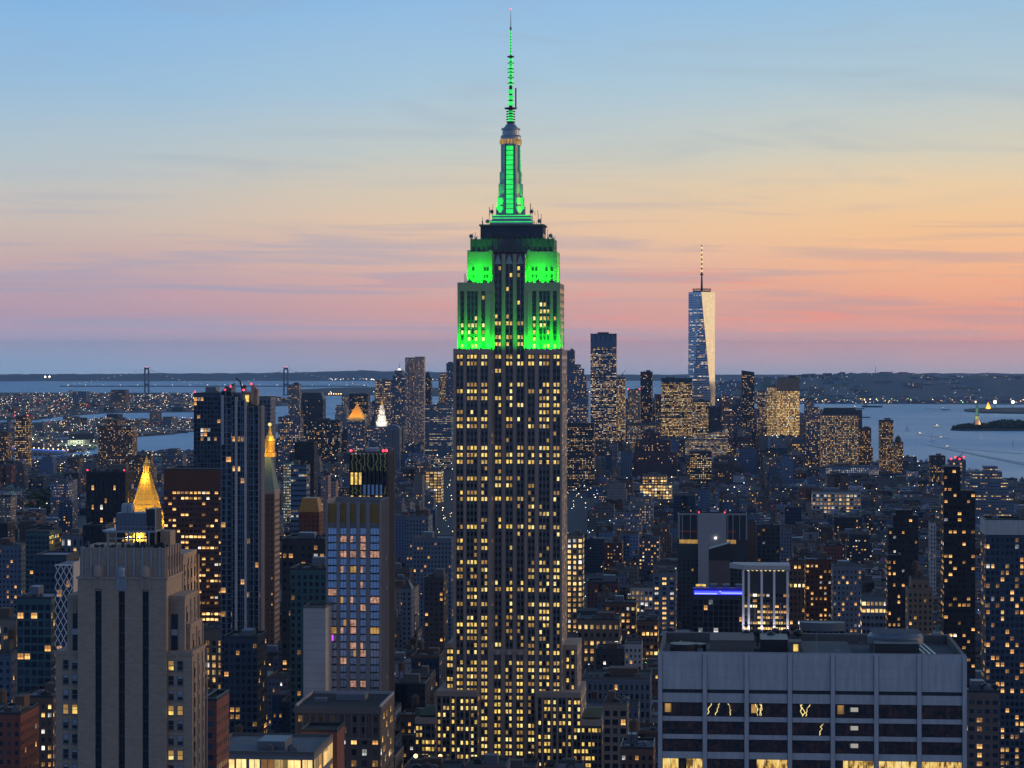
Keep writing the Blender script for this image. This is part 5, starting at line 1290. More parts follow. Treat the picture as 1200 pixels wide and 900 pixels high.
('loft_building', 'white loft building with rows of lit windows, right of the central skyscraper', 735, 765, 689, 720, 2200, 30, 'pale', dict(prob=.6, coh=.5, bay=4, fh=5, wf=.65, hf=.6, st=1.1)),
('loft_building', 'brown loft with clustered orange windows, right of the central skyscraper', 709, 745, 707, 745, 2050, 28, 'brown', dict(prob=.6, coh=.3, bay=4, fh=5, wf=.55, hf=.5, st=1.4, tank=True)),
('cornice_building', 'brick building with heavy cornice and a row of glowing arches', 676, 726, 727, 765, 1850, 40, (.17, .13, .11), dict(prob=.5, coh=.9, bay=4.6, fh=6, wf=.5, hf=.5, st=1.2)),
('loft_building', 'brick block with a bright upper row of windows, below the slim dark blue tower', 747, 771, 728, 775, 1750, 24, 'brown', dict(prob=.55, coh=.6, bay=2.8, fh=4.6, wf=.7, hf=.5, st=1.4)),
('loft_building', 'low block with pink and yellow windows right of the central skyscraper base', 698, 733, 762, 792, 1550, 26, 'dark', dict(prob=.4, coh=.2, bay=3.6, fh=4, wf=.5, hf=.5, st=1.3)),
('pale_box_building', 'pale rooftop box block among the low buildings near the office block', 732, 752, 755, 792, 1520, 18, 'pale', dict(prob=.2, gear=False)),
('long_loft_building', 'long dark roofed building with a row of small dark arches', 682, 762, 796, 830, 1380, 36, 'slate', dict(prob=.06, bay=3, fh=5, wf=.5, hf=.6)),
('masonry_building', 'tan masonry building with three columns of large dark windows at the bottom centre', 707, 735, 826, 880, 1180, 24, 'tan', dict(prob=.06, bay=4.2, fh=4.2, wf=.72, hf=.62)),
('brick_building', 'low brick building at the bottom centre beside the concrete office block', 727, 766, 878, 900, 1080, 26, 'brown', dict(prob=.2, tank=True)),
('arched_window_building', 'brick building with tall glowing yellow arched windows touching the central skyscraper', 664, 683, 628, 690, 2300, 24, 'tan', dict(prob=.85, coh=.2, bay=4.6, fh=5, wf=.55, hf=.6, st=1.4)),
('bright_office_building', 'brightly lit yellow office block in the middle distance, centre right', 750, 787, 557, 582, 4000, 34, 'tan', dict(prob=.92, coh=.1, bay=4.6, fh=4.8, wf=.82, hf=.62, st=1.3, cool=.1, steps=((0, 0, 567), (3, 6, 557)))),
('ziggurat_building', 'dark purple stepped brick mass with a few lit floors, centre right', 744, 789, 513, 560, 4850, 50, (.1, .06, .075), dict(prob=.14, coh=.3, bay=5, fh=6, steps=((-2, -4, 530), (1, 3, 515), (8, 16, 507), (13, 22, 503)))),
('loft_building', 'dark block with several yellow floors below the sloping banded glass roof', 808, 834, 530, 565, 4500, 34, 'dark', dict(prob=.5, coh=.6, bay=5, fh=5, st=1.5)),
('sloping_glass_building', 'glass building with sloping glowing banded roof near the tallest downtown tower', 803, 853, 515, 535, 5250, 50, 'glass', dict(prob=.8, coh=.7, bay=6, fh=4.5, wf=.95, hf=.5, st=.6, gloss=.4, roof='slope', cool=.4)),
('brown_cube_building', 'plain brown cube topped block right of the wide concrete cored slab', 864, 886, 613, 650, 2350, 26, 'brown', dict(prob=.0, wf=0, gear=False)),
('dark_grid_building', 'dark block with curtained dim windows right of the brown cube topped block', 887, 914, 616, 665, 2300, 26, 'dark', dict(prob=.15, bay=4, fh=4, st=.7)),
('grey_building', 'narrow pale grey block with dots of light right of the dark curtained block', 915, 928, 622, 665, 2500, 22, 'slate', dict(prob=.1)),
]
def extra_roof(root, q, H, s, kind, px1=0):
    xa, xb, ya, yb = q; m, n = (xa + xb) / 2, (ya + yb) / 2; w = xb - xa
    if kind == 'pyr': pyramid(root, q, H, H + w * .9, 'dark_metal')
    if kind == 'brass': pyramid(root, q, H, H + 16 * s, 'brass_panel', 'mansard_roof', top=.72)
    if kind == 'mansard':
        pyramid(root, q, H, H + 8 * s, 'dark_metal', 'mansard_roof', top=.8)
        q2 = (m - w * .22, m + w * .22, n - 6, n + 6)
        if w < 60: pyramid(root, q2, H + 8 * s, H + 13 * s, 'dark_metal', 'roof_cap', top=.5); b = MB(); b.box(xa + 1, xb - 1, ya - .4, ya - .003, H - 5, H - 1); b.build('lit_band', 'window_lit_dim', root)
    if kind == 'goldpyr':
        pyramid(root, q, H, H + 15 * s, 'gold', top=.08, ins=3); b = MB(); b.cyl(m, n, H + 14.5 * s, H + 19 * s, 1.6, .2, 6); b.build('finial', 'gold', root)
        for sx in (-1, 1): lamp('floodlight', 'SPOT', root, (m + sx * 30, ya - 26, H - 4), 170000, (1, .42, .05), (-sx * 30, 34, 22), spot_size=1.2, spot_blend=.6, shadow_soft_size=2)
    if kind == 'copperpyr': pyramid(root, q, H, H + 17 * s, 'copper', top=.02, ins=1)
    if kind == 'tiered':
        x = (446.5 - 449) * s
        for k, (r, y0, y1) in enumerate(((6.2, 500, 494), (4.6, 494, 487), (3.2, 487, 480), (1.9, 480, 475))):
            b = MB(); r *= s / 1.0 * .95; b.cyl(x, ya + 12, H - (y0 - 500) * s, H - (y1 - 500) * s, r, r * .95, 12)
            for j in range(12): a = 2 * math.pi * j / 12; b.bar((x + r * 1.05 * math.cos(a), ya + 12 + r * 1.05 * math.sin(a), H - (y0 - 500) * s), (x + r * 1.05 * math.cos(a), ya + 12 + r * 1.05 * math.sin(a), H - (y1 - 500) * s), 1.2)
            b.build('tiered_turret', 'white_paint', root)
        b = MB(); b.cyl(x, ya + 12, H + 25 * s, H + 31 * s, 2.5, .3, 6); b.build('finial', 'gold', root)
        for sx in (-1, 1): lamp('floodlight', 'SPOT', root, (x + sx * 28, ya - 32, H), 130000, (1, .86, .6), (-sx * 28, 40, 26), spot_size=1.1, spot_blend=.6, shadow_soft_size=2)
    if kind == 'round':
        b = MB(); r = w / 2; k = 12
        A = [(xa + r + r * math.cos(math.pi * i / k), H + r * .7 * math.sin(math.pi * i / k)) for i in range(k + 1)]
        b.quad([(x, ya, z) for x, z in reversed(A)][::-1]); b.quad([(x, yb, z) for x, z in A][::-1])
        for (x0, z0), (x1, z1) in zip(A, A[1:]): b.quad([(x0, ya, z0), (x0, yb, z0), (x1, yb, z1), (x1, ya, z1)])
        b.build('rounded_roof', 'grey_metal', root)
    if kind == 'smalldome': b = MB(); b.cyl(m, n, H, H + 6, 7, 7, 12); b.ball((m, n, H + 6), 6.5, n=10); b.cyl(m, n, H + 12, H + 17, 1.2, .2, 6); b.build('dome', 'dark_metal', root)
    if kind == 'lantern':
        b = MB(); b.cyl(m, n, H, H + 5 * s, 6, 5, 10); b.build('lantern_drum', 'white_paint', root)
        b = MB(); b.ball((m, n, H + 5 * s), 5.5, n=10, zs=1.5); b.build('glowing_dome', 'lantern_glow', root)
        b = MB(); b.cyl(m, n, H + 8 * s, H + 15 * s, 1, .2, 6); b.build('finial', 'dark_metal', root)
    if kind == 'frame':
        hh = 4 * s
        for k in range(6): b = MB(); x = xa + 1 + (w - 2) * k / 5; b.box(x - .7, x + .7, ya - .4, ya + .8, H - 8 * s, H + hh * .4); b.build('crown_post', 'dark_metal', root)
        b = MB(); b.box(xa, xb, ya - .2, yb, H, H + 2); b.build('crown_slab', 'dark_metal', root)
    if kind in ('crane', 'redcrane'):
        b = MB(); x = m + w * .2; b.bar((x, n, H), (x, n, H + 5 * s), 1.5); b.bar((x - 2 * s, n, H + 3.5 * s), (x + 3.5 * s, n, H + 9 * s), 1.0); b.build('crane', 'red_paint', root)
        if kind == 'redcrane':
            for k in range(4): beacon(root, [(xa + w * (k + .5) / 4, ya, H + 3 + 3 * (k % 2))], 2.2)
    if kind == 'grey':
        b = MB(); b.box(xa - .4, xb + .4, ya - .5, ya - .003, H - 7, H + .6); b.box(xa - .4, xa - .003, ya - .002, yb, H - 7, H + .6); b.build('blank_parapet', 'pale_concrete', root)
    if kind == 'slant': b = MB(); b.prism([(xa, ya), (xb, ya), (xb, yb), (xa, yb)], H, H, 0, zt=[H + 4 * s, H + 2 * s, H + 2 * s, H + 4 * s]); b.build('slanted_crown', 'dark_metal', root)
    if kind == 'slope':
        b = MB(); f_ = FP((.12, .17, .22), .9, .6, 6, 3, .95, .5, .3, .7, .4, top=0, seed=3)
        b.prism([(xa, ya), (xb, ya), (xb, yb), (xa, yb)], H, H + 1, 0, f_, zt=[H + .1, H + 12 * s, H + 12 * s, H + .1]); b.build('sloping_roof', ['facade'], root)
glow('lantern_glow', (1, .95, .85), 1.6)
for (kind, label, px0, px1, yt, yl, d, dp, col, kw) in TBL:
    kw = dict(kw); rf = kw.pop('roof', 'flat')
    r_, q_, H_, s_ = tower(kind, label, px0, px1, yt, yl, d, dp, col, roof='flat' if rf in ('flat', 'crane', 'redcrane', 'grey', 'frame') else 'none', **kw)
    if rf not in ('flat',): extra_roof(r_, q_, H_, s_, rf)

# -------- twisted-prism tower with antenna (tallest downtown)
def prism_tower():
    D = 6150.0; s = D / F; zg = gz(P(824, D), D); Z = lambda y: CH - (y - YE) * s - zg
    w = 31.2 * s; cx, cy = P(823.6, D), D + w / 2
    root = empty('faceted_glass_tower', (cx, cy, zg), -.11, 'tallest downtown tower, tapering glass facets with one bright pale side and a needle antenna', 'skyscraper')
    h = w / 2; z0, z1 = 55.0, Z(342)
    base = [(-h, -h), (h, -h), (h, h), (-h, h)]
    topv = [(0, -h * 1.0), (h, 0), (0, h), (-h, 0)]
    fp = FP((.36, .50, .68), .28, .8, 4.5, 4.4, .95, .4, .9, 1.15, .75, top=6, seed=17)
    fp_sunset = FP((.85, .80, .66), .02, .5, 4.5, 4.4, .0, .3, 1.0, .8, .5, top=6, seed=18)  # pale base colour puts the western sky's reflection into one facet
    b = MB(); b.box(-h, h, -h, h, 0, z0, 0, fp); b.build('podium', ['facade'], root)
    g = lambda z: (z1 - 6 - z) / 4.4
    b = MB(); tri = []
    for i in range(4):
        a, c = base[i], base[(i + 1) % 4]; t = topv[i]; pv = topv[(i - 1) % 4]
        uvt = [(i * 99, g(z0)), (i * 99 + 14, g(z0)), (i * 99 + 7, g(z1))]
        b.quad([(a[0], a[1], z0), (c[0], c[1], z0), (t[0], t[1], z1)], 0, fp, uvt)
        b2 = fp_sunset if i == 1 else fp
        b.quad([(pv[0], pv[1], z1), (a[0], a[1], z0), (t[0], t[1], z1)], 0, b2, [(i * 99 + 50, g(z1)), (i * 99 + 57, g(z0)), (i * 99 + 64, g(z1))])
    b.quad([(x, y, z1) for x, y in topv]); b.build('glass_facets', ['facade'], root)
    b = MB(); b.cyl(0, 0, z1, z1 + 3.5, h * .62, h * .62, 20)
    for k in range(20): a = 2 * math.pi * k / 20; b.bar((h * .66 * math.cos(a), h * .66 * math.sin(a), z1), (h * .66 * math.cos(a), h * .66 * math.sin(a), z1 + 8), .8)
    b.cyl(0, 0, z1 + 7, z1 + 8.6, h * .72, h * .72, 20); b.build('roof_ring', 'brick_brown', root)
    b = MB(); b.cyl(0, 0, z1, Z(322), 3.2, 1.8, 8); b.cyl(0, 0, Z(322), Z(320), 4, 4, 8); b.cyl(0, 0, Z(320), Z(286), 1.6, .9, 8); b.build('antenna', 'dark_metal', root)
    for k in range(6):
        z = Z(318 - 5.4 * k); b = MB(); b.cyl(0, 0, z, z + 4.5, 2.1, 2.1, 6); b.build('antenna_light', 'window_lit_pale', root)
    FOOT.append((808, 839, 285, 480, D, cx, cy, zg, w, w, .11))
prism_tower()

# -------- centre right cluster: concrete-cored slab, neon terrace, columned building
def cluster():
    r, q, H, s = tower('concrete_cored_slab', 'wide dark slab with a blank concrete core in the middle and amber terraces, centre right', 794, 875, 603.5, 742, 2250, 26, 'dark', .03, 0, 4, 4, .5, .5, top=40, cat='apartment tower', gear=False)
    xa, xb, ya, yb = q; U = lambda px: xa + (px - 794) * s; Z = lambda y: H - (y - 603.5) * s
    b = MB(); b.box(U(818), U(851), ya - 4, ya - .003, 0, H + 1.5); b.build('concrete_core', 'concrete', r)
    for (p, w_) in ((794.3, 2), (799, 1), (808.5, .7), (816.8, .9), (852, .9), (858, 1), (866, .7), (873.5, 1.4)):
        b = MB(); b.box(U(p), U(p) + w_, ya - 1.4, ya - .003, Z(632), H + .8); b.build('frame_post', 'steel_trim', r)
    b = MB(); b.box(U(794), U(817.8), ya - 1.5, ya - .6, H, H + 1.2); b.box(U(851.2), U(875), ya - 1.5, ya - .6, H, H + 1.2); b.build('frame_beam', 'steel_trim', r)
    for (a, c) in ((796, 817.5), (851.5, 862)):
        b = MB(); b.box(U(a), U(c), ya - 1.0, ya - .004, Z(637), Z(632.5)); b.build('amber_terrace', 'window_lit_dim', r)
        b = MB(); b.box(U(a), U(c), ya - 1.0, ya - .004, Z(624), Z(621.5)); b.build('rust_band', 'red_paint', r)
    beacon(r, [(U(819), ya - 3, H + 2.6), (U(849), ya - 3, H + 2.6)], .9)
    b = MB(); b.ball((U(838.5), ya - 4.6, Z(630)), .9, n=8); b.build('wall_light', 'white_light', r)
    r, q, H, s = tower('brown_stack_building', 'brown blank block with a dark slanted top, right above the blue neon terrace', 830.5, 856, 657, 690, 1950, 20, (.15, .12, .11), 0, wf=0, gear=False, roof='none')
    xa, xb, ya, yb = q
    b = MB(); b.prism([(xa, ya), (xb, ya), (xb, yb), (xa, yb)], H, H, 0, zt=[H + 9, H + 14, H + 14, H + 9]); b.build('slanted_top', 'dark_metal', r)
    r, q, H, s = tower('neon_terrace_building', 'glass building with a glowing blue neon terrace along its roof edge', 812, 878, 699, 745, 1750, 26, 'dglass', .14, .2, 3.6, 4, .85, .8, .4, 1.2, .3, cat='building', gear=False)
    xa, xb, ya, yb = q
    b = MB(); b.box(xa, xb, ya + .6, ya + 3, H, H + 6.0); b.build('terrace_screen', 'neon_screen', r)
    for (a, c, zz_) in ((.03, .43, 1.6), (.47, .50, 3), (.5, .93, 2.0)):
        b = MB(); b.box(xa + (xb - xa) * a, xa + (xb - xa) * c, ya - .1, ya + .3, H + zz_, H + zz_ + .8); b.build('neon_tube', 'neon_tube', r)
    b = MB(); b.box(xa + 1, xb - 1, ya + .02, ya + .1, H + 1.3, H + 3.9); b.build('neon_strip', 'blue_neon', r)
    rr = random.Random(3)
    for k in range(4):
        x = xa + 3 + 9 * k; b = MB(); b.box(x, x + 5, ya + 7, ya + 12, H, H + 8); b.build('roof_pavilion', 'grey_metal', r)
    b = MB(); b.box(xa + 2, xa + 9, ya + 6.8, ya + 6.99, H + 6.5, H + 7.9); b.build('lit_room', 'window_lit', r)
    # columned building: polygon crown on slender white columns
    r, q, H, s = tower('columned_building', 'dark glass building wrapped in tall floodlit white columns under a pale angular roof', 872, 923, 668, 742, 1650, 24, 'dark', .58, .7, 3.0, 3.7, .9, .45, .3, 1.7, .1, top=15, cat='office building', gear=False, roof='none')
    xa, xb, ya, yb = q; U = lambda px: xa + (px - 872) * s
    b = MB(); b.prism([(U(855), ya + 14), (U(876), ya - 2.6), (xb + 1.6, ya - 2.6), (xb + 1.6, yb), (U(860), yb)], H, H + 3.2, 0); b.build('angular_roof', 'pale_concrete', r)
    b = MB()
    for k in range(9): b.box(U(872) + 2 + 2.9 * k, U(872) + 3.4 + 2.9 * k, ya - 2.2, ya - 1.6, H - .45, H - .05)
    b.build('soffit_light', 'window_lit_pale', r)
    for p in (871, 877.5, 892.5, 907, 922.5):
        b = MB(); b.box(U(p) - .75, U(p) + .75, ya - 2.0, ya - .6, 0, H - .5); b.build('column', 'white_paint', r)
        lamp('column_light', 'SPOT', r, (U(p), ya - 4.5, H - 44), 9000, (.95, .88, 1), (0, 2.4, 16), spot_size=.9, spot_blend=1, shadow_soft_size=.3)
    for p in (884.7, 899.5, 914.5):
        b = MB(); b.box(U(p) - .3, U(p) + .3, ya - 1.6, ya - .7, 0, H - 22); b.build('mullion_post', 'steel_trim', r)
    r, q, H, s = tower('curved_glass_pavilion', 'low curved glass pavilion with pale rim behind the office block roof', 938, 990, 731, 745, 1420, 20, 'glass', .1, .2, 3, 4, .8, .7, .5, roof='none', gear=False)
    xa, xb, ya, yb = q; b = MB(); n = 16; m = (xa + xb) / 2
    A = [(xa + (xb - xa) * k / n, ya - 4 * math.sin(math.pi * k / n)) for k in range(n + 1)] + [(xb, ya + 5), (xa, ya + 5)]
    b.prism(A, H - 4, H + .8, 0); b.build('curved_rim', 'grey_metal', r)
glow('neon_screen', (.02, .02, .6), .35); glow('neon_tube', (.35, .4, 1), 1.6)
cluster()

# -------- lattice tower by the tan tower
def lattice():
    D = 1000.0
    r, q, H, s = tower('lattice_tower', 'tower wrapped in a pale diamond lattice beside the left edge of the tan tower', 64.5, 85, 662, 770, D, 20, 'dglass', .22, .1, 3.4, 3.8, .5, .7, .3, 1.4, .1, roof='none', gear=False)
    xa, xb, ya, yb = q; b = MB(); n = 3; w = (xb - xa) / n; z = H
    while z > H - 90:
        for k in range(n):
            x = xa + w * k
            b.bar((x, ya - .35, z), (x + w, ya - .35, z - w * 1.9), .26); b.bar((x + w, ya - .35, z), (x, ya - .35, z - w * 1.9), .26)
        z -= w * 1.9
    b.bar((xa, ya - .35, H), (xb, ya - .35, H), .45); b.build('diamond_lattice', 'white_paint', r)
    b = MB(); b.box(xb + .003, xb + .4, ya, yb, 0, H + 1); b.build('side_wall', 'pale_concrete', r)
lattice()

# ------------------------------------------------------------------ small terrace building with three bright lamps
def lamp_terrace():
    r, q, H, s = tower('terrace_building', 'low roof terrace with three bright lamps at the bottom, left of the central skyscraper', 480, 522, 894, 900, 1120, 16, 'brown', .3, .2, tank=False, gear=False)
    xa, xb, ya, yb = q
    for k, (px, lab) in enumerate(((487, 'bright lamp on a post at the left end of the roof terrace'), (503, 'bright lamp on a post in the middle of the roof terrace'), (516, 'bright lamp on a post at the right end of the roof terrace'))):
        x, y = P(px, 1119), 1119 - (px - 480) * s * ST
        o = empty('terrace_lamp', (x, y + 1.2, H + gz(x, y)), -TH, lab, 'lamp', 'lamps on the roof terrace')
        b = MB(); b.cyl(0, 0, 0, 2.6 - .8 * (k == 1), .09, .07, 6); b.build('post', 'dark_metal', o)
        b = MB(); b.ball((0, 0, 3.0 - .8 * (k == 1)), 1.0, n=8); b.build('lamp_head', 'street_light', o)
        lamp('lamp_light', 'POINT', o, (0, 0, 3.9), 500, (1, .62, .25), shadow_soft_size=.3)
lamp_terrace()

def street_lamps():
    proto = None
    for k in range(16):
        a = -211 + (11 if k % 2 else -11); b_ = 1440 + 30 * (k // 2) * 1.4 + 10 * (k % 2)
        x, y = a * CT + b_ * ST, -a * ST + b_ * CT
        if proto is None:
            o = proto = empty('street_lamp', (0, 0, 0), 0, 'amber street lamp standing along the avenue canyon left of the central skyscraper', 'street lamp', 'street lamps along the avenue')
            m = MB(); m.cyl(0, 0, 0, 9, .12, .08, 6); m.bar((0, 0, 9), (1.6, 0, 9.4), .12); m.build('post', 'dark_metal', o)
            m = MB(); m.ball((1.7, 0, 9.2), .5, n=6); m.build('lamp_head', 'street_light', o)
            lamp('lamp_light', 'POINT', o, (1.7, 0, 8.4), 2600, (1, .58, .22), shadow_soft_size=.3)
        else:
            o = proto.copy(); COL.objects.link(o)
            for ch in proto.children:
                c = ch.copy(); COL.objects.link(c); c.parent = o
        o.location = (x, y, gz(x, y) + 1.5); o.rotation_euler = (0, 0, -TH if k % 2 == 0 else math.pi - TH)
street_lamps()

# ------------------------------------------------------------------ the ordinary city between the named buildings
def filler():
    rr = random.Random(77)
    rects = []
    for (p0, p1, yt, yl, d, cx, cy, zg, w, dp, a) in FOOT:
        rects.append((cx, cy, w / 2 + 3, dp / 2 + 3, p0, p1, yt, yl, d))
    B = []
    AV = [-2150, -1950, -1760, -1560, -1370, -1180, -990, -860, -730, -600, -470, -340, -211, 69, 349, 629, 909, 1189, 1469, 1750, 2030]
    b0 = 900.0
    while b0 < 8400:
        street = 80.0 if b0 < 2500 else 76.0
        for a0, a1 in zip(AV, AV[1:]):
            A0, A1 = (a0 + 13, a1 - 13) if b0 < 1700 else (a0 + 7.5, a1 - 7.5)
            for row in (0, 1):
                yb0 = b0 + 8 + row * 32.5; a = A0
                while a < A1 - 6:
                    far = b0 > 3200
                    wd = rr.uniform(13, 34) * (1.25 if far else 1); wd = min(wd, A1 - a)
                    if A1 - a - wd < 8: wd = A1 - a
                    dp = rr.uniform(24, 31.5); off = 0 if row == 0 else 31.5 - dp
                    ca, cb = a + wd / 2, yb0 + off + dp / 2
                    x, y = ca * CT + cb * ST, -ca * ST + cb * CT
                    a += wd
                    if y < 880 or abs(x) > .2078 * y + 60: continue
                    px = 600 + x / y * F; pyg = YE + (CH - gz(x, y)) / y * F
                    if pyg < interp(SHORE, px) + (2 if px > 900 else 1.2): continue
                    if 28 < px < 64 and 574 < pyg < 606: continue
                    u = rr.random()
                    if y < 1600: h = rr.uniform(38, 82)
                    elif y < 2400: h = rr.uniform(24, 58) if u > .08 else rr.uniform(60, 85)
                    elif y < 3500: h = rr.uniform(18, 46) if u > .07 else rr.uniform(50, 82)
                    elif y < 4800: h = rr.uniform(15, 36) if u > .06 else rr.uniform(42, 78)
                    elif y < 5500: h = rr.uniform(20, 52) if u > .08 else rr.uniform(55, 85)
                    else: h = rr.uniform(35, 95) if u > .15 else rr.uniform(95, 150)
                    if px < 400 and y > 3500: h = rr.uniform(11, 24) if u > .07 else rr.uniform(36, 56)
                    if px < 330 and y > 5000: h = rr.uniform(7, 13)
                    if px > 1010 and y > 2600: h = min(h, rr.uniform(14, 34))
                    if px > 1060: h = min(h, 42)
                    ok = True
                    dd = math.hypot(wd, dp) / 2
                    pl, pr = px - wd / 2 / y * F, px + wd / 2 / y * F + (px < 880) * dp * .1 / y * F
                    for (hx, hy, hw_, hd, p0, p1, yt, yl, d) in rects:
                        if abs(x - hx) < hw_ + wd / 2 and abs(y - hy) < hd + dp / 2: ok = False; break
                        if y < d and pr > p0 and pl < p1:
                            hmax = CH - gz(x, y) - (yl - YE) / F * (y - dp / 2)
                            if h > hmax: h = hmax - rr.uniform(0, 6)
                            if h < 9: ok = False; break
                    if not ok: continue
                    if pyg > 900:                       # keep the front rows below the lower edge of the view they have in the photograph
                        h = min(h, CH - (rr.uniform(770, 860) - YE) / F * y)
                        if h < 12: continue
                    B.append([x, y, wd, dp, h, px])
        b0 += street
    # what each shows: painter's pass on a coarse raster
    NX, NY = 1200, 500; cov = np.zeros((NY, NX), bool)
    items = [(y - dp / 2, 'f', i) for i, (x, y, w, dp, h, px) in enumerate(B)] + [(r[8], 'h', i) for i, r in enumerate(rects)]
    vis = [0] * len(B); ctr = [None] * len(B)
    for (d, k, i) in sorted(items):
        if k == 'h':
            _, _, _, _, p0, p1, yt, yl, dd = rects[i]; ya, yb_ = max(yt, 400), 900
            xa, xb = p0, p1
        else:
            x, y, w, dp, h, px = B[i]; yn = y - dp / 2
            xa, xb = px - w / 2 / y * F, px + w / 2 / y * F; zg = gz(x, y)
            ya, yb_ = YE + (CH - zg - h) / (y + dp / 2) * F, YE + (CH - zg) / yn * F
        xa, xb, ya, yb_ = int(max(0, xa)), int(min(NX, xb + 1)), int(max(0, ya - 400)), int(min(NY, max(0, yb_ - 400)))
        if xb <= xa or yb_ <= ya: continue
        sub = cov[ya:yb_, xa:xb]
        if k == 'f':
            vis[i] = int((~sub).sum())
            if vis[i]: 
                q = np.argwhere(~sub).mean(axis=0); ctr[i] = (xa + q[1], ya + q[0] + 400)
        cov[ya:yb_, xa:xb] = True
    order = sorted([i for i in range(len(B)) if vis[i] > 0], key=lambda i: -vis[i])
    N = 292
    LM = [('the tan brick tower', 150, 760), ('the golden pyramid roof', 172, 575), ('the dark reddish slab', 226, 640), ('the finned glass tower', 285, 650), ('the pale blank tower', 368, 760), ('the blue windowed tower', 420, 700),
          ('the black finned tower top', 432, 560), ('the central skyscraper', 530, 620), ('the central skyscraper', 665, 620), ('the central skyscraper base', 500, 860), ('the central skyscraper base', 700, 860), ('the bright yellow office block', 768, 572), ('the purple ziggurat mass', 766, 530),
          ('the blue neon terrace', 845, 694), ('the concrete cored slab', 835, 620), ('the columned building', 897, 700), ('the white framed loft', 980, 590), ('the concrete office block', 950, 745), ('the tall black tower', 1122, 660), ('the stepped riverside block', 1160, 572),
          ('the grey parapet tower', 1178, 640), ('the slim waterfront tower', 1039, 522), ('the mansard crowned tower', 984, 520), ('the gold pyramid courthouse', 416, 500), ('the black featureless tower', 356, 550), ('the black twin topped block', 1060, 660), ('the amber columned brick building', 960, 690),
          ('the broad apartment slab', 135, 525), ('the lattice tower', 75, 700), ('the park trees', 46, 590), ('the green banded tower', 350, 580), ('the slim dark blue tower', 778, 700), ('the rippled silver tower', 486, 500), ('the arched yellow windows', 674, 655), ('the round topped slab', 461, 530)]
    KINDS = [('brown', 'brown brick', 'brick_building'), ('red', 'red brick', 'brick_building'), ('tan', 'tan masonry', 'masonry_building'), ('grey', 'grey stone', 'stone_building'), ('slate', 'bluish grey', 'apartment_building'), ('dark', 'dark', 'office_building'),
             ('beige', 'beige stone', 'stone_building'), ('dglass', 'dark glass', 'glass_building'), ('slate', 'bluish grey', 'loft_building'), ('pale', 'pale', 'loft_building'), ('brown', 'brown brick', 'apartment_building'), ('tan', 'tan brick', 'brick_building')]
    group_s = {}
    stuff = MB(); recs = []
    def params(i):
        x, y, w, dp, h, px = B[i]; r = random.Random(i * 13 + 1)
        ci = r.randrange(len(KINDS)); col = COLR[KINDS[ci][0]]; v = r.uniform(.5, 1.2); col = (col[0] * v * .85, col[1] * v, col[2] * v * 1.2)
        lit = r.choice([0.03, .08, .1, .16, .2, .28, .42]); coh = r.choice([0, .1, .2, .6])
        far = y > 4300
        if y < 1700: lit *= .8
        fp = FP(col, lit, coh, r.uniform(2.4, 3.6) * (1.15 if far else 1), r.uniform(3.2, 4.2) * (1.1 if far else 1), r.uniform(.30, .5), r.uniform(.32, .48), .45 if ci == 7 else 0, r.uniform(1.1, 1.9) * (1.15 if far else 1), r.uniform(.1, .5) * (1.3 if far or px < 400 else 1), 1.6, seed=r.random() * 50)
        return r, ci, fp, lit
    for n, i in enumerate(order):
        x, y, w, dp, h, px = B[i]; zg = gz(x, y); r, ci, fp, lit = params(i)
        setback = r.random() < .3 and h > 38
        tank = r.random() < .45 and y < 3600
        if n < N:
            root = empty(KINDS[ci][2], (x, y, zg), -TH, None, 'building', 'ordinary city buildings seen between the landmarks')
            b = MB(); 
            if setback:
                b.box(-w / 2, w / 2, -dp / 2, dp / 2, 0, h - 9, 0, fp); b.box(-w / 2 + 2.5, w / 2 - 2.5, -dp / 2 + 3, dp / 2 - 1, h - 9, h, 0, fp, off=5); w2, d2 = w - 5, dp - 5
            elif r.random() < .35 and w > 20:          # light court cut into the front
                c = w * .14; q = dp * .35
                b.prism([(-w / 2, -dp / 2), (-c, -dp / 2), (-c, -dp / 2 + q), (c, -dp / 2 + q), (c, -dp / 2), (w / 2, -dp / 2), (w / 2, dp / 2), (-w / 2, dp / 2)], 0, h, 0, fp); w2, d2 = w, dp
            else: b.box(-w / 2, w / 2, -dp / 2, dp / 2, 0, h, 0, fp); w2, d2 = w, dp
            b.build('body', ['facade'], root)
            b = MB(); t = .5; hh = r.choice([.9, 1.2, 1.8]); X, Y_ = w2 / 2, d2 / 2
            yo = 1 if setback else 0
            b.box(-X - .2, X + .2, -Y_ + yo - .3, -Y_ + yo + t, h, h + hh); b.box(-X, X, Y_ + yo - t, Y_ + yo, h, h + hh); b.box(-X, -X + t, -Y_ + yo + t, Y_ + yo - t, h, h + hh); b.box(X - t, X, -Y_ + yo + t, Y_ + yo - t, h, h + hh)
            b.build('parapet', r.choice(['dim_stone', 'dim_stone', 'brick_brown', 'dark_metal']), root)
            if y < 5200: roof_gear(root, w2 * .9, d2 * .8, h, r, tank=tank)
            cx, cyy = ctr[i]
            best = min(LM, key=lambda L: math.hypot(cx - L[1], (cyy - L[2]) * 1.2)); dx, dy = cx - best[1], cyy - best[2]
            ver = '' if abs(dy) < abs(dx) * .45 else ('below' if dy > 0 else 'above'); hor = '' if abs(dx) < abs(dy) * .45 else ('right' if dx > 0 else 'left')
            rel = (ver + ' ' + (hor + ' of' if hor else '')).strip() if ver else hor + ' of'
            if best[0].startswith('the central skyscraper'): rel = 'left of' if cx < 595 else 'right of'
            size = 'low' if h < 24 else 'medium' if h < 48 else 'tall'
            litw = 'unlit' if lit < .05 else 'dim' if lit < .12 else 'half-lit' if lit < .22 else 'bright'
            key = (size, KINDS[ci][1], litw, tank, rel, best[0])
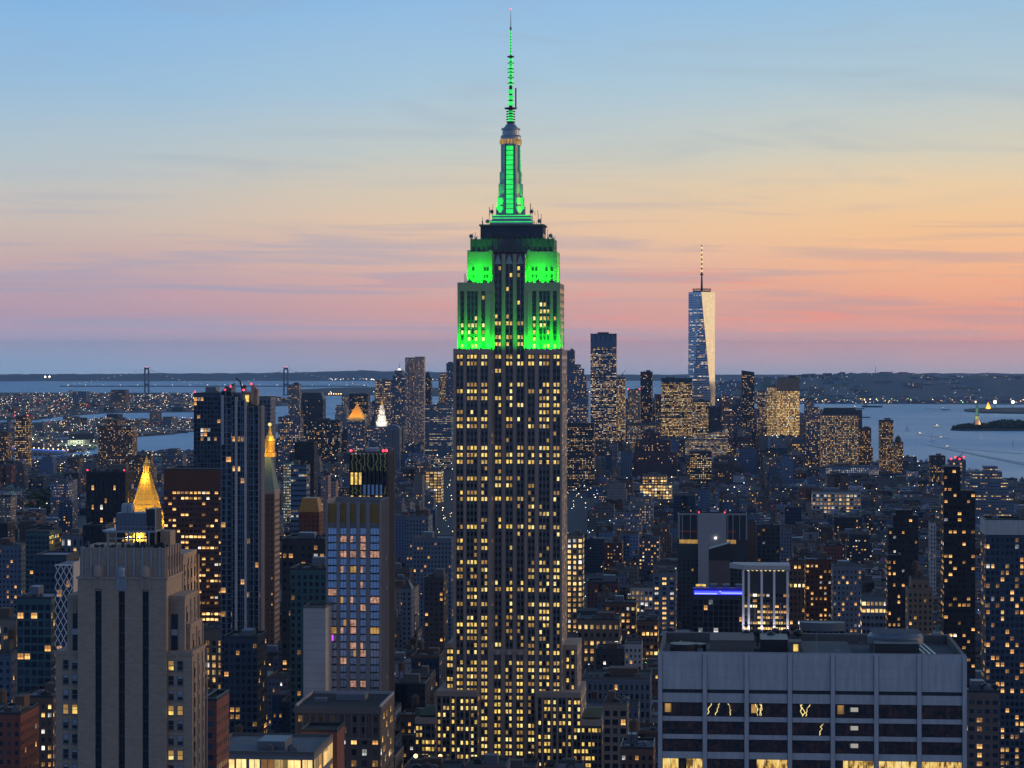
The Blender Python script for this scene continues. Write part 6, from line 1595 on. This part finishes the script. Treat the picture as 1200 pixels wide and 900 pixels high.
            recs.append((key, math.hypot(dx, dy), root))
        else:
            co, si = CT, ST
            def pt(lx, ly): return (x + lx * co + ly * si, y - lx * si + ly * co)
            def bx(x0, x1, y0, y1, z0, z1, f): stuff.prism([pt(x0, y0), pt(x1, y0), pt(x1, y1), pt(x0, y1)], zg + z0, zg + z1, 0, f)
            if setback: bx(-w / 2, w / 2, -dp / 2, dp / 2, 0, h - 9, fp); bx(-w / 2 + 2.5, w / 2 - 2.5, -dp / 2 + 3, dp / 2 - 1, h - 9, h, fp)
            else: bx(-w / 2, w / 2, -dp / 2, dp / 2, 0, h, fp)
            for _ in range(r.randint(1, 3)):
                q = r.uniform(2, 7); lx, ly = r.uniform(-w / 2, w / 2 - q), r.uniform(-dp / 2, dp / 2 - q * .7)
                g = FP(tuple(c * r.uniform(.7, 1.8) for c in fp.col), 0, wf=0, seed=fp.seed + 1); bx(lx, lx + q, ly, ly + q * .7, h, h + r.uniform(1.5, 5), g)
            if tank and y < 4200: cxx, cyy_ = pt(w * .2, 0); stuff.cyl(cxx, cyy_, zg + h + 4, zg + h + 8, 2, 1.9, 7, 0, FP((.06, .045, .035), 0, wf=0, seed=1)); 
    ordn = ['nearest', 'second nearest', 'third nearest', 'fourth nearest', 'fifth nearest', 'sixth nearest', 'seventh nearest', 'eighth nearest', 'ninth nearest']
    groups = {}
    for key, dist, root in recs: groups.setdefault(key, []).append((dist, root))
    for key, L in groups.items():
        size, col, litw, tank, rel, lm = key; L.sort(key=lambda t: t[0])
        lm = lm.replace('black featureless', 'black').replace('amber columned brick', 'amber brick'); base = f"{size} {col} block, {litw}{', with rooftop tank' if tank else ''}, {rel} {lm}"
        for k, (dist, root) in enumerate(L): root['label'] = base if len(L) == 1 else f"{size} {col} block, {litw}{', tank' if tank else ''}, {ordn[min(k, 8)]} {rel} {lm.replace('the ', '', 1)}"
    o = stuff.build('city_building', ['facade']); tag(o, 'mass of small distant city buildings filling the ground between the towers', 'city', kind='stuff')
    print('FILLER', len(B), 'visible', len(order), 'smallest individual px', vis[order[min(N, len(order)) - 1]])
    return B
CITY = filler()

# ------------------------------------------------------------------ far boroughs: low blocks and points of light
def far_city():
    rr = random.Random(5); b = MB()
    zones = [((-60, 232), (493, 512), 900), ((-60, 344), (462, 492), 1500), ((-60, 155), (515, 538), 500), ((345, 450), (456, 463), 90)]
    dots = {m: MB() for m in ('white_light', 'warm_light', 'cool_light', 'red_light', 'green_light')}
    def onland(px, py):
        for near, far in LANDS[1:]:
            if near[0][0] <= px <= near[-1][0] and interp(far, px) + .4 < py < interp(near, px) - .6: return True
        return False
    def dot(p, size, mats):
        q = dots[rr.choice(mats)]; q.ball(p, size, n=4)
    mix = ['white_light'] * 3 + ['warm_light'] * 6 + ['cool_light'] * 3 + ['red_light', 'green_light']
    for (xr, yr, n) in zones:
        for _ in range(n):
            px, py = rr.uniform(*xr), rr.uniform(*yr)
            if not onland(px, py): continue
            x, y, z = on_ground(px, py); w, dp, h = rr.uniform(15, 70), rr.uniform(15, 50), rr.uniform(5, 12) if rr.random() > .03 else rr.uniform(20, 38)
            c = COLR[rr.choice(['slate', 'grey', 'brown', 'dark', 'tan', 'beige', 'pale'])]
            fp = FP(c, rr.choice([.05, .15, .3]), .2, 9, 5, .5, .5, 0, 1.8, .5, 1)
            a = rr.uniform(-.5, .5); co, si = math.cos(a), math.sin(a)
            pt = lambda lx, ly: (x + lx * co + ly * si, y - lx * si + ly * co)
            b.prism([pt(-w / 2, 0), pt(w / 2, 0), pt(w / 2, dp), pt(-w / 2, dp)], z - 1, z + h, 0, fp)
            if rr.random() < .62: dot((x + rr.uniform(-40, 40), y - 6, z + rr.uniform(6, 16)), y * .000092 * rr.uniform(.6, 1.5), mix)
    # Staten Island shore and slopes
    def slope(px, q):
        d = 14200 + 6500 * q; dc = 14200 + 6500 * .8
        hc = CH - (interp([(836, 447), (870, 446), (940, 441), (1010, 437.2), (1060, 438.5), (1100, 441), (1300, 442)], px) - YE) / F * dc - gz(P(px, dc), dc)
        return P(px, d), d, gz(P(px, d), d) + 1.5 + hc * math.sin(min(q / .8, 1) * math.pi / 2) ** 1.3
    for _ in range(300):
        px, q = rr.uniform(842, 1280), .78 * rr.random() ** 1.6
        x, y, z = slope(px, q); dot((x, y, z + rr.uniform(14, 30)), y * .00007 * rr.uniform(.5, 1.3), ['white_light', 'warm_light', 'cool_light', 'warm_light'])
    for _ in range(420):
        px, q = rr.uniform(842, 1280), .7 * rr.random() ** 1.5; x, y, z = slope(px, q); w, h = rr.uniform(25, 110), rr.uniform(8, 26)
        b.box(x - w / 2, x + w / 2, y, y + rr.uniform(20, 50), z - 25, z + h, 0, FP(tuple(c * rr.uniform(.6, 1.6) for c in COLR['slate']), rr.choice([0, .1, .25]), .2, 12, 8, .5, .5, 0, 1.2, .5, 1))
    for _ in range(115):
        px = rr.uniform(938, 1052) if rr.random() < .6 else rr.uniform(860, 1200); d = 13900 + rr.uniform(-250, 0); x = P(px, d); z = gz(x, d)
        dot((x, d, z + rr.uniform(8, 26)), d * .00015 * rr.uniform(.5, 1.4), ['white_light', 'warm_light', 'warm_light', 'green_light'])
        w = rr.uniform(30, 120); b.box(x - w / 2, x + w / 2, d + 20, d + 60, z, z + rr.uniform(8, 22), 0, FP(COLR['slate'], .3, .2, 12, 8, .5, .5, 0, 1.4, .5, 1))
    for (px, q, w, h) in ((957, .12, 90, 60), (1070, .2, 120, 60), (1128, .22, 150, 30), (1035, .3, 130, 40)):
        x, y, z = slope(px, q); b.box(x - w / 2, x + w / 2, y, y + 60, z - 25, z + h, 0, FP(COLR['grey'], .12, .2, 14, 10, .5, .5, 0, 1.4, .5, 1))
    # lights on the far hills left
    for (px, py) in ((53, 441.5), (58, 441.5)):
        d = 31000; dot((P(px, d), d, CH - (py - YE) / F * d), 13, ['white_light'])
    for _ in range(60):
        px = rr.uniform(385, 560); d = 31000; dot((P(px, d), d, CH - (444.5 + rr.uniform(-1, 1) - YE) / F * d), rr.uniform(2.5, 6), ['white_light', 'warm_light', 'cool_light'])
    # Manhattan street level and roof lights
    for (x, y, w, dp, h, px) in CITY:
        if rr.random() < .55:
            z = gz(x, y); k = rr.random()
            sz = y * .00016 * rr.uniform(.5, 1.25)
            if k < .6: p = (x + rr.uniform(-w, w) * .6, y - dp / 2 - 5, z + rr.uniform(5, 9))
            else: p = (x + rr.uniform(-w, w) * .4, y + rr.uniform(-dp, dp) * .4, z + h + rr.uniform(1, 3))
            dot(p, sz, ['warm_light'] * 6 + ['white_light'] * 3 + ['cool_light'] * 2 + (['red_light'] if rr.random() < .4 else []) + (['green_light'] if rr.random() < .12 else []))
    o = b.build('borough_building', ['facade']); tag(o, 'low dark neighbourhoods across the river and bay', 'city', kind='stuff')
    for m, q in dots.items():
        o = q.build('city_light', m); tag(o, {'white_light': 'white', 'warm_light': 'amber', 'cool_light': 'bluish', 'red_light': 'red', 'green_light': 'green'}[m] + ' pinpoint lights scattered over the streets and shores', 'lights', kind='stuff')
far_city()

# lit sports field and bridge approach at the far left
def field():
    b = MB(); n = 12
    for k in range(n):
        pa = 50 + 62 * k / n; pb = 50 + 62 * (k + .8) / n
        x0, y0, z0 = on_ground(pa, 527.5, 6); x1, y1, z1 = on_ground(pb, 527.5, 6)
        b.quad([(x0, y0, z0), (x1, y1, z1), (x1 * 1.035, y1 * 1.035, z1), (x0 * 1.035, y0 * 1.035, z0)])
    root = empty('sports_field', on_ground(80, 527), 0, 'brightly lit green sports field on the river bank at far left', 'sports field')
    for o_, m in ((b, 'field_grass'),): o_.v = [tuple(Vector(v) - root.location) for v in o_.v]; o_.build('pitch', m, root)
    for k in range(14):
        p = Vector(on_ground(50 + 4.6 * k, 528 - (k % 2) * 5, 14)) - root.location; q = MB(); q.bar(p - Vector((0, 0, 13)), p, 1); q.build('light_mast', 'dark_metal', root)
        q = MB(); q.ball(p, 1.3, n=6); q.build('floodlamp', 'white_light', root)
    for k in range(4): lamp('field_light', 'POINT', root, Vector(on_ground(56 + 15 * k, 525, 26)) - root.location, 60000, (.85, 1, .6), shadow_soft_size=2)
    # approach viaduct
    a, c = Vector(on_ground(-60, 533, 24)), Vector(on_ground(78, 537, 14)); root = empty('bridge_viaduct', tuple(a), 0, 'long lit bridge viaduct crossing at the far left above the low blocks', 'viaduct')
    q = MB(); q.bar((0, 0, 0), c - a, 7); q.build('deck', 'concrete', root)
    q = MB(); q.bar(Vector((0, -5, 4.4)), c - a + Vector((0, -5, 4.4)), 1.3); q.build('blue_light_strip', 'blue_strip', root)
    for k in range(26):
        p = (c - a) * (k / 25); q = MB(); q.bar(p + Vector((0, 0, -24)), p + Vector((0, 0, -4)), 2.5); q.build('viaduct_pier', 'concrete', root)
        q = MB(); q.ball(p + Vector((4, -5, 7.5)), 1.5, n=6); q.build('roadway_light', 'warm_light', root)
plain('field_grass', (.12, .30, .05), .9); glow('blue_strip', (.1, .2, 1), 1.2)
field()

# ------------------------------------------------------------------ suspension bridge across the narrows
def bridge():
    D = 17000.0; s = D / F; zg = gz(0, D) - 4; zt = CH - (430.5 - YE) * s; zd = CH - (452.5 - YE) * s
    xa, xb = P(172, D), P(335, D); root = empty('suspension_bridge', ((xa + xb) / 2, D, zg), 0, 'long suspension bridge with two tall towers across the far bay', 'bridge')
    L = (xb - xa) / 2; zt -= zg; zd -= zg
    for x in (-L, L):
        b = MB()
        for sx in (-1, 1): b.prism([(x + sx * 13 - 5, -8), (x + sx * 13 + 5, -8), (x + sx * 13 + 5, 8), (x + sx * 13 - 5, 8)], 0, zt, 0)
        for z in (zt - 16, zd + 5): b.box(x - 8, x + 8, -6, 6, z, z + 13)
        b.box(x - 22, x + 22, -14, 14, 0, 10); b.build('bridge_tower', 'bridge_steel', root); beacon(root, [(x - 10, 0, zt + 3), (x + 10, 0, zt + 3)], 3.5)
    b = MB(); b.box(-L - 600, L + 560, -10, 10, zd - 4, zd + 3, bottom=True); b.build('deck', 'bridge_steel', root)
    def cable(x): 
        if abs(x) <= L: return zd + 8 + (zt - zd - 12) * (x / L) ** 2
        t = (abs(x) - L) / 560; return max(zd, zt - 4 - (zt - zd - 4) * min(1, t) ** .8)
    for yq in (-9, 9):
        b = MB(); n = 60; X = [-L - 560 + (2 * L + 1120) * k / n for k in range(n + 1)]
        for p, q in zip(X, X[1:]): b.bar((p, yq, cable(p)), (q, yq, cable(q)), 1.0)
        b.build('main_cable', 'bridge_steel', root)
    n = 52; b = MB(); c = MB()
    for k in range(n):
        x = -L - 560 + (2 * L + 1120) * (k + .5) / n
        b.bar((x, 0, zd), (x, 0, cable(x)), .3); c.ball((x, -10, cable(x) + 1), 1.0, n=4)
        if k % 3 == 0: c.ball((x, -12, zd + 9), 1.4, n=4)
    b.build('hanger', 'bridge_steel', root); o = c.build('cable_light', 'white_light', root); o['kind'] = 'stuff'
plain('bridge_steel', (.12, .16, .20), .6)
bridge()

# ------------------------------------------------------------------ statue on the island, beacon tower, port lamps, boats
def statue():
    x, y, z = on_ground(1145, 503.0, 4); root = empty('statue', (x, y, z), 0, 'tall robed statue raising a torch on a stepped pedestal, lit green, on the small island', 'statue')
    b = MB(); b.cyl(0, 0, 0, 8, 26, 24, 11); b.box(-14, 14, -14, 14, 8, 14)
    b.prism([(-9.5, -9.5), (9.5, -9.5), (9.5, 9.5), (-9.5, 9.5)], 14, 40, 0, top=[(-7, -7), (7, -7), (7, 7), (-7, 7)]); b.box(-8, 8, -8, 8, 40, 43); b.build('pedestal', 'limestone', root)
    b = MB(); prof = [(43, 5.6), (50, 5.2), (60, 4.6), (68, 4.3), (73, 4.0), (77, 3.0), (79, 1.3)]
    for (z0, r0), (z1, r1) in zip(prof, prof[1:]): b.cyl(0, 0, z0, z1, r0, r1, 10, cap=False)
    b.ball((0, 0, 81.5), 2.5, n=8, zs=1.2); b.bar((-2.8, 0, 75), (-5.0, -.5, 84), 2.0); b.bar((-5, -.5, 84), (-5.4, -.6, 90), 1.5); b.bar((3, 0, 75), (4.6, -2.5, 69), 2.2); b.box(3.4, 6, -4.2, -3, 66, 72)
    for k in range(7): a = math.pi * (k + .5) / 7; b.bar((2.2 * math.cos(a), 0, 83 + 1.6 * math.sin(a)), (4.6 * math.cos(a), 0, 83 + 4.2 * math.sin(a)), .4)
    b.build('robed_figure', 'copper', root)
    b = MB(); b.cyl(-5.4, -.6, 90, 91.5, .7, 1.7, 8); b.ball((-5.4, -.6, 93), 1.9, n=6, zs=1.4); b.build('torch', 'white_light', root)
    for sx in (-1, 1): lamp('floodlight', 'SPOT', root, (sx * 34, -42, 12), 260000, (.5, 1, .35), (-sx * 34, 42, 46), spot_size=.7, spot_blend=.6, shadow_soft_size=1)
    lamp('floodlight', 'POINT', root, (12, -18, 18), 22000, (1, .62, .25), shadow_soft_size=1); b = MB(); b.ball((-9, -28, 10), 2.2, n=6); b.build('flood_lamp', 'white_light', root)
    x, y, z = on_ground(1158, 480.5, 5); root = empty('floodlit_obelisk', (x, y, z), 0, 'small amber floodlit stone tower on the pier behind the statue', 'tower')
    b = MB(); b.prism([(-16, -10), (16, -10), (16, 10), (-16, 10)], 0, 8, 0); b.prism([(-10, -7), (10, -7), (10, 7), (-10, 7)], 8, 32, 0, top=[(-2.5, -2), (2.5, -2), (2.5, 2), (-2.5, 2)]); b.build('shaft', 'gold', root)
    lamp('floodlight', 'SPOT', root, (0, -40, 4), 300000, (1, .6, .1), (0, 40, 16), spot_size=1, spot_blend=.5, shadow_soft_size=1)
    for px, lab in ((1166, 'left one of the two bright yellow port floodlights on tall masts'), (1187, 'right one of the two bright yellow port floodlights on tall masts')):
        x, y, z = on_ground(px, 481, 5); root = empty('port_floodlight', (x, y, z), 0, lab, 'floodlight', 'floodlight masts on the pier')
        b = MB(); b.cyl(0, 0, 0, 34, 1.2, .8, 6); b.build('mast', 'dark_metal', root)
        b = MB(); b.ball((0, 0, 36), 7.5, n=8); b.build('lamp_cluster', 'port_light', root)
statue()
def vessel(kind, label, px, py, L, heading, style, lit='white_light'):
    x, y, z = on_ground(px, py, .2); root = empty(kind, (x, y, z), heading, label, 'boat' if style != 'ship' else 'ship', 'vessels on the bay')
    wd = L * .24; hh = L * .07 if style != 'ship' else L * .05
    hull = [(-L / 2, 0), (-L * .42, -wd / 2), (L * .3, -wd / 2), (L / 2, 0), (L * .3, wd / 2), (-L * .42, wd / 2)]
    b = MB(); b.prism([(p * .94, q * .8) for p, q in hull], 0, hh, 0, top=hull); b.build('hull', {'ship': 'red_paint', 'sail': 'white_paint', 'ferry': 'white_paint', 'tug': 'dark_metal', 'barge': 'dark_metal'}[style], root)
    if style == 'ferry':
        b = MB(); b.box(-L * .36, L * .3, -wd * .4, wd * .4, hh, hh + L * .07); b.box(-L * .25, L * .18, -wd * .33, wd * .33, hh + L * .07, hh + L * .12); b.build('cabin', 'white_paint', root)
        b = MB(); b.box(-L * .34, L * .28, -wd * .4 - .2, -wd * .4 - .01, hh + L * .02, hh + L * .05); b.build('window_band', 'window_lit_pale', root)
        b = MB(); b.ball((0, 0, hh + L * .15), L * .03, n=6); b.build('mast_light', lit, root)
    if style == 'sail':
        b = MB(); b.bar((0, 0, hh), (0, 0, L * 1.25), L * .02); b.build('mast', 'dark_metal', root)
        b = MB(); t = .15
        for (p, q, r_) in (((.02 * L, hh + 2), (.42 * L, hh + 2), (.02 * L, L * 1.15)), ((-.03 * L, hh + 2), (-.36 * L, hh + 2), (-.03 * L, L * 1.0))):
            A = [(p[0], -t, p[1]), (q[0], -t, q[1]), (r_[0], -t, r_[1])]; C_ = [(a[0], t, a[2]) for a in A]
            b.quad(A); b.quad(C_[::-1])
            for i in range(3): j = (i + 1) % 3; b.quad([A[i], C_[i], C_[j], A[j]])
        b.build('sail', 'white_paint' if lit == 'white_light' else 'dark_metal', root)
    if style in ('tug', 'barge', 'ship'):
        b = MB(); b.box(-L * .4, -L * .22, -wd * .35, wd * .35, hh, hh + L * .09); b.bar((-L * .3, 0, hh), (-L * .3, 0, hh + L * .16), L * .015); b.build('wheelhouse', 'pale_concrete', root)
        b = MB(); b.ball((-L * .3, 0, hh + L * .17), L * .02, n=6); b.build('mast_light', lit, root)
    if style == 'ship':
        for k in range(4): b = MB(); b.box(-L * .15 + k * L * .13, -L * .05 + k * L * .13, -wd * .3, wd * .3, hh, hh + L * .03); b.build('cargo_stack', 'brick_brown', root)
        for k in range(6): b = MB(); b.ball((-L * .4 + k * L * .15, -wd * .4, hh + 6), 4.5, n=5); b.build('deck_light', 'warm_light', root)
vessel('cargo_ship', 'reddish cargo ship with deck lights on the bay left of the domed tower', 393, 463.5, 110, 0, 'ship')
vessel('ferry', 'white ferry with lit windows left of the statue island', 1098, 500.5, 36, .1, 'ferry')
vessel('ferry', 'lit white ferry farthest left among the boats below the island', 1078, 509, 26, .5, 'ferry')
vessel('ferry', 'small white motor boat right of the tall sailing boat', 1103, 513, 20, -.4, 'ferry')
vessel('ferry', 'small white motor boat trailing a wake nearest the camera', 1110, 524, 20, .2, 'ferry')
vessel('sailing_boat', 'pale sailing boat between the small lit ferries', 1092, 517, 20, .5, 'sail')
vessel('sailing_boat', 'smaller pale sailing boat left of the lit ferries', 1063, 504.5, 18, .3, 'sail')
vessel('sailing_boat', 'dark sailed boat alone on the right part of the river', 1187, 524, 20, 1.2, 'sail', 'warm_light')
vessel('tug', 'small dark tug out on the bay left of the statue', 1108, 480.5, 44, 0, 'tug')
vessel('barge', 'flat dark barge near the far shore', 1022, 477.2, 110, 0, 'barge')
vessel('barge', 'shorter dark barge left of the flat one near the far shore', 1006, 479.4, 60, 0, 'barge')
vessel('barge', 'long low barge right of the mansard crowned tower', 1012, 489.5, 60, 0, 'barge')
def wake(a, c, w0, w1):
    p, q = Vector(on_ground(*a, .35)), Vector(on_ground(*c, .35)); d = (q - p); n = Vector((-d.y, d.x, 0)).normalized(); b = MB(); m = 14
    for k in range(m):
        u, v = p + d * k / m, p + d * (k + 1) / m; u.z = gz(u.x, u.y) + .5; v.z = gz(v.x, v.y) + .5
        wu, wv = w0 + (w1 - w0) * k / m, w0 + (w1 - w0) * (k + 1) / m; b.quad([u - n * wu, v - n * wv, v + n * wv, u + n * wu])
    o = b.build('wake', 'wake'); o['kind'] = 'structure'
plain('wake', (.30, .36, .42), .6, var=.5, scale=.06)
wake((1086, 521.5), (1215, 547), 3, 16); wake((1112, 525), (1200, 532), 2, 6); wake((1079, 509.5), (1112, 514), 2, 6); wake((1108, 481), (1085, 478.5), 5, 14)
# thin mast far on the hill
x, y = P(1026, 19000), 19000.0
o = empty('radio_mast', (x, y, gz(x, y)), 0, 'thin radio mast on top of the far hill', 'mast'); b = MB(); b.cyl(0, 0, 0, CH - (429 - YE) / F * y - gz(x, y), 4, 1.5, 5); b.build('lattice_mast', 'dark_metal', o)

# ------------------------------------------------------------------ haze over everything
def haze():
    m, t, out = newmat('haze')
    v = t.n('ShaderNodeVolumePrincipled', {'Color': (.36, .64, 1.0, 1), 'Density': 1.5e-5, 'Anisotropy': 0.0})
    t.set(out, 1, v.outputs[0])
    b = MB(); b.box(-45800, 45800, -45800, 45800, -170, 480, 0, bottom=True)
    o = b.build('haze', 'haze'); o['kind'] = 'stuff'
haze()
